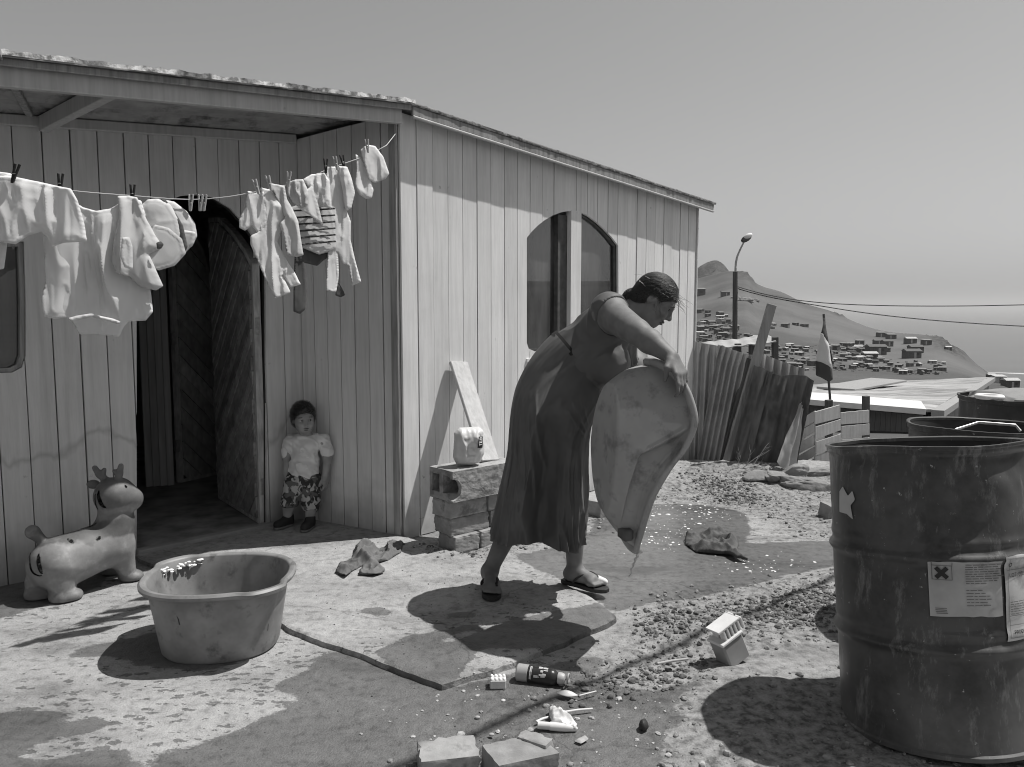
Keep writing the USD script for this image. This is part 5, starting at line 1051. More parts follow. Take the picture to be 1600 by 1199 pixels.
# ---------------------------------------------------------------- oil drums
def drum_material(name, g, g2, scr):
    c = lambda x: (x, x, x)
    n = {'tc': ('texture_coordinate', {}), 'n1': ('noise_texture', dict(scale=4.5, detail=8, roughness=.65)), 'mp': ('mapping', dict(scale=(1, 1, .28))), 'n2': ('noise_texture', dict(scale=15, detail=9, roughness=.75)), 'n3': ('noise_texture', dict(scale=38, detail=5, roughness=.7)),
         'r1': ('rgb_ramp', {'ramp': [(0, c(g)), (.42, c(g)), (.6, c(g2)), (1, c(g2))]}), 's': ('map_range', dict(from_min=.54, from_max=.70, clamp=True)), 'sx': ('mix', dict(color2=c(scr))), 's3': ('map_range', dict(from_min=.66, from_max=.72, clamp=True)), 'sy': ('mix', dict(color2=c(.42))),
         'rr': ('map_range', dict(from_min=.35, from_max=.62, to_min=.28, to_max=.62, clamp=True)), 'sp': ('separate_xyz', {}), 'du': ('map_range', dict(from_min=.0, from_max=.22, to_min=.65, to_max=0.0, clamp=True)), 'dn': ('math', dict(math_type='multiply')), 'dx': ('mix', dict(color2=c(.17))),
         'b': ('bump', dict(strength=.25, distance=.004)), 'p': ('principled_bsdf', dict(specular_ior_level=.5))}
    l = [('tc.object', 'n1.vector'), ('tc.object', 'mp.vector'), ('mp.vector', 'n2.vector'), ('tc.object', 'n3.vector'), ('n1.fac', 'r1.fac'), ('n2.fac', 's.value'), ('s.result', 'sx.fac'), ('r1.color', 'sx.color1'), ('n3.fac', 's3.value'), ('s3.result', 'sy.fac'), ('sx.color', 'sy.color1'),
         ('tc.object', 'sp.vector'), ('sp.z', 'du.value'), ('du.result', 'dn.value1'), ('n1.fac', 'dn.value2'), ('dn.value', 'dx.fac'), ('sy.color', 'dx.color1'), ('dx.color', 'p.base_color'), ('n1.fac', 'rr.value'), ('rr.result', 'p.roughness'), ('n1.fac', 'b.height'), ('b.normal', 'p.normal')]
    return usdkit.material(stage, '/World/Looks/' + name, n, l, surface='p.BSDF')
M_DRUM = drum_material('drum_paint', .026, .07, .2); M_DRUM2 = drum_material('drum_paint_dark', .022, .04, .09)
M_INSIDE = gm('drum_inside', .02, .04, rough=.7); M_DUSTY = gm('dusty_metal', .22, .34, scale=20, rough=.8)
R_D, H_D = .2925, .915
def drum_profile():
    z = np.linspace(0, H_D, 150); r = np.full(150, R_D)
    for z0 in (.315, .585): r = r + .013 * np.exp(-((z - z0) / .014) ** 2) + .004 * np.exp(-((z - z0 - .045) / .012) ** 2)
    r = r - .010 * np.exp(-((z - .035) / .012) ** 2) * 0 + .006 * (z < .014) + .007 * (z > H_D - .016)
    return z, r
def make_drum(c, tilt, label, m, dents=(), seed=0, group=None, lid=False, name='oil_drum', water=None):
    t = thing(name, label, 'drum', c, group)
    tx, ty = tilt; Rm = trimesh.transformations.euler_matrix(tx, ty, 0)[:3, :3]
    z, r = drum_profile(); ang = np.arange(180) / 180 * 2 * math.pi
    Z, Aa = np.meshgrid(z, ang, indexing='ij'); Rr = np.repeat(r[:, None], 180, 1)
    for a0, z0, wa, wz, dp in dents: d = (Aa - a0 + math.pi) % (2 * math.pi) - math.pi; Rr = Rr - dp * np.exp(-(d / wa) ** 2 - ((Z - z0) / wz) ** 2)
    Rr = Rr + .009 * (meshkit.fbm(np.stack([np.cos(Aa) * 2.2, np.sin(Aa) * 2.2, Z * 4 + seed], -1), 3, seed) - .5)
    zt = Z + 0.0 * Z; zt = zt - (.012 * meshkit.noise(np.stack([np.cos(Aa) * 1.6, np.sin(Aa) * 1.6, 0 * Z + seed], -1), seed + 3)) * np.clip((Z - .8) / .08, 0, 1)
    def w(x): return np.asarray(x) @ Rm.T + c
    surf = np.stack([Rr * np.cos(Aa), Rr * np.sin(Aa), zt], -1)
    shell = t.part('shell', T(w(loft(surf, True, False).vertices), loft(surf, True, False).faces), m, smooth=40)
    top = surf[-1]; k = []
    for dr, dz in ((0.0, 0), (.004, .004), (.003, .011), (-.004, .012), (-.011, .008), (-.010, -.004)):
        q = top.copy(); rad = np.linalg.norm(q[:, :2], axis=1, keepdims=True); q[:, :2] *= (rad + dr) / rad; q[:, 2] += dz; k.append(q)
    t.part('rim', T(w(loft(np.array(k)).vertices), loft(np.array(k)).faces), m, smooth=60)
    inn = surf[::-6].copy(); rad = np.linalg.norm(inn[..., :2], axis=-1, keepdims=True); inn[..., :2] *= (rad - .008) / rad
    L_ = loft(inn, False, True); t.part('inner_wall', T(w(L_.vertices), L_.faces), M_INSIDE, smooth=40)
    if water is not None:
        rg = np.stack([(R_D - .012) * np.cos(ang), (R_D - .012) * np.sin(ang), np.full(180, water)], 1); t.part('water', T(np.vstack([w(rg), w([[0, 0, water]])]), [[i_, (i_ + 1) % 180, 180] for i_ in range(180)]), gm(f'drum_water_{seed}', .10, .16, scale=9, rough=.12))
    def on(aa, zz, off=.0015):
        d = np.interp(zz, z, r); f = d + off
        for a0, z0, wa, wz, dp in dents: dd = (aa - a0 + math.pi) % (2 * math.pi) - math.pi; f = f - dp * np.exp(-(dd / wa) ** 2 - ((zz - z0) / wz) ** 2)
        f = f + .009 * (meshkit.fbm(np.stack([np.cos(aa) * 2.2, np.sin(aa) * 2.2, zz * 4 + seed], -1), 3, seed) - .5)
        return w(np.stack([f * np.cos(aa), f * np.sin(aa), zz], -1))
    return t, on
def drum_at(px_left_foot, px_bottom):
    return None
D1 = np.array([1.395, 2.50, -.01]); TILT = (math.radians(-7.5), math.radians(-2.0))
a_cam = math.atan2(-D1[1], -D1[0])
drum1, on1 = make_drum(D1, TILT, 'dented dark oil drum with two torn labels, nearest the camera', M_DRUM, [(a_cam + .42, .72, .26, .10, .020), (a_cam - .05, .76, .13, .08, .022), (a_cam + .05, .66, .05, .14, .014), (a_cam - .3, .45, .2, .1, .008), (a_cam + .9, .87, .35, .05, .018), (a_cam - .5, .88, .4, .03, .012), (a_cam + .3, .2, .25, .12, .006)], seed=1, water=.62)
M_PAPER = gm('label_paper', .34, .44, scale=8, rough=.6, dirt=.24, dscale=7, dlo=.55, dhi=.6); M_PAPER2 = gm('label_paper_pale', .42, .5, scale=8, rough=.6, dirt=.3, dscale=9); M_INK = gm('ink', .03, rough=.6); M_INK2 = gm('faded_ink', .10, .16, scale=60, rough=.6)
def solve_az(px, py, on):
    "angle and height on the drum seen at a pixel"
    from scipy.optimize import least_squares
    f = lambda v: np.array(pix(on(np.array([v[0]]), np.array([v[1]]), 0)[0])) - [px, py]
    s = least_squares(f, [a_cam + .1, .5]); return s.x
def sticker(t, on, p00, p11, m, label, rag=.02):
    a0, z1 = solve_az(*p00, on); a1, z0 = solve_az(*p11, on)
    def fn(u, v):
        aa = a0 + (a1 - a0) * u; zz = z0 + (z1 - z0) * v + .004 * (meshkit.noise(np.stack([u * 9, v * 2, 0 * u], -1), 3) - .5)
        return on(aa, zz, .0018 + .0022 * meshkit.fbm(np.stack([u * 7, v * 7, 0 * u], -1), 2, 5))
    pt = t.part('label', sheet(fn, 40, 24), m, smooth=True, label=label)
    def put(mesh2d, x, y, sc=1.0):
        "lay a flat mesh (label fractions of the width, height in the same units) on the drum"
        v = mesh2d.vertices; wd_ = abs(a1 - a0) * R_D; aa = a0 + (a1 - a0) * (x + v[:, 0] * sc / wd_); zz = z1 - y * (z1 - z0) + v[:, 1] * sc
        b = on(aa, zz, .0052); return T(b, mesh2d.faces if a1 > a0 else mesh2d.faces)
    return pt, put, abs(a1 - a0) * R_D, z1 - z0
def flat_bar(w_, h_): return T([[0, 0, 0], [w_, 0, 0], [w_, h_, 0], [0, h_, 0]], [[0, 1, 2, 3]])
def subdiv(m):
    for _ in range(2): m = T(*trimesh.remesh.subdivide(m.vertices, m.faces)[:2])
    return m
lab, put, lw, lh = sticker(drum1, on1, (1449, 877), (1566, 962), M_PAPER, 'torn label with a cross in a square')
ink = [put(subdiv(flat_bar(.052, .0016)), .045, .075), put(subdiv(flat_bar(.052, .0016)), .045, .335), put(subdiv(flat_bar(.0016, .052)), .045, .335), put(subdiv(flat_bar(.0016, .052)), .045 + .052 / lw, .335)]
lab.part('square', cat(ink), M_INK2)
cr = []
for sg in (1, -1): m_ = flat_bar(.042, .012); v = m_.vertices - [.021, .006, 0]; q_ = sg * math.pi / 4; v = np.column_stack([v[:, 0] * math.cos(q_) - v[:, 1] * math.sin(q_), v[:, 0] * math.sin(q_) + v[:, 1] * math.cos(q_), 0 * v[:, 0]]); cr.append(put(subdiv(T(v, m_.faces)), .045 + .026 / lw, .205))
lab.part('cross', cat(cr), M_INK)
rs = random.Random(5); tx = []
for row_ in range(15):
    x = .48; y = .07 + row_ * .021 if row_ < 9 else .30 + (row_ - 9) * .021
    if row_ >= 9: y = .52 + (row_ - 9) * .055
    else: y = .06 + row_ * .042
    end = .93 if row_ < 8 else (.70 if row_ < 10 else rs.uniform(.72, .82))
    while x < end:
        l_ = rs.uniform(.008, .022); tx.append(put(flat_bar(l_, .0022), x, y)); x += (l_ + .003) / lw
for row_ in range(4): tx.append(put(flat_bar(.03, .0018), .06 + rs.uniform(0, .03), .86 + row_ * .03))
lab.part('small_print', cat(tx), M_INK2, kind='stuff')
lab2, put, lw, lh = sticker(drum1, on1, (1570, 870), (1622, 985), M_PAPER2, 'label with printed boxes at the right')
ink = []
for y in (.03, .17, .71, .82, .97): ink.append(put(subdiv(flat_bar(lw * .9, .0014)), .05, y))
lab2.part('box_lines', cat(ink + [put(subdiv(flat_bar(.0014, lh * .93)), .05, .97)]), M_INK2)
lab2.part('lettering', cat([put(meshkit.text_mesh('LOT: DIE', .011, .0001), .08, .25), put(meshkit.text_mesh('PRODUCT', .0095, .0001, True), .12, .92), put(meshkit.text_mesh('O', .012, .0001, True), .07, .13)]), M_INK)
tx = []
for row_ in range(6):
    x = .08
    while x < .95: l_ = rs.uniform(.008, .02); tx.append(put(flat_bar(l_, .002), x, .55 + row_ * .028)); x += (l_ + .003) / lw
lab2.part('small_print', cat(tx), M_INK2, kind='stuff')
# bare patch with torn paper at the upper left
tp = [(1312, 768), (1318, 760), (1326, 775), (1333, 767), (1337, 781), (1330, 790), (1334, 812), (1324, 803), (1312, 800)]
ap = np.array([solve_az(min(max(a, 1313), 1400), b, on1) for a, b in tp]); pl = Polygon(ap * [R_D, 1]).buffer(0); pt_, tr_, _ = poly_grid(pl, .006)
drum1.part('paper_scrap', T(on1(pt_[:, 0] / R_D, pt_[:, 1], .003), tr_), M_PAPER2, label='torn scrap of pale paper')
D2 = np.array([1.99, 3.32, -.07]); drum2, on2 = make_drum(D2, (math.radians(-2), math.radians(1)), 'open dark oil drum filled with water, just behind the nearest drum', M_DRUM2, [(-2.2, .86, .3, .05, .012)], seed=4, water=.835)
st_ = [D2 + np.array([-.12, .02, .90]), D2 + np.array([.0, .06, .925]), D2 + np.array([.12, .0, .922]), D2 + np.array([.13, -.02, .90])]
drum2.part('wire', tube(np.array(st_), .006, 8), M_METAL)
D3 = np.array([2.78, 4.35, -.06]); drum3, on3 = make_drum(D3, (0, 0), 'dark oil drum covered by a sagging lid sheet, farthest of the three', M_DRUM2, [], seed=7)
def lidfn(u, v):
    x = (u - .5) * .66; y = (v - .5) * .62; r = np.sqrt(x * x + y * y); k = np.minimum(1, .30 / np.maximum(r, 1e-6)); x, y = x * k, y * k
    z = .90 + .020 + .035 * np.clip(1 - (r / .30) ** 2, 0, 1) + .018 * (meshkit.fbm(np.stack([x * 8, y * 8, 0 * x], -1), 3, 2) - .5) - .02 * (x < -.22)
    return np.stack([x + D3[0] + .06, y + D3[1], z + D3[2]], -1)
drum3.part('cover', sheet(lidfn, 40, 40, .006, normal=ZUP), gm('cover_sheet', .17, .24, scale=6, rough=.7), smooth=50)
tr = trimesh.creation.torus(.058, .014, 40, 12); single('ring_of_hose', T(tr.vertices * [1, 1, .9] + P(1546, 620, y=4.25), tr.faces), M_WHITE, 'pale ring lying on the cover of the farthest drum', 'ring', smooth=True)

# ---------------------------------------------------------------- blocks, bricks, plank and bag beside the wall
M_BLOCK = gm('cement_block', .25, .34, scale=14, rough=.95, bump=.5, bscale=60, dirt=.16, dscale=8)
M_BRICK = gm('old_brick', .20, .29, scale=18, rough=.95, bump=.4, bscale=70, vary=.12)
bx_ = unit(P(783, 745, z=.40) * [1, 1, 0] - P(720, 770, z=.40) * [1, 1, 0]); bx_ = unit(U * .95 + N * .05); by_ = np.array([-bx_[1], bx_[0], 0])
def rough_box(c, ax, half, seed, amp=.004, n=7):
    b = trimesh.creation.box(extents=np.array([2, 2, 2.0]))
    for _ in range(3): b = T(*trimesh.remesh.subdivide(b.vertices, b.faces)[:2])
    b.merge_vertices(); v = b.vertices; e = np.abs(v); q = np.sort(e, axis=1); edge = np.clip((q[:, 1] - .80) / .2, 0, 1)
    v = v * (1 - .03 * edge[:, None]); w = v * half
    w = w + unit_rows(w) * ((meshkit.fbm(w * 45 + seed, 3, seed) - .5) * amp * (1 + 2.2 * edge))[:, None]
    return T(w @ np.array([unit(a) for a in ax]) + c, b.faces)
def unit_rows(a): return a / (np.linalg.norm(a, axis=1, keepdims=True) + 1e-12)
# the stack: three courses of bricks under a hollow block
S0 = np.array([*P(706, 868, z=0)[:2], 0.0]); sx, sy = bx_, by_
face = lambda a, b, h: S0 + sx * a + sy * b + ZUP * h
zc = .0; hb_b = .098
lay = [[(.09, .085, .088, .08), (.27, .085, .085, .08)], [(.135, .085, .138, .08), (.36, .085, .08, .08)], [(.115, .085, .132, .085), (.375, .085, .122, .085)]]
names_ = [['bottom course of the brick stack, left brick', 'bottom course of the brick stack, right brick'], ['middle course of the brick stack, left brick', 'middle course of the brick stack, right brick behind the skirt'], ['top course of bricks under the hollow block, left brick', 'top course of bricks under the hollow block, right brick']]
for r_, row_ in enumerate(lay):
    for q, (a, b, ha_, hb2) in enumerate(row_):
        sh = (.015 if r_ == 2 else (-.0 if r_ == 1 else .02))
        single('brick', rough_box(face(a + .01, b + .01 * r_ - sh, zc + hb_b / 2), [sx, sy, ZUP], [ha_ - .002, hb2, hb_b / 2 - .001], r_ * 3 + q, .006), M_BRICK if r_ != 2 else M_BLOCK, 'pale brick in the ' + names_[r_][q], 'brick')
    zc += hb_b
# hollow concrete block lying on its side, holes seen at the left end
def hollow_block(c, ax, half):
    import manifold3d as m3
    o = m3.Manifold.cube([2 * half[0], 2 * half[1], 2 * half[2]], True)
    o = o - m3.Manifold.cube([2 * half[0] + .02, half[1] * .62, half[2] * 1.15], True).translate([0, -half[1] * .46, .004]) - m3.Manifold.cube([2 * half[0] + .02, half[1] * .62, half[2] * 1.15], True).translate([0, half[1] * .46, .004])
    o = o - m3.Manifold.sphere(.06, 24).translate([-half[0], -half[1] * .95, -half[2] * .2]).scale([1, 1, 1]); o = o.refine_to_length(.012); m = o.to_mesh(); v = m.vert_properties[:, :3].astype(float)
    v = v + (np.stack([meshkit.fbm(v * 40, 3, s_) for s_ in (1, 2, 3)], 1) - .5) * .008
    return T(v @ np.array([unit(a) for a in ax]) + c, m.tri_verts)
hbk = single('hollow_block', hollow_block(face(.23, .085, zc + .085), [sx, sy, ZUP], [.235, .105, .085]), M_BLOCK, 'chipped hollow concrete block lying across the brick stack', 'concrete block'); ztop = zc + .17
# leaning plank
pt_ = on_plane(716, 566, C0 + N * .035, N); pb_ = face(.335, .075, ztop + .002)
M_PLANK = plank_material('raw_plank', .40, .52, dirt=.6)
dpl = unit(pt_ - pb_); acr = unit(np.cross(dpl, N))
lp = bar(pb_, pt_, .135, .022, up=np.cross(acr, dpl), bev=.003)
plk = single('leaning_plank', lp, M_PLANK, 'bare plank with nail holes leaning against the wall on top of the block', 'plank')
for q in range(4):
    pass
# bag
o_ = px_poly([(704, 702), (712, 694), (745, 694), (752, 700), (754, 738), (748, 752), (730, 756), (708, 753), (701, 740)], 4.42)
bc = face(.165, .055, ztop); ow = np.array(o_); ow = (ow - ow.mean(0)) * .96
M_BAG = gm('bag_plastic', .50, .62, scale=7, rough=.45, spec=.5)
bagm = puff(ow, lambda s_, t_, w: bc + np.outer(s_, unit(np.array([.9, .35, 0]))) + np.outer(t_ - ow[:, 1].min(), ZUP) + np.outer(w, unit(np.array([.35, -.9, 0]))), h=.0075, thick=.060, fold=.022, scale=14, seed=3, power=.42)
bag = single('plastic_bag', bagm, M_BAG, 'crumpled white plastic bag with dark lettering, standing on the hollow block', 'bag', smooth=50)
kd_ = cKDTree(bagm.vertices); pr = []
bn_ = unit(np.array([.35, -.9, 0])); bu_ = unit(np.array([.9, .35, 0])); 
def drape(m2, c2, rotq):
    v = m2.vertices; q_ = math.radians(rotq); x = v[:, 0] * math.cos(q_) - v[:, 1] * math.sin(q_) + c2[0]; y = v[:, 0] * math.sin(q_) + v[:, 1] * math.cos(q_) + c2[1]
    e_ = bc + np.outer(x, bu_) + np.outer(y, ZUP) + bn_ * .07; fr_ = bagm.vertices[(bagm.vertices - bc) @ bn_ > 0]; k2 = cKDTree(np.column_stack([(fr_ - bc) @ bu_, fr_[:, 2]])); _, ii_ = k2.query(np.column_stack([x, e_[:, 2]]), k=6); dep = ((fr_[ii_] - bc) @ bn_).mean(1)
    return T(bc + np.outer(x, bu_) + np.outer(y, ZUP) + np.outer(dep + .004 + v[:, 2], bn_), m2.faces)
pn_ = subdiv(flat_bar(.034, .062)); bag.part('printed_panel', drape(pn_, (.028, .110), -8), M_INK)
bag.part('lettering', drape(T(meshkit.text_mesh('TEB', .020, .0004, True).vertices, meshkit.text_mesh('TEB', .020, .0004, True).faces), (.036, .172), -98) if False else drape((lambda m: T(m.vertices + [0, 0, .002], m.faces))(meshkit.text_mesh('TEB', .019, .0003, True)), (.055, .116), 82), M_WHITE)

# ---------------------------------------------------------------- toy reindeer
def reindeer():
    c = np.array([*P(135, 915, z=0)[:2], .0])
    t = thing('toy_reindeer', 'inflatable rubber toy reindeer with small antlers standing by the porch wall', 'toy', c)
    Yb, Yf = 3.62, 3.84; F = Field((-2.75, 3.2, -.02), (-1.6, 4.25, .78), .0058)
    q = lambda a, b, f: P(a, b, y=Yb + (Yf - Yb) * f)
    F.cone(q(92, 880, 0), q(170, 850, .8), .125, .105, .04); F.cone(q(170, 850, .8), q(182, 815, .9), .10, .075, .04)
    F.cone(q(180, 820, .9), q(180, 800, .9), .082, .075, .03)
    F.ball(q(180, 775, .92), (.098, .095, .092), .02); F.cone(q(192, 780, .95), q(204, 780, 1.0), .074, .058, .02); F.ball(q(213, 776, 1.02), .030, .006)
    f_ = unit(np.array([.55, .55, 0])); l_ = np.array([-f_[1], f_[0], 0])
    for (a, b, e, top) in ((60, 928, -1, (88, 880, 0)), (98, 932, 1, (100, 880, 0))):
        ft = np.array([*P(a, b, z=.02)[:2], .0]); tp_ = P(*top[:2], y=Yb) - ZUP * .03 + (ft - P(*top[:2], y=Yb)) * [.6, .6, 0]
        F.cone(tp_, ft + ZUP * .085, .085, .052, .03); F.cone(ft + ZUP * .06, ft + ZUP * .028, .05, .060, .015); F.ball(ft + f_ * .02 + ZUP * .02, (.068, .060, .036), .012)
    for (a, b, top) in ((168, 892, (175, 855, .75)), (197, 902, (178, 850, .85))):
        ft = np.array([*P(a, b, z=.02)[:2], .0]); tp_ = q(*top) - ZUP * .02 + (ft - q(*top)) * [.5, .5, 0]
        F.cone(tp_, ft + ZUP * .07, .068, .046, .03); F.ball(ft + f_ * .022 + ZUP * .02, (.062, .052, .034), .012)
    F.cone(q(66, 845, -.1), q(52, 832, -.2), .022, .030, .015); F.ball(q(50, 831, -.2), .030, .01)
    for pts, rr_ in (([q(168, 752, .95), q(155, 742, .92), q(148, 731, .9)], [.017, .016, .014]), ([q(160, 746, .93), q(163, 734, .93)], [.013, .012]), ([q(184, 752, .86), q(187, 740, .86), q(189, 728, .86)], [.018, .016, .014]), ([q(185, 744, .86), q(178, 736, .84)], [.012, .011])): F.chain(pts, rr_, .008)
    F.ball(q(146, 757, 1.05), (.036, .018, .024), .01); F.ball(q(143, 757, 1.04) + np.array([0, -.03, 0]), (.024, .014, .014), .006, sub=True)
    sl, pq = F.block(F.lo, F.lo + F.h * F.n); F.d = np.maximum(F.d, .004 - pq[..., 2])
    m = F.mesh(.8); cc_ = lambda x: (x, x, x)
    # darker back, paler belly by height: roof shade and sunlight put into the colour
    mt = usdkit.material(stage, '/World/Looks/toy_rubber', {'tc': ('texture_coordinate', {}), 'sp': ('separate_xyz', {}), 'n': ('noise_texture', dict(scale=9, detail=4)), 'a': ('math', dict(math_type='multiply_add', value2=.14)), 'r': ('rgb_ramp', {'ramp': [(0, cc_(.13)), (.17, cc_(.15)), (.18, cc_(.21)), (.42, cc_(.21)), (.44, cc_(.10)), (.52, cc_(.11)), (.54, cc_(.19)), (.60, cc_(.19)), (.62, cc_(.12)), (.83, cc_(.14)), (1, cc_(.22))]}), 'mr': ('map_range', dict(from_min=0, from_max=.75)), 'sc': ('noise_texture', dict(scale=14, detail=9, roughness=.7)), 'sr': ('rgb_ramp', {'ramp': [(0, cc_(.6)), (.42, cc_(.85)), (.55, cc_(1.0)), (.68, cc_(1.35)), (1, cc_(1.5))]}), 'sm': ('mix', dict(mix_type='multiply', fac=1.0)), 'ns': ('noise_texture', dict(scale=40, detail=6)), 'b': ('bump', dict(strength=.1, distance=.002)), 'p': ('principled_bsdf', dict(roughness=.55, specular_ior_level=.35))},
        [('tc.object', 'sp.vector'), ('tc.object', 'n.vector'), ('n.fac', 'a.value1'), ('sp.z', 'a.value3'), ('a.value', 'mr.value'), ('mr.result', 'r.fac'), ('tc.object', 'sc.vector'), ('sc.fac', 'sr.fac'), ('r.color', 'sm.color1'), ('sr.color', 'sm.color2'), ('sm.color', 'p.base_color'), ('tc.object', 'ns.vector'), ('ns.fac', 'b.height'), ('b.normal', 'p.normal')], surface='p.BSDF')
    body = t.part('body', m, mt, smooth=True)
    kd = cKDTree(m.vertices); vn = m.vertex_normals
    def mark(pxs, yy, wdt, name='painted_stripe', mm=None, n=26):
        sp_ = CubicSpline(np.arange(len(pxs)), np.array(pxs, float))(np.linspace(0, len(pxs) - 1, n)); rows = []
        tri = trimesh.Trimesh(m.vertices, m.faces, process=False); eye_ = np.array([0, 0, EYE])
        pts = []
        for a, b in sp_:
            d = unit(ray(a, b)); rel = m.vertices - eye_; tt_ = rel @ d; dist = np.linalg.norm(rel - np.outer(tt_, d), axis=1); near = np.where(dist < .006)[0]
            if len(near) == 0: near = np.argsort(dist)[:4]
            k_ = near[np.argmin(tt_[near])]; pts.append((m.vertices[k_], vn[k_]))
        pp = np.array([p_[0] for p_ in pts]); nn_ = np.array([p_[1] for p_ in pts]); pp = gaussian_filter(pp, (1.2, 0)); tg = np.gradient(pp, axis=0); sd = unit_rows(np.cross(nn_, tg))
        ww = wdt * np.sin(np.linspace(.25, math.pi - .25, n))[:, None]
        rows = np.stack([pp + sd * ww + nn_ * .001, pp + nn_ * .0032, pp - sd * ww + nn_ * .001], 1)
        body.part(name, T(*(lambda L_: (L_.vertices, np.vstack([L_.faces, L_.faces[:, ::-1]])))(loft(rows, closed=False))), mm or M_INK, smooth=True)
    mark([(46, 862), (45, 880), (50, 896), (66, 900)], 3.6, .006); mark([(60, 864), (59, 876), (61, 890), (66, 897)], 3.6, .011)
    mark([(153, 766), (153, 778), (158, 790), (166, 794)], 3.8, .012); mark([(148, 772), (147, 784), (152, 798)], 3.8, .005); mark([(152, 838), (158, 842)], 3.7, .014, 'painted_spot', M_BRICK, 8); mark([(106, 840), (116, 848)], 3.7, .010, 'painted_spot', M_BRICK, 8); mark([(124, 820), (138, 822), (150, 816)], 3.7, .004)
    mark([(196, 757), (200, 762)], 3.9, .006, 'painted_spot', M_INK, 8)
reindeer()

# ---------------------------------------------------------------- rags
def rag(name, pts, label, catg, m, z=.0, lift=.05, fold=.016, sc=9, seed=1, h=.007):
    w = np.array([P(a, b, z=z + .01)[:2] for a, b in pts])
    me = puff(w, lambda s_, t_, d: np.column_stack([s_, t_, z + np.maximum(.002, d + lift * .4)]), h=h, thick=lift * .55, fold=fold, scale=sc, seed=seed, power=.6)
    return single(name, me, m, label, catg, smooth=60)
M_RAG = gm('damp_cloth', .10, .15, scale=12, rough=.9, bump=.2, bscale=300, bdist=.001); M_RAG2 = gm('muddy_cloth', .055, .09, scale=14, rough=.7, bump=.3, bscale=120)
rag('cast_off_cloth', [(524, 893), (533, 876), (549, 872), (558, 852), (575, 848), (590, 856), (612, 848), (630, 849), (627, 861), (606, 874), (590, 880), (602, 894), (585, 900), (560, 897), (566, 882), (552, 890), (540, 902)], 'crumpled dark cloth lying on the pale slab', 'cloth', M_RAG, SLAB_Z, .040, .042, 13, 3)
rag('muddy_rag', [(1070, 848), (1072, 834), (1083, 836), (1095, 840), (1120, 835), (1150, 842), (1155, 855), (1148, 862), (1160, 872), (1172, 876), (1150, 874), (1135, 866), (1115, 864), (1088, 861)], 'wet muddy rag lying beside the pool of water', 'cloth', M_RAG2, .0, .045, .050, 12, 5)

# ---------------------------------------------------------------- litter
def lathe_between(a, b, prof, n=28):
    "prof: (fraction along, radius)"
    a, b = np.asarray(a, float), np.asarray(b, float); d = unit(b - a); s1 = unit(np.cross(d, ZUP)); s2 = np.cross(s1, d); L_ = np.linalg.norm(b - a); an_ = np.arange(n) / n * 2 * math.pi
    rings = [a + d * f * L_ + r * (np.cos(an_)[:, None] * s1 + np.sin(an_)[:, None] * s2) for f, r in prof]; m = loft(np.array(rings), True, True); return T(m.vertices, m.faces[:, ::-1])
ba, bb = P(808, 1050, z=.030), P(888, 1062, z=.024); bt = thing('bottle', 'dark lotion bottle with pale end and flip cap lying at the slab corner', 'bottle', (ba + bb) / 2 * [1, 1, 0])
bb = ba + (bb - ba) * 1.0; rad = .030
bt.part('body', lathe_between(ba, bb, [(0, .020), (.01, rad * .9), (.03, rad), (.33, rad), (.34, rad * .985), (.66, rad), (.72, rad * .95), (.77, rad * .7), (.80, rad * .52), (.82, .012)]), gm('bottle_dark', .02, .035, rough=.3), smooth=35)
bt.part('base_band', lathe_between(ba, bb, [(-.004, .018), (-.002, rad * .9), (.02, rad + .0006), (.22, rad + .0008), (.225, rad)]), gm('bottle_pale', .30, .36, rough=.4), smooth=35, label='pale ribbed end')
bt.part('cap', lathe_between(ba, bb, [(.80, .010), (.80, .019), (.815, .0205), (.86, .0205), (.90, .019), (.93, .016), (.94, .006)]), gm('cap_pale', .34, .42, rough=.45), smooth=35)
tr = trimesh.creation.torus(.016, .004, 24, 8); dB = unit(bb - ba); bt.part('flip_lid', T(tr.vertices @ np.array([unit(np.cross(dB, [0, .5, 1])), unit(np.cross(dB, np.cross(dB, [0, .5, 1]))), dB]) + ba + dB * np.linalg.norm(bb - ba) * 1.0 + ZUP * .004, tr.faces), gm('lid_grey', .28, .34, rough=.4), smooth=True)
# printed bands and shapes on the label, wrapped round the side that shows
s1 = unit(np.cross(dB, ZUP)); s2 = np.cross(s1, dB); LB_ = np.linalg.norm(bb - ba)
def on_bottle(f, a, off=.0009): return ba + np.outer(f * LB_, dB) + (rad + off + 0 * a)[:, None] * (np.outer(np.cos(a), s1) + np.outer(np.sin(a), s2))
def wrap(m2, f0, a0, sc=1.0): v = m2.vertices * sc; return T(on_bottle(f0 + v[:, 0] / LB_, a0 + v[:, 1] / rad, .0009 + v[:, 2] * .3), m2.faces)
fa = math.atan2(np.dot(unit(np.array([0, -.75, .65])), s2), np.dot(unit(np.array([0, -.75, .65])), s1)); sgn = 1 if np.dot(np.cross(dB, s1), s2) < 0 else 1
art = []; rs = random.Random(2)
art.append(wrap(subdiv(flat_bar(.004, .05)), .27, fa - .9)); art.append(wrap(subdiv(flat_bar(.002, .05)), .30, fa - .9))
for q in range(14):
    w_ = rs.uniform(.006, .016); art.append(wrap(subdiv(flat_bar(w_, rs.uniform(.003, .009))), rs.uniform(.34, .60), fa + rs.uniform(-.75, .7)))
bt.part('label_print', cat(art), gm('print_pale', .42, .5, rough=.5), kind='stuff')
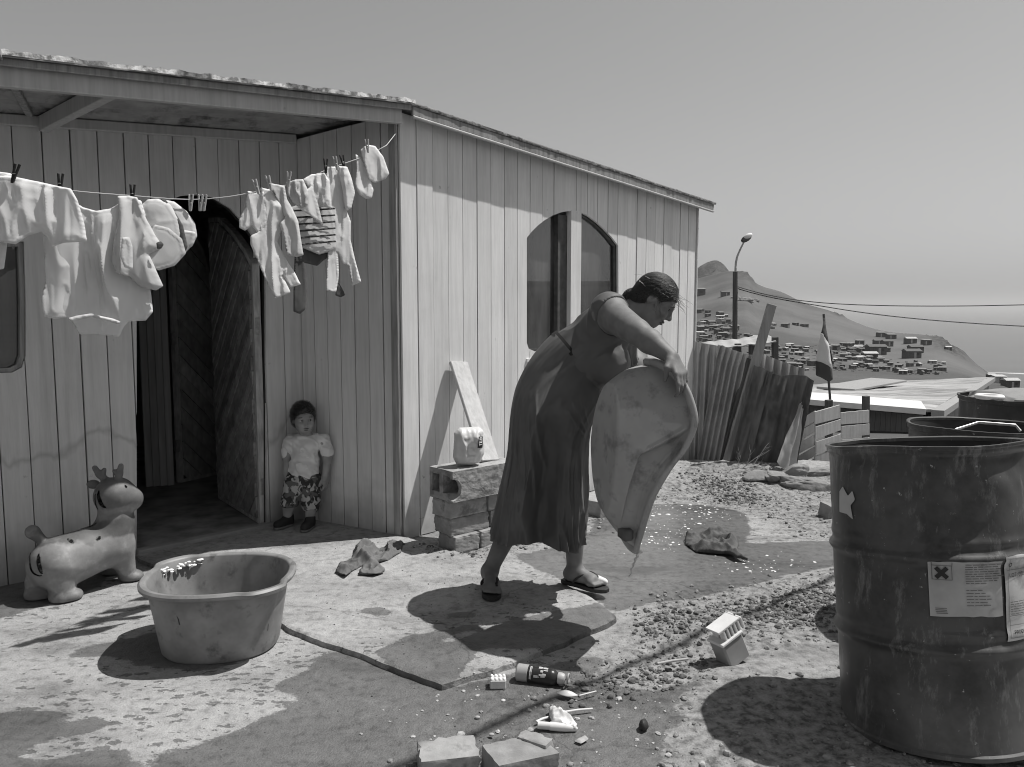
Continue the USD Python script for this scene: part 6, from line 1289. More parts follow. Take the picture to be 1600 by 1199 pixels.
# egg-carton like pieces of white foam
def foam_block(c, ax, half, nub, label, mfoot=None):
    t = thing('foam_block', label, 'foam packaging', c * [1, 1, 0]); t.part('block', frame_box(c, ax, half, .004), gm(f'foam_grey_{len(used)}', .42, .52, scale=30, rough=.9, bump=.2))
    ax = [unit(a) for a in ax]
    for a in range(nub[0]):
        for b in range(nub[1]):
            s_ = trimesh.creation.icosphere(2, 1.0); o = c + ax[0] * half[0] * (2 * (a + .5) / nub[0] - 1) + ax[1] * half[1] * (2 * (b + .5) / nub[1] - 1) + ax[2] * half[2]
            r_ = np.array([half[0] / nub[0] * .78, half[1] / nub[1] * .78, half[0] / nub[0] * .9]); t.part('knob', T(o + (s_.vertices * r_) @ np.array(ax), s_.faces), M_WHITE, smooth=True)
foam_block(P(778, 1066, z=.018), [np.array([1, .04, 0]), np.array([-.04, 1, 0]), ZUP], [.029, .024, .017], (4, 2), 'small white foam block with two rows of knobs beside the bottle')
# white plastic basket with slats stuck in the soil
bkc = P(1140, 1013, z=.05); bt_ = thing('plastic_basket', 'small broken white plastic basket tipped over in the soil', 'basket', bkc * [1, 1, 0])
bz = unit(np.array([-.38, -.10, .9])); bxx = unit(np.array([.86, .45, .38])); bxx = unit(bxx - np.dot(bxx, bz) * bz); byy = np.cross(bz, bxx)
bt_.part('box', frame_box(bkc, [bxx, byy, bz], [.050, .042, .052], .006), gm('basket_grey', .26, .33, rough=.5), label='grey lower body')
bt_.part('rim', frame_box(bkc + bz * .055, [bxx, byy, bz], [.054, .046, .006], .003), M_WHITE)
for q in range(6):
    for e in (-1, 1): bt_.part('slat', frame_box(bkc + bz * .082 + bxx * (.046 * (q / 5) * 2 - .040 + .02) + byy * e * .022, [bxx, byy, bz], [.0045, .016, .024], .002), M_WHITE)
bt_.part('top_bar', frame_box(bkc + bz * .104 + bxx * .010, [bxx, byy, bz], [.055, .038, .005], .002), M_WHITE)
# spoon, sticks, wrappers
sp0 = P(862, 1090, z=.02); M_PLASTIC = gm('white_plastic', .55, .68, rough=.4)
lf = thing('plastic_spoon', 'white plastic scoop with a long thin handle lying in the mud', 'spoon', sp0 * [1, 1, 0])
def shell_fn(u, v): 
    x = (u - .5) * .072; y = (v - .5) * .036 * np.sin(math.pi * np.clip(u, .04, .96)) ** .7; z = .016 + .012 * np.cos((v - .5) * math.pi) * np.sin(math.pi * u) - .006 * u; dd = unit(np.array([1, -.10, 0])); sd = np.array([.1, 1, 0])
    return np.stack([P(886, 1090, z=0)[0] + x * dd[0] + y * sd[0], P(886, 1090, z=0)[1] + x * dd[1] + y * sd[1], z], -1)
lf.part('bowl', sheet(shell_fn, 20, 14, .002), M_PLASTIC, smooth=True); lf.part('handle', bar(P(905, 1087, z=.014), P(932, 1080, z=.014), .005, .003, bev=.001), M_PLASTIC)
def stick(a, b, r, label, m=M_PLASTIC, name='stick', catg='stick', z=.012): return single(name, tube([P(*a, z=z), (P(*a, z=z) + P(*b, z=z)) / 2 + [0, 0, .002], P(*b, z=z)], r, 8), m, label, catg, smooth=50)
stick((838, 1128), (857, 1121), .0045, 'short pale straw at the left of the torn wrapper'); stick((880, 1113), (926, 1108), .004, 'thin pale stick sticking out behind the torn wrapper')
stick((1027, 1037), (1075, 1030), .005, 'pale thin stick on the heap of clods near the basket', gm('straw', .34, .42, rough=.8), z=.03)
rag('torn_wrapper', [(858, 1106), (864, 1102), (880, 1112), (893, 1118), (902, 1128), (900, 1136), (880, 1133), (862, 1128), (858, 1118)], 'clear torn wrapper lying on the white tube', 'wrapper', gm('wrapper_film', .42, .7, scale=30, rough=.25, spec=.6), .012, .014, .022, 26, 2, .004)
tb_ = single('white_tube', lathe_between(P(840, 1133, z=.014), P(903, 1139, z=.010), [(0, .004), (.01, .012), (.3, .012), (.32, .0135), (.7, .013), (.95, .009), (1, .002)], 18), M_PLASTIC, 'white plastic tube lying below the torn wrapper', 'tube', smooth=40)
single('paper_flake', puff([tuple(P(a, b, z=.006)[:2]) for a, b in ((897, 1160), (904, 1155), (914, 1151), (920, 1157), (908, 1164))], lambda s_, t_, w: np.column_stack([s_, t_, .008 + w]), h=.005, thick=.003, fold=.004, scale=20), gm('flake', .3, .4, rough=.8), 'flat pale flake on the wet soil right of the brick piece', 'flake', smooth=50)
rag('dark_scrap', [(998, 1133), (1003, 1129), (1012, 1130), (1014, 1138), (1006, 1142), (998, 1139)], 'small black scrap on the wet ground', 'scrap', M_INK, .0, .03, .006, 20, 3, .006)
for q, (a, b) in enumerate(((746, 1121), (768, 1148))): single('pebble', T(*(lambda s_: (s_.vertices * [.009, .007, .005] + P(a, b, z=.006), s_.faces))(trimesh.creation.icosphere(2))), gm(f'pebble_{q}', .3, .36, rough=.8), ('small pale round pebble left of the wire shadow', 'tiny pale pebble on the shadow line in front')[q], 'pebble', smooth=True)
# broken bricks at the bottom edge
def chunk(c, half, rz, tilt, seed, amp=.02):
    Rz = trimesh.transformations.euler_matrix(tilt[0], tilt[1], rz)[:3, :3]; return rough_box(np.zeros(3), np.eye(3), half, seed, amp), Rz, c
def put_chunk(name, px, py, half, rz, tilt, seed, m, label, catg, amp=.006, z=0):
    b, Rz, _ = chunk(None, half, rz, tilt, seed, amp); v = b.vertices @ Rz.T; v[:, 2] += -v[:, 2].min() + z - .012; v[:, :2] += P(px, py, z=z + .02)[:2]; return single(name, T(v, b.faces), m, label, catg, smooth=25)
put_chunk('broken_brick', 812, 1192, [.10, .060, .035], .45, (.02, .06), 3, M_BRICK, 'broken flat brick with a ledge at the bottom edge', 'brick'); put_chunk('broken_brick', 836, 1172, [.050, .024, .035], -.55, (.0, .0), 9, M_BRICK, 'small broken brick end resting behind the flat brick', 'brick', z=.01)
put_chunk('rubble_lump', 700, 1190, [.085, .05, .035], .2, (.1, 0), 5, M_BLOCK, 'pale lump of broken concrete at the bottom edge, left of the bricks', 'rubble', .012)
put_chunk('dark_block', 1297, 806, [.05, .05, .05], .3, (.1, .1), 2, M_BRICK, 'dark broken brick against the left side of the nearest drum', 'brick'); put_chunk('broken_block', 940, 797, [.10, .07, .05], .8, (0, .05), 12, M_BRICK, 'dark brick lying at the foot of the wall behind the tipped tub', 'brick')
# rocks by the sheet fence
M_ROCK = gm('rock', .17, .26, scale=10, rough=.95, bump=.6, bscale=40, dirt=.10, dscale=6)
def rock(px, py, half, rz, seed, label, z=.0):
    s_ = trimesh.creation.icosphere(4); v = s_.vertices; n_ = meshkit.fbm(v * 1.5 + seed, 4, seed); f = np.sign(v) * np.abs(v) ** .72; v = f * (.6 + .8 * n_)[:, None]
    for k in range(7): 
        nn_ = unit(np.array([math.cos(seed * 3 + k * 2.4), math.sin(seed + k * 1.7), math.sin(k * 2.1 + seed * .7)])); d = v @ nn_ - .78; v = v - np.outer(np.clip(d, 0, None) * .85, nn_)
    v = v * half; v = v @ trimesh.transformations.euler_matrix(0, 0, rz)[:3, :3].T; p = P(px, py, z=z); v = v + [p[0], p[1], z + half[2] * .4]; single('rock', T(v, s_.faces), M_ROCK, label, 'rock', smooth=18)
rock(1183, 750, (.12, .07, .05), .2, 1, 'flat grey rock leftmost of the row below the sheet fence', .04); rock(1212, 750, (.10, .07, .05), .5, 2, 'flat rock, second from the left below the sheet fence', .04); rock(1238, 752, (.11, .09, .09), .1, 3, 'rounded craggy rock under the pale torn sheet corner', .02)
rock(1262, 768, (.20, .09, .08), -.45, 4, 'long dark wedge rock slanting down towards the drum', -.02); rock(1282, 742, (.16, .06, .04), .1, 6, 'flat pale rock in front of the light board fence', .05)
rock(1150, 733, (.07, .06, .05), .1, 8, 'small pale rock at the foot of the corrugated sheet', .06)
# dry twig
tw = []; rs = random.Random(6); b0 = P(1152, 738, y=6.15)
def grow(p, d, ln, r, lv):
    pts = [p]; 
    for k in range(6): d = unit(d + np.array([rs.uniform(-.2, .2), rs.uniform(-.2, .2), rs.uniform(-.1, .12)])); pts.append(pts[-1] + d * ln / 6)
    tw.append(tube(pts, np.linspace(r, r * .4, 7), 5))
    if lv < 2:
        for k in range(3 if lv == 0 else 2): grow(pts[rs.randint(2, 5)], unit(d + np.array([rs.uniform(-.9, .9), rs.uniform(-.4, .4), rs.uniform(-.2, .7)])), ln * .5, r * .55, lv + 1)
grow(b0, np.array([.75, 0, .6]), .26, .004, 0); grow(b0, np.array([.95, 0, .42]), .24, .0035, 0); grow(b0, np.array([.2, 0, .8]), .14, .003, 0)
plant = thing('dry_weed', 'dry leafless weed with thin bent twigs in front of the dark sheet', 'weed', b0); plant.part('twigs', cat(tw), gm('twig', .28, .38, rough=.9), smooth=True)
# gravel, clods and foam as loose stuff
def scatter(name, polys, n, rmin, rmax, m, seed, flat=.7, base=None, sub=1, kind='stuff'):
    r_ = np.random.default_rng(seed); V_, F_ = [], []; off = 0; ico = trimesh.creation.icosphere(sub)
    per = [Polygon([P(a, b, z=0)[:2] for a, b in pl]).buffer(0) for pl in polys]; ar = np.array([g.area for g in per]); cnt = (n * ar / ar.sum()).astype(int)
    for g, k in zip(per, cnt):
        x0, y0, x1, y1 = g.bounds; pts = r_.uniform((x0, y0), (x1, y1), (k * 3, 2)); pts = pts[contains_xy(g, pts[:, 0], pts[:, 1])][:k] + r_.normal(0, .055, (min(k, int(contains_xy(g, pts[:, 0], pts[:, 1]).sum())), 2))
        for x, y in pts:
            s_ = rmin * (rmax / rmin) ** (r_.random() ** 3.2); v = ico.vertices * (1 + .35 * (r_.random((len(ico.vertices), 1)) - .5)) * r_.uniform(.7, 1.3, 3) * [1, 1, flat] * s_
            z_ = ground_z(x, y); 
            if slab_poly2.contains(Point(x, y)): z_ = SLAB_Z
            a = r_.uniform(0, 6.28); v = np.column_stack([v[:, 0] * math.cos(a) - v[:, 1] * math.sin(a), v[:, 0] * math.sin(a) + v[:, 1] * math.cos(a), v[:, 2]]) + [x, y, z_ + s_ * flat * .35]; V_.append(v); F_.append(ico.faces + off); off += len(v)
    return single(name, T(np.vstack(V_), np.vstack(F_)), m, kind=kind, base=np.zeros(3), label=base[0] if base else None, category=base[1] if base else None)
M_GRAVEL = gm('gravel_stone', .13, .30, scale=40, rough=.95, coords='pos', lo=.4, hi=.6)
scatter('gravel', SOIL, 6000, .0018, .013, M_GRAVEL, 3, base=('loose gravel and clods on the soil', 'gravel'))
M_CLOD = gm('dark_clods', .06, .16, scale=40, rough=.95, coords='pos')
scatter('soil_clods', [[(1015, 950), (1090, 960), (1150, 945), (1310, 905), (1310, 960), (1150, 985), (1000, 1000)], [(880, 1065), (960, 1045), (1080, 1010), (1110, 1035), (1060, 1060), (960, 1085), (890, 1085)], [(1200, 945), (1310, 930), (1310, 985), (1230, 970)], [(1080, 750), (1160, 760), (1200, 790), (1120, 785)], [(640, 855), (770, 870), (790, 880), (690, 870)]], 5000, .002, .013, M_CLOD, 5, base=('dark broken clods of earth along the furrow', 'clods'))
scatter('grit', [[(0, 940), (400, 930), (500, 1010), (1000, 1000), (1040, 1199), (0, 1199)], [(480, 830), (700, 860), (900, 930), (690, 1060), (450, 970)]], 900, .001, .0038, M_CLOD, 9, base=('dark grit on the concrete', 'grit'))
scatter('foam_flecks', [[(1005, 788), (1080, 790), (1110, 800), (1060, 850), (1000, 850)], [(1000, 820), (1060, 825), (1060, 860), (1000, 860)], [(1090, 775), (1130, 786), (1170, 800), (1130, 815), (1080, 800)], [(1140, 870), (1250, 870), (1250, 900), (1120, 895)]], 300, .002, .011, M_FOAM, 12, flat=.12, base=('white flecks of soap foam on the pool', 'foam'), sub=2)
scatter('litter_fragments', [[(880, 1085), (960, 1060), (1050, 1080), (1040, 1190), (860, 1190)], [(600, 1120), (760, 1060), (880, 1100), (660, 1190)]], 90, .003, .012, gm('litter', .25, .5, scale=60, rough=.7, coords='pos'), 14, flat=.5, base=('small pale fragments on the wet soil', 'litter'))
# ================================================================ sheet fence, posts, flag
M_CORR = gm('galvanised_sheet', .28, .46, scale=6, rough=.45, metallic=.3, dirt=.14, dscale=5, dlo=.52, dhi=.7, stretch=(1, 1, .4), bump=.1)
M_CORR2 = gm('rusty_sheet', .07, .16, scale=7, rough=.6, metallic=.2, dirt=.20, dscale=5, dlo=.60, dhi=.7, stretch=(1, 1, .4), bump=.15)
def corr_sheet(corners, waves, amp, m, label, crumple=.0, seed=0, nv=40, fade=None, name='corrugated_sheet'):
    "corners: top left, top right, bottom right, bottom left"
    tl, tr_, br, bl = [np.asarray(c, float) for c in corners]; n = unit(np.cross(tr_ - tl, bl - tl)); n = n if n[1] < 0 else -n; nu = waves * 10 + 1
    def fn(u, v):
        p = (tl[None, None] * (1 - u)[..., None] + tr_ * u[..., None]) * (1 - v)[..., None] + (bl * (1 - u)[..., None] + br * u[..., None]) * v[..., None]
        f = 1.0 if fade is None else fade(u, v)
        w = amp * np.cos(u * waves * 2 * math.pi) * f
        if crumple: w = w + crumple * (meshkit.fbm(np.stack([u * 2.6, v * 2.6, 0 * u + seed], -1), 3, seed) - .5) * 2 - crumple * .8 * (1 - np.abs(2 * meshkit.fbm(np.stack([u * 2 + v, v * 1.6, 0 * u + seed], -1), 2, seed + 5) - 1))
        p = p + n * w[..., None]
        p[..., 2] += (.012 + crumple * .35) * (meshkit.noise(np.stack([u * 6, 0 * u, 0 * u + seed], -1), seed + 2) - .5) * (v < .02)
        return p
    return single(name, sheet(fn, nu, nv, .0022, normal=n), m, label, 'corrugated sheet', smooth=50)
g = lambda a, b, y: P(a, b, y=y)
corr_sheet([g(1079, 533, 6.62), g(1130, 541, 6.58), g(1118, 738, 6.50), g(1072, 738, 6.60)], 4, .016, M_CORR, 'pale corrugated sheet leaning at the corner of the house')
corr_sheet([g(1122, 539, 6.56), g(1176, 556, 6.50), g(1137, 742, 6.42), g(1086, 740, 6.50)], 6, .016, M_CORR, 'grey corrugated sheet leaning to the right, second from the house')
corr_sheet([g(1180, 549, 6.95), g(1256, 577, 6.90), g(1256, 690, 6.90), g(1180, 690, 6.95)], 6, .018, M_CORR, 'grey corrugated sheet standing behind the leaning stick')
corr_sheet([g(1178, 570, 6.34), g(1208, 580, 6.30), g(1165, 748, 6.2), g(1133, 748, 6.24)], 2, .010, M_CORR2, 'narrow dark rusty sheet with torn holes', .03, 3)
corr_sheet([g(1200, 581, 6.30), g(1273, 592, 6.22), g(1243, 748, 6.12), g(1160, 748, 6.2)], 5, .014, M_CORR2, 'wide dark crumpled sheet with a curled right edge', .075, 8, fade=lambda u, v: .35 + .65 * np.clip(u * 1.6 - .3, 0, 1))
corr_sheet([g(1252, 628, 6.18), g(1256, 640, 6.18), g(1243, 748, 6.08), g(1214, 722, 6.05)], 2, .012, gm('bright_sheet', .36, .46, scale=8, rough=.45, metallic=.3), 'pale torn corner of sheet hanging at the right end of the fence', .02, 4)
M_POSTW = plank_material('post_wood', .20, .30, dirt=.5); M_DARKW = gm('dark_wood', .06, .11, scale=14, rough=.9, stretch=(1, 1, .1))
def post(a, b, ya, yb, w, t, m, name, label, catg): return single(name, bar(g(*a, ya), g(*b, yb), w, t, up=np.array([.2, -1, 0])), m, label, catg)
post((1129, 748), (1206, 476), 6.36, 6.42, .075, .03, M_POSTW, 'leaning_board', 'long flat board leaning to the right through the sheet fence', 'board')
post((1120, 745), (1172, 560), 6.46, 6.50, .05, .05, M_DARKW, 'fence_post', 'dark post leaning between the two sheets', 'post')
for q, (x0, y0, y1, d, lb) in enumerate(((1153, 540, 600, 7.6, 'dark shed post left of the leaning board'), (1175, 540, 600, 7.6, 'dark shed post just behind the leaning board'), (1211, 530, 600, 7.6, 'dark shed post at the right end of the shed roof'))): post((x0, y1 + 60), (x0, y0 - 3), d, d, .05, .05, M_DARKW, 'shed_post', lb, 'post')
sr = thing('shed_roof', 'pale flat sheet roof on posts behind the corrugated fence', 'roof', g(1140, 545, 7.6)); 
a_, b_, c_, d_ = g(1085, 548, 7.5), g(1213, 533, 7.5), g(1200, 523, 8.6), g(1085, 537, 8.6)
sr.part('sheet', sheet(lambda u, v: (a_ * (1 - u)[..., None] + b_ * u[..., None]) * (1 - v)[..., None] + (d_ * (1 - u)[..., None] + c_ * u[..., None]) * v[..., None] + ZUP * (.004 * np.sin(u * 40) + .015 * (meshkit.noise(np.stack([u * 5, v * 2, 0 * u], -1), 2) - .5))[..., None], 120, 6, .01, normal=ZUP), gm('shed_sheet', .28, .38, scale=5, rough=.8), smooth=50)
# flag on a pole
fp0, fp1 = g(1299, 650, 7.4), g(1287, 491, 7.4); fl = thing('flag', 'limp three-band flag on a thin pole standing behind the board fence', 'flag', fp0 * [1, 1, 1])
fl.part('pole', tube([fp0, (fp0 + fp1) / 2, fp1], .011, 10), M_DARKW, smooth=True); fl.part('tie', tube([fp0 + ZUP * .02, fp0 + ZUP * .1], .02, 10), M_POSTW)
cw = [gm('flag_dark', .045, .06, rough=.85), gm('flag_pale', .50, .58, rough=.85), gm('flag_dark_lower', .055, .07, rough=.85)]
outs = ([(1287, 492), (1290, 535), (1291, 548), (1279, 520)], [(1279, 520), (1291, 548), (1298, 576), (1295, 580), (1275, 572), (1272, 566)], [(1272, 566), (1295, 580), (1297, 596), (1290, 596), (1269, 586)])
outs = ([(1287, 490), (1291, 520), (1292, 537), (1285, 528), (1281, 520), (1278, 521)], [(1278, 521), (1285, 528), (1292, 537), (1296, 566), (1297, 576), (1290, 571), (1280, 565), (1274, 564)], [(1274, 564), (1282, 566), (1297, 576), (1297, 592), (1291, 596), (1282, 590), (1271, 586)])
for o_, m_, lb in zip(outs, cw, ('dark upper band', 'pale middle band', 'dark lower band')):
    fl.part('band', puff(px_poly(o_, 7.4), lambda s_, t_, w: np.column_stack([s_, 7.36 + .06 * np.sin(s_ * 38 + t_ * 9) * .5 - w, t_]), h=.014, thick=.006, fold=.02, scale=8, seed=2, smooth_outline=False), m_, smooth=60, label=lb)
single('flag_end', puff(px_poly([(1294, 535), (1299, 548), (1302, 560), (1300, 575), (1297, 566)], 7.45), lambda s_, t_, w: np.column_stack([s_, 7.46 - w, t_]), h=.014, thick=.004, fold=.012, scale=8), cw[0], 'dark loose end of the flag hanging behind its pole', 'flag end', smooth=60)
# board fence of pale planks
M_FB = plank_material('fence_boards', .42, .54, dirt=.4); fb = thing('board_fence', 'low fence panels of pale horizontal boards left of the nearest drum', 'fence', g(1290, 740, 6.5))
def panel(tl, tr_, bl, br, y0, y1, n):
    for q in range(n):
        f0, f1 = q / n, (q + 1) / n; L0_ = lambda f: g(tl[0] + (bl[0] - tl[0]) * f, tl[1] + (bl[1] - tl[1]) * f, y0); R0_ = lambda f: g(tr_[0] + (br[0] - tr_[0]) * f, tr_[1] + (br[1] - tr_[1]) * f, y1)
        a0, a1, b0_, b1_ = L0_(f0), L0_(f1 - .035), R0_(f0), R0_(f1 - .02 - .03 * (q % 2)); n_ = unit(np.cross(b0_ - a0, a1 - a0)); n_ = n_ if n_[1] < 0 else -n_; k = .006 * (q % 3)
        v = np.array([a0, b0_, b1_, a1]) + n_ * k; v2 = v - n_ * .016; fb.part('board', T(np.vstack([v, v2]), [[0, 1, 2], [0, 2, 3], [4, 6, 5], [4, 7, 6], [0, 4, 5], [0, 5, 1], [1, 5, 6], [1, 6, 2], [2, 6, 7], [2, 7, 3], [3, 7, 4], [3, 4, 0]]), M_FB)
panel((1251, 655), (1273, 642), (1243, 752), (1273, 735), 6.75, 6.62, 5); panel((1274, 644), (1313, 633), (1274, 760), (1313, 745), 6.6, 6.7, 5); panel((1315, 645), (1358, 641), (1315, 730), (1358, 726), 6.9, 7.0, 4)
for x, y0, y1, d, lb in ((1295, 625, 750, 6.80, 'stub of post between the board panels by the flag pole'), (1353, 619, 730, 7.15, 'short dark post above the right board panel')): post((x, y1), (x, y0), d, d, .05, .05, M_DARKW, 'fence_post', lb, 'post')

# ================================================================ neighbouring building on the slope below
NB_ = thing('board_shed', 'long low board building with a wide flat roof on the slope below', 'building', g(1400, 660, 14))
M_NB = plank_material('shed_boards', .16, .22); M_NB2 = plank_material('shed_boards_pale', .38, .46); M_WHT = gm('roof_rim', .55, .68, scale=3, rough=.7); M_NR = gm('flat_roof', .16, .36, scale=1.6, rough=.9, detail=9, stretch=(.25, 1.8, 1), bump=.4, lo=.42, hi=.56)
nl, nr, nfar = g(1240, 622, 14.5), g(1455, 640, 13.6), g(1545, 590, 26.0); nl2 = g(1200, 603, 30.0)
roofp = [nl, nr, nfar, nl2]
NB_.part('roof', sheet(lambda u, v: (nl * (1 - u)[..., None] + nr * u[..., None]) * (1 - v)[..., None] + (nl2 * (1 - u)[..., None] + nfar * u[..., None]) * v[..., None] + ZUP * (.05 * (meshkit.fbm(np.stack([u * 12, v * 16, 0 * u], -1), 3, 2) - .5))[..., None], 60, 60, .05, normal=ZUP), M_NR, smooth=50)
NB_.part('roof_rim', bar(nl - ZUP * .06 + np.array([0, .32, .05]), nr - ZUP * .06 + np.array([.03, .32, .05]), 1.25, .10), M_WHT); NB_.part('roof_rim', bar(nr + np.array([.06, -.1, -.06]), nfar + np.array([.1, 0, -.06]), .2, .12), M_NB2)
for (pa, pb, m_, k) in ((nl + [0, .15, -.1], nr + [-.05, .15, -.1], M_NB, 26), (nr + [.0, .1, -.12], nfar + [.0, 0, -.12], M_NB2, 24)):
    for q in range(k): a = pa + (pb - pa) * q / k; b = pa + (pb - pa) * (q + .96) / k; mid = (a + b) / 2; NB_.part('board', frame_box(mid - ZUP * 1.4, [unit((b - a) * [1, 1, 0]), unit(np.cross(unit((b - a) * [1, 1, 0]), ZUP)), ZUP], [np.linalg.norm((b - a)[:2]) / 2, .02 + .004 * (q % 2), 1.38], 0), m_)
NB_.part('roof_boards', frame_box((nl * .35 + nr * .1 + nfar * .3 + nl2 * .25) + ZUP * .08, [U, N, ZUP], [1.8, .5, .03], .01), M_NB2); 
# sloping ground of pale earth between yard and shed: a bank beside the drums
# ================================================================ street lamp, wires
lb0, lb1 = g(1150, 600, 34), g(1149, 425, 34); lamp = thing('street_lamp', 'street lamp with a tall dark pole and a thin curved arm', 'street lamp', lb0)
lamp.part('pole', tube([lb0 - ZUP * 3, lb1], [.125, .105], 12), M_DARKW, smooth=60)
arm = CubicSpline(np.arange(5), np.array([g(1149.5, 440, 34), g(1150, 410, 34), g(1154, 396, 34), g(1160, 383, 34), g(1165, 374, 34)]))(np.linspace(0, 4, 20)); lamp.part('arm', tube(arm, np.linspace(.05, .03, 20), 10), M_METAL, smooth=True)
hd_ = lamp.part('lamp_head', T(*(lambda s_: (s_.vertices * [.24, .16, .13] @ trimesh.transformations.euler_matrix(0, -.55, 0)[:3, :3].T + g(1166, 373, 34), s_.faces))(trimesh.creation.icosphere(3))), M_DARKW, smooth=True)
hd_.part('hood', T(*(lambda s_: (s_.vertices * [.20, .17, .11] @ trimesh.transformations.euler_matrix(0, -.55, 0)[:3, :3].T + g(1168.5, 369.5, 33.95), s_.faces))(trimesh.creation.icosphere(3))), M_WHITE, smooth=True)
for pts, lb in (([(1149, 447), (1200, 461), (1270, 472), (1340, 476.5), (1450, 478.5), (1600, 476.5), (1900, 462)], 'upper overhead wire crossing the sky at the right'), ([(1149, 450), (1210, 466), (1280, 478), (1330, 486), (1450, 500), (1600, 510), (1900, 522)], 'lower overhead wire crossing the sky at the right')):
    single('overhead_wire', tube(CubicSpline(np.array([p_[0] for p_ in pts]), np.array([g(a, b, 34 - (a - 1149) * .004) for a, b in pts]))(np.linspace(1149, 1900, 60)), .021, 6), M_DARKW, lb, 'wire', smooth=True)
# the cable over the yard whose shadow lies across the ground
def cable_pt(a, b, h): q_ = P(a, b, z=0); return q_ + SUN / SUN[2] * h
cb_ = [cable_pt(560, 1225, 4.0), cable_pt(760, 1138, 3.98), cable_pt(930, 1062, 3.97), cable_pt(1110, 985, 3.98), cable_pt(1300, 902, 4.02)]; dcb = unit(cb_[-1] - cb_[0])
single('overhead_cable', tube(np.vstack([cb_[0] - dcb * 3, cb_, cb_[-1] + dcb * 3]), .017, 8), M_DARKW, 'thick cable strung over the yard, its soft shadow on the ground', 'cable', smooth=True)

# ================================================================ the settlement on the far slope
M_HW = [gm('hut_wall_dark', .06, .10, scale=2, rough=.9), gm('hut_wall_grey', .10, .15, scale=2, rough=.9), gm('hut_wall_pale', .28, .38, scale=2, rough=.9)]; M_HR = [gm('hut_roof_grey', .14, .2, scale=2, rough=.8), gm('hut_roof_pale', .34, .46, scale=2, rough=.7), gm('hut_roof_dark', .08, .11, scale=2, rough=.8)]
UsdGeom.Scope.Define(stage, '/World/Looks/kinds')
def hut_class(k, wall, roof):
    path = f'/World/Looks/kinds/hut_{k:03d}'; x = stage.CreateClassPrim(path); x.SetTypeName('Xform')
    pp = Part(x, np.zeros(3)); W_, D_, H_ = 6.0, 4.2, 2.5
    pp.part('wall', frame_box([0, 0, H_ / 2 - .6], np.eye(3), [W_ / 2, D_ / 2, H_ / 2 + .6], 0), M_HW[wall])
    rf = T([[-3.3, -2.5, 2.5], [3.3, -2.5, 2.45], [3.3, 2.5, 2.95], [-3.3, 2.5, 3.0], [-3.3, -2.5, 2.62], [3.3, -2.5, 2.57], [3.3, 2.5, 3.07], [-3.3, 2.5, 3.12]], [[0, 2, 1], [0, 3, 2], [4, 5, 6], [4, 6, 7], [0, 1, 5], [0, 5, 4], [1, 2, 6], [1, 6, 5], [2, 3, 7], [2, 7, 6], [3, 0, 4], [3, 4, 7]]) if k % 2 == 0 else T([[-3.3, -2.5, 2.45], [3.3, -2.5, 2.45], [3.3, 2.5, 2.45], [-3.3, 2.5, 2.45], [-3.3, 0, 3.2], [3.3, 0, 3.2]], [[0, 1, 5], [0, 5, 4], [2, 3, 4], [2, 4, 5], [0, 4, 3], [1, 2, 5], [0, 3, 2], [0, 2, 1]])
    pp.part('roof', rf, M_HR[roof]); pp.part('door', frame_box([-1.0 + k * .3, -D_ / 2 - .03, 1.0], np.eye(3), [.45, .04, 1.0], 0), M_HW[0] if wall else M_HW[2]); pp.part('window', frame_box([1.5, -D_ / 2 - .03, 1.45], np.eye(3), [.5, .04, .4], 0), M_INK)
    return path
KINDS = [hut_class(0, 0, 0), hut_class(1, 1, 0), hut_class(2, 2, 1), hut_class(3, 0, 1), hut_class(4, 1, 2), hut_class(5, 0, 2)]
WORDS = ['dark-walled', 'grey-walled', 'pale-walled pale-roofed', 'dark-walled pale-roofed', 'grey-walled dark-roofed', 'black']
def hut(px, py, wpx, kind, label, rz=0, hs=1.0, group=None):
    p = hill(px, py); s_ = wpx / FPX * p[1] / 6.0; copy_of(KINDS[kind], 'hut', p + ZUP * .1, rz, (s_, min(s_, 1.3), s_ ** .75 * hs * 1.05), label, 'hut', group)
big = [(1377, 526, 16, 0, 'long dark hut, upper left of the four on the skyline', .5), (1392, 529, 16, 0, 'long dark hut, upper right of the four on the skyline', .5), (1371, 538, 15, 5, 'dark hut below the skyline pair, left one'), (1386, 540, 18, 5, 'dark hut below the skyline pair, right one'),
       (1422, 536, 19, 3, 'hut with bright pale roof alone on the upper slope'), (1447, 538, 16, 0, 'dark hut beside the rocky outcrop'), (1481, 547, 11, 3, 'pale-roofed hut on the outer slope below the outcrop'), (1343, 538, 14, 0, 'dark hut left of the skyline huts'), (1336, 547, 10, 0, 'small dark hut left below the skyline huts'),
       (1368, 553, 32, 5, 'very long dark hut in mid slope'), (1385, 549, 12, 4, 'grey hut at the right end of the long dark hut'), (1430, 551, 24, 5, 'upper of the two long black huts on the right slope'), (1424, 559, 28, 5, 'lower of the two long black huts on the right slope'), (1358, 562, 25, 3, 'long dark hut with a pale gable in mid slope'),
       (1087, 462, 32, 0, 'long dark building high on the slope beside the house corner'), (1133, 462, 15, 5, 'dark low hut high on the slope left of the lamp pole'), (1548, 592, 14, 3, 'pale-roofed hut at the shoreward end, upper left'), (1560, 598, 22, 2, 'pale hut at the shoreward end, middle'), (1573, 600, 12, 0, 'dark hut at the shoreward end'), (1578, 606, 26, 3, 'wide pale-roofed hut lowest at the shoreward end')]
for h_ in big:
    x_, y_, w_, k_, lb = h_[:5]; w_ = w_ * .82; hut(x_, y_ + 1, w_, k_, lb, 0 if len(h_) < 6 else 0)
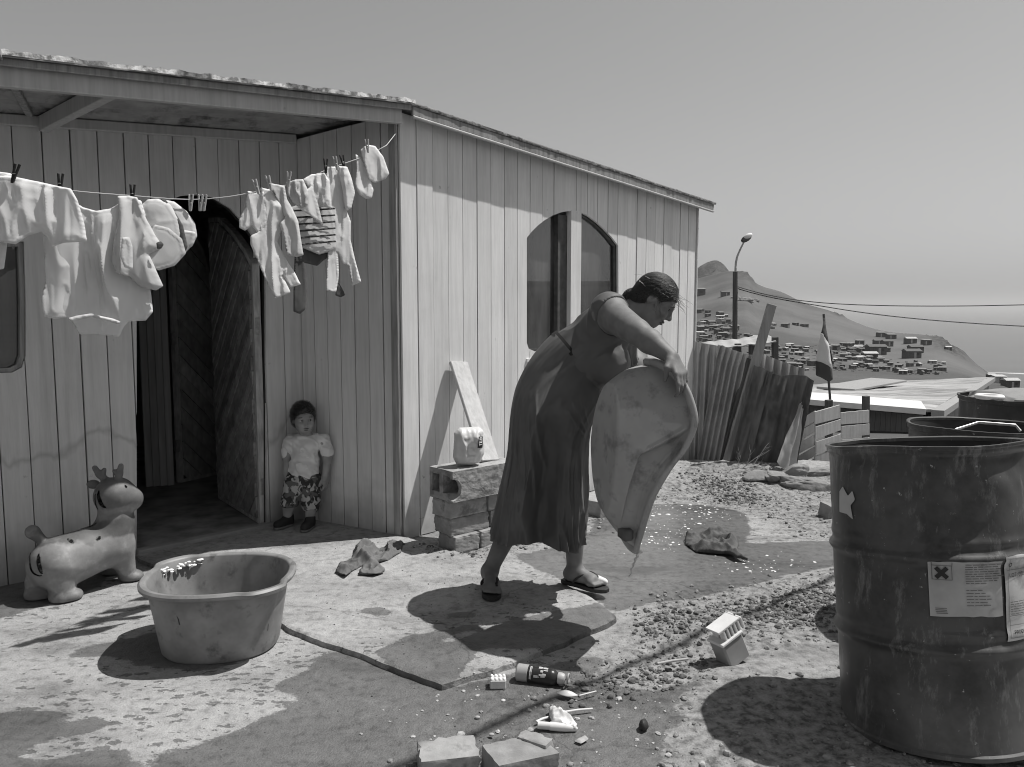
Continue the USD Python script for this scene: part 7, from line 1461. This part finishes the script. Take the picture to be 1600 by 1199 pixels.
rs = random.Random(21); cells = [((1082, 1150), (503, 535), 46), ((1155, 1260), (518, 582), 66), ((1255, 1350), (540, 580), 52), ((1330, 1400), (562, 581), 24), ((1400, 1480), (566, 586), 22), ((1090, 1140), (488, 505), 8), ((1200, 1260), (508, 520), 6)]
side = {0: 'near the house corner', 1: 'left of the flag', 2: 'right of the flag', 3: 'at the slope foot', 4: 'at the right slope foot', 5: 'on the upper left slope', 6: 'above the leaning board'}
for q, ((xa, xb), (ya, yb), n_) in enumerate(cells):
    for k in range(n_):
        for tr__ in range(30):
            x_ = rs.uniform(xa, xb); y_ = rs.uniform(ya, yb)
            if q == 1 and y_ < 520 + (x_ - 1155) * .25: continue
            break
        kd_ = rs.choice([0, 0, 1, 1, 2, 3, 4, 5]); w_ = rs.uniform(5, 13)
        zone = ('upper ' if y_ < (ya + yb) / 2 else 'lower ') + ('left' if x_ < xa + (xb - xa) / 3 else ('middle' if x_ < xa + (xb - xa) * 2 / 3 else 'right')) + ' part'; sz = 'tiny' if w_ < 7.5 else ('small' if w_ < 10.5 else 'larger')
        hut(x_, y_, w_, kd_, f'{sz} {WORDS[kd_]} hut, {zone} of far village {side[q]}', rs.uniform(-.9, .9), rs.uniform(.55, .95), f'{sz} {WORDS[kd_]} huts, {zone} of far village {side[q]}')
# the mass of tiny shacks, walls and heaps between the huts, too small to pick apart
rs = random.Random(33); bits = []
for q, ((xa, xb), (ya, yb), n_) in enumerate(cells[:5]):
    for k in range(int(n_ * 4)):
        x_ = rs.uniform(xa, xb); y_ = rs.uniform(ya, yb)
        if q == 1 and y_ < 520 + (x_ - 1155) * .25: continue
        p = hill(x_, y_); s_ = rs.uniform(1.5, 5) / FPX * p[1]; a_ = rs.uniform(0, 3); bits.append(frame_box(p + ZUP * s_ * .12, [np.array([math.cos(a_), math.sin(a_), 0]), np.array([-math.sin(a_), math.cos(a_), 0]), ZUP], [s_ / 2, s_ * .3, s_ * rs.uniform(.07, .16)], 0))
single('far_shacks', cat(bits), usdkit.material(stage, '/World/Looks/far_shacks', {'g': ('geometry', {}), 'r': ('rgb_ramp', {'ramp': [(0, (.04,) * 3), (.5, (.12,) * 3), (.8, (.22,) * 3), (1, (.5,) * 3)]}), 'p': ('principled_bsdf', dict(roughness=.9))}, [('g.random_per_island', 'r.fac'), ('r.color', 'p.base_color')], surface='p.BSDF'), 'mass of tiny shacks and low walls between the huts on the far slope', 'shacks', kind='stuff', base=np.zeros(3))
# outcrops
for q, (x_, y_, w_, lb) in enumerate(((1165, 470, 24, 'rocky outcrop right of the lamp pole'), (1150, 466, 16, 'rocks just behind the lamp pole'), (1180, 470, 14, 'small rocks right of the outcrop'))):
    s_ = trimesh.creation.icosphere(4); v = s_.vertices * (.7 + .7 * meshkit.fbm(s_.vertices * 2.2 + q, 4, q))[:, None]; p = hill(x_, y_); k = w_ / FPX * p[1] / 2; single('outcrop', T(v * [k, k * .7, k * .4] + p, s_.faces), M_ROCK, lb, 'outcrop', smooth=30)
# ================================================================ laundry on the line
def cloth_material(name, g, g2, tr=.3):
    c = lambda x: (x, x, x)
    return usdkit.material(stage, '/World/Looks/' + name, {'tc': ('texture_coordinate', {}), 'n': ('noise_texture', dict(scale=6, detail=5)), 'w': ('noise_texture', dict(scale=420, detail=2)), 'r': ('rgb_ramp', {'ramp': [(0, c(g)), (.35, c(g)), (.65, c(g2)), (1, c(g2))]}), 'b': ('bump', dict(strength=.15, distance=.001)), 'p': ('principled_bsdf', dict(roughness=.92, specular_ior_level=.2)), 't': ('translucent_bsdf', {}), 'x': ('mix_closure', dict(fac=tr))},
        [('tc.object', 'n.vector'), ('tc.object', 'w.vector'), ('n.fac', 'r.fac'), ('r.color', 'p.base_color'), ('r.color', 't.color'), ('w.fac', 'b.height'), ('b.normal', 'p.normal'), ('p.BSDF', 'x.closure1'), ('t.BSDF', 'x.closure2')], surface='x.closure')
M_COT = cloth_material('white_cotton', .78, .86); M_COT2 = cloth_material('pale_cotton', .62, .72, .25); M_DK = gm('dark_cotton', .06, .09, scale=6, rough=.9); M_PEG = gm('dark_peg', .012, .02, rough=.5); M_PEGC = gm('pale_peg', .34, .42, rough=.35)
LX = [-60, 20, 95, 205, 300, 345, 395, 450, 520, 580, 606]; LYP = [262, 277, 296, 306, 312, 309, 301, 289, 262, 240, 226]; LD = [2.58, 2.68, 2.79, 2.99, 3.17, 3.25, 3.36, 3.50, 3.73, 3.94, 4.04]
ld = PchipInterpolator(LX, LD); ly = PchipInterpolator(LX, LYP)
end = H3(-.02, .02, 2.30); xs_ = np.linspace(-60, 604, 70); lp = np.array([P(x, float(ly(x)), y=float(ld(x))) for x in xs_]); lp = np.vstack([lp, end])
line = single('clothes_line', tube(lp, .0022, 6), gm('line_cord', .35, .45, rough=.8), 'thin cord strung from the left to the corner of the house', 'clothes line', smooth=True)
def garment(name, pts, label, catg, m, thick=.018, fold=.016, scale=8, seed=1, dy=0.0, h=.011, parent=None, xc=None, hang=True, aniso=(1.7, .30), part_label=None):
    xm = xc if xc is not None else sum(p_[0] for p_ in pts) / len(pts); y0 = float(ld(min(max(xm, -60), 606))) + dy; w = np.array(px_poly(pts, y0)); e_ = P(xm, 300, y=y0)
    # hang square to the line: the cloth plane follows the line's slant in depth
    sl = (float(ld(min(xm + 15, 606))) - float(ld(max(xm - 15, -60)))) / (P(xm + 15, 300, y=y0)[0] - P(xm - 15, 300, y=y0)[0]); sl = min(max(sl, -.2), 1.15)
    me = puff(w, lambda s_, t_, d: np.column_stack([s_, y0 + sl * (s_ - e_[0]) - d, t_]), hem=True, h=min(h, .0054), thick=thick * .20, fold=fold * 1.35, scale=scale * 1.25, seed=seed, power=.4, aniso=aniso, wavy=1.6)
    if parent is not None: return parent.part(name, me, m, smooth=70, label=part_label)
    return single(name, me, m, label, catg, smooth=70)
garment('hanging_shirt', [(-70, 262), (5, 268), (20, 277), (16, 300), (12, 335), (4, 365), (2, 420), (-70, 440)], 'white shirt on the line cut off by the left edge', 'shirt', M_COT, seed=2, dy=.01, fold=.02)
garment('shorts', [(14, 282), (30, 279), (60, 284), (88, 290), (100, 292), (108, 310), (116, 345), (121, 375), (92, 379), (72, 386), (67, 370), (62, 362), (50, 370), (40, 384), (18, 380), (3, 371), (8, 335)], 'white shorts pegged at the left of the line', 'shorts', M_COT, .022, .020, 9, 4, -.02)
bs_ = garment('baby_bodysuit', [(97, 296), (108, 297), (120, 310), (138, 326), (155, 331), (170, 326), (184, 312), (192, 306), (201, 308), (206, 330), (203, 380), (206, 425), (214, 450), (219, 488), (210, 502), (190, 503), (186, 510), (180, 527), (155, 523), (135, 522), (128, 505), (122, 497), (108, 498), (96, 494), (93, 470), (97, 440), (95, 400), (94, 350)], 'large white bodysuit sagging from two pegs', 'bodysuit', M_COT, .024, .026, 7, 7, 0)
garment('leg_trim', [(118, 497), (128, 493), (142, 490), (148, 492), (142, 496), (130, 500), (122, 503)], None, None, M_COT2, .006, .004, 10, 2, -.035, .007, bs_)
garment('leg_trim', [(152, 490), (165, 494), (178, 498), (187, 503), (184, 507), (170, 501), (156, 496)], None, None, M_COT2, .006, .004, 10, 5, -.035, .007, bs_)
sh_ = garment('small_shirt', [(193, 309), (204, 307), (216, 309), (226, 335), (236, 360), (246, 386), (232, 397), (240, 425), (246, 447), (238, 454), (222, 449), (210, 434), (198, 427), (192, 410), (193, 375), (196, 340)], 'pale shirt folded double over the line beside the caps', 'shirt', M_COT2, .026, .022, 10, 9, -.06)
garment('sleeve', [(194, 372), (202, 370), (206, 385), (207, 422), (197, 418), (192, 400)], None, None, M_COT, .016, .008, 12, 3, -.10, .008, sh_)
# two caps hooked on the line
def cap(pts_crown, pts_brim, strap, label, dy, m):
    c_ = garment('cap', pts_crown, label, 'cap', m, .10, .005, 7, 3, dy, .008, aniso=(1, 1))
    garment('brim', pts_brim, None, None, m, .024, .002, 6, 2, dy - .045, .010, c_, aniso=(1, 1), part_label='curved brim')
    if strap: garment('band', strap, None, None, M_DK, .010, .002, 6, 2, dy - .060, .008, c_, aniso=(1, 1), part_label='dark band')
    return c_
cap([(262, 314), (275, 316), (290, 330), (300, 348), (303, 368), (297, 385), (285, 393), (270, 385), (262, 350)], [(275, 362), (290, 360), (302, 362), (300, 380), (288, 398), (272, 408), (272, 390)], [(257, 313), (263, 313), (276, 335), (284, 352), (290, 385), (284, 402), (274, 410), (280, 392), (278, 360), (266, 335)], 'grey cap with a dark band, right one of the two hung on the line', .02, M_COT2)
c1 = cap([(226, 326), (236, 313), (248, 311), (262, 318), (272, 340), (276, 365), (270, 385), (250, 388), (236, 380), (228, 352)], [(232, 380), (246, 352), (262, 356), (278, 372), (283, 395), (270, 415), (252, 423), (240, 420), (234, 408)], None, 'grey cap with a dark emblem, left one of the two hung on the line', -.03, M_COT2)
garment('emblem', [(247, 380), (252, 377), (256, 382), (253, 389), (248, 390)], None, None, M_DK, .003, .002, 20, 2, -.105, .005, c1)
# right-hand group
garment('baby_shorts', [(389, 299), (398, 301), (408, 297), (411, 318), (413, 340), (408, 360), (401, 364), (394, 353), (387, 362), (380, 358), (380, 345), (387, 325)], 'tiny pale shorts with frilled legs at the right end of the gap', 'shorts', M_COT, .020, .012, 14, 2, 0, .008)
garment('trousers', [(413, 296), (426, 298), (436, 315), (446, 328), (448, 342), (440, 356), (433, 378), (444, 405), (455, 425), (463, 444), (450, 449), (440, 430), (444, 440), (450, 457), (433, 467), (424, 447), (414, 420), (402, 384), (402, 372), (413, 362), (413, 330)], 'white baby trousers with one leg lifted', 'trousers', M_COT, .020, .018, 11, 3, -.01, .009)
garment('pale_top', [(428, 290), (446, 291), (449, 312), (456, 326), (464, 345), (468, 375), (471, 398), (462, 402), (450, 398), (446, 375), (440, 352), (446, 340), (437, 315)], 'pale wrinkled top overlapping the white trousers', 'top', M_COT2, .020, .014, 13, 4, -.03, .009)
garment('grey_sock', [(463, 388), (471, 386), (476, 420), (478, 455), (476, 484), (470, 491), (462, 487), (462, 450)], 'long dark grey stocking hanging below the striped bodysuit', 'stocking', M_DK, .014, .006, 10, 2, .02, .009)
sb_ = garment('striped_bodysuit', [(461, 330), (475, 322), (495, 318), (512, 322), (517, 345), (520, 375), (519, 386), (508, 393), (498, 398), (484, 390), (470, 384), (466, 360)], 'striped baby bodysuit hanging above the dark pants', 'bodysuit', M_COT2, .016, .008, 9, 5, .0, .008)
for k in range(6): y_ = 331 + k * 10.5; garment('stripe', [(462 + k * 1.3, y_ + 1), (490, y_ - 4), (517 + k * .4, y_ - 10), (517 + k * .4, y_ - 7.2), (490, y_ - 1.2), (462 + k * 1.3, y_ + 4)], None, None, M_DK, .004, .002, 9, 5, -.021, .006, sb_)
garment('dark_pants', [(471, 386), (485, 392), (498, 398), (510, 393), (519, 386), (515, 398), (505, 405), (496, 416), (485, 413), (474, 411)], 'small dark pants below the striped bodysuit', 'pants', M_DK, .014, .010, 14, 2, .012, .008)
garment('patterned_top', [(450, 287), (462, 281), (472, 279), (479, 298), (479, 318), (470, 326), (458, 318), (451, 305)], 'little gathered patterned top on the line', 'top', M_COT2, .016, .016, 24, 7, -.03, .007)
garment('triangle_cloth', [(470, 327), (480, 300), (488, 290), (495, 318), (502, 352), (492, 342)], 'pale triangular cloth between the gathered tops', 'cloth', M_COT, .010, .008, 10, 3, -.045, .008)
garment('gathered_top', [(478, 284), (488, 273), (505, 269), (512, 280), (515, 325), (505, 323), (494, 323), (488, 300)], 'white gathered top with a ruched neck', 'top', M_COT, .016, .018, 22, 8, -.03, .007)
garment('long_leggings', [(514, 265), (528, 262), (535, 285), (538, 320), (546, 345), (546, 375), (552, 405), (561, 440), (548, 447), (543, 415), (536, 412), (530, 395), (531, 430), (528, 457), (516, 455), (517, 420), (519, 380), (519, 330)], 'long white leggings with thin hanging legs', 'leggings', M_COT, .016, .014, 12, 4, -.01, .008)
garment('ruffled_shirt', [(532, 262), (544, 262), (550, 280), (553, 300), (549, 325), (542, 332), (538, 310), (535, 290)], 'small white ruffled shirt beside the leggings', 'shirt', M_COT, .018, .018, 20, 5, -.03, .007)
garment('dark_sock', [(528, 440), (533, 447), (539, 461), (533, 465), (526, 462)], 'dark sock below the long leggings', 'sock', M_DK, .010, .004, 12, 2, .02, .007)
garment('bib', [(557, 243), (562, 245), (568, 255), (575, 270), (581, 295), (579, 308), (571, 311), (562, 305), (557, 290), (559, 265)], 'white bib hanging lower, left of the last two', 'bib', M_COT, .014, .012, 16, 2, 0, .007)
garment('bib', [(567, 238), (576, 228), (586, 228), (597, 243), (605, 268), (600, 277), (586, 286), (578, 283), (573, 262)], 'white bib at the far right end of the line', 'bib', M_COT, .014, .012, 16, 6, -.02, .007)
def peg(x, y, m, label, tilt=.15, sc=1.0, dy=-.03):
    c = P(x, y, y=float(ld(x)) + dy); t = thing('clothes_peg', label, 'clothes peg', c)
    for e in (-1, 1):
        d = unit(np.array([tilt + e * .10, 0, 1.0])); o = c + np.array([e * .0045, 0, 0]); t.part('arm', bar(o - d * .030 * sc, o + d * .034 * sc, .009 * sc, .006 * sc, up=np.array([1, 0, 0]), bev=.0015), m)
    tr_ = trimesh.creation.torus(.006 * sc, .0015, 14, 6); t.part('spring', T(tr_.vertices + c, tr_.faces), M_METAL, smooth=True)
for x, y, m, lb, ti in ((23, 272, M_PEG, 'black peg holding the left end of the white shorts', .35), (94, 287, M_PEG, 'black peg between the white shorts and the large bodysuit', .1), (207, 303, M_PEG, 'dark peg where the large bodysuit meets the folded shirt', .05), (401, 293, M_PEGC, 'pale peg on the tiny shorts', -.3), (421, 287, M_PEGC, 'pale peg on the white trousers', -.25), (451, 281, M_PEGC, 'pale peg on the little gathered top', .1), (509, 260, M_PEG, 'black peg left of the long leggings', .0), (525, 256, M_PEGC, 'pale peg on the long leggings', -.2), (536, 254, M_PEG, 'black peg on the ruffled shirt', -.2), (574, 229, M_PEGC, 'pale peg on the last bib', -.1)): peg(x, y, m, lb, ti)
for x, lb in ((298, 'clear peg hanging empty in front of the arch, left one'), (313, 'clear peg hanging empty in front of the arch, middle one'), (319, 'clear peg hanging empty in front of the arch, right one')): peg(x, 318, M_PEGC, lb, .08, 1.0, 0)
# ================================================================ sea haze
hz_m = usdkit.material(stage, '/World/Looks/haze', {'v': ('principled_volume', dict(color=(.70,) * 3, density=0.00016, anisotropy=.3))}, [], volume='v.volume')
single('haze', frame_box(np.array([0, 15000, (-97 + 120) / 2]), np.eye(3), [60000, 60000, (120 + 97) / 2], 0), hz_m, kind='stuff', base=np.zeros(3), label='pale sea haze in the distance', category='haze')
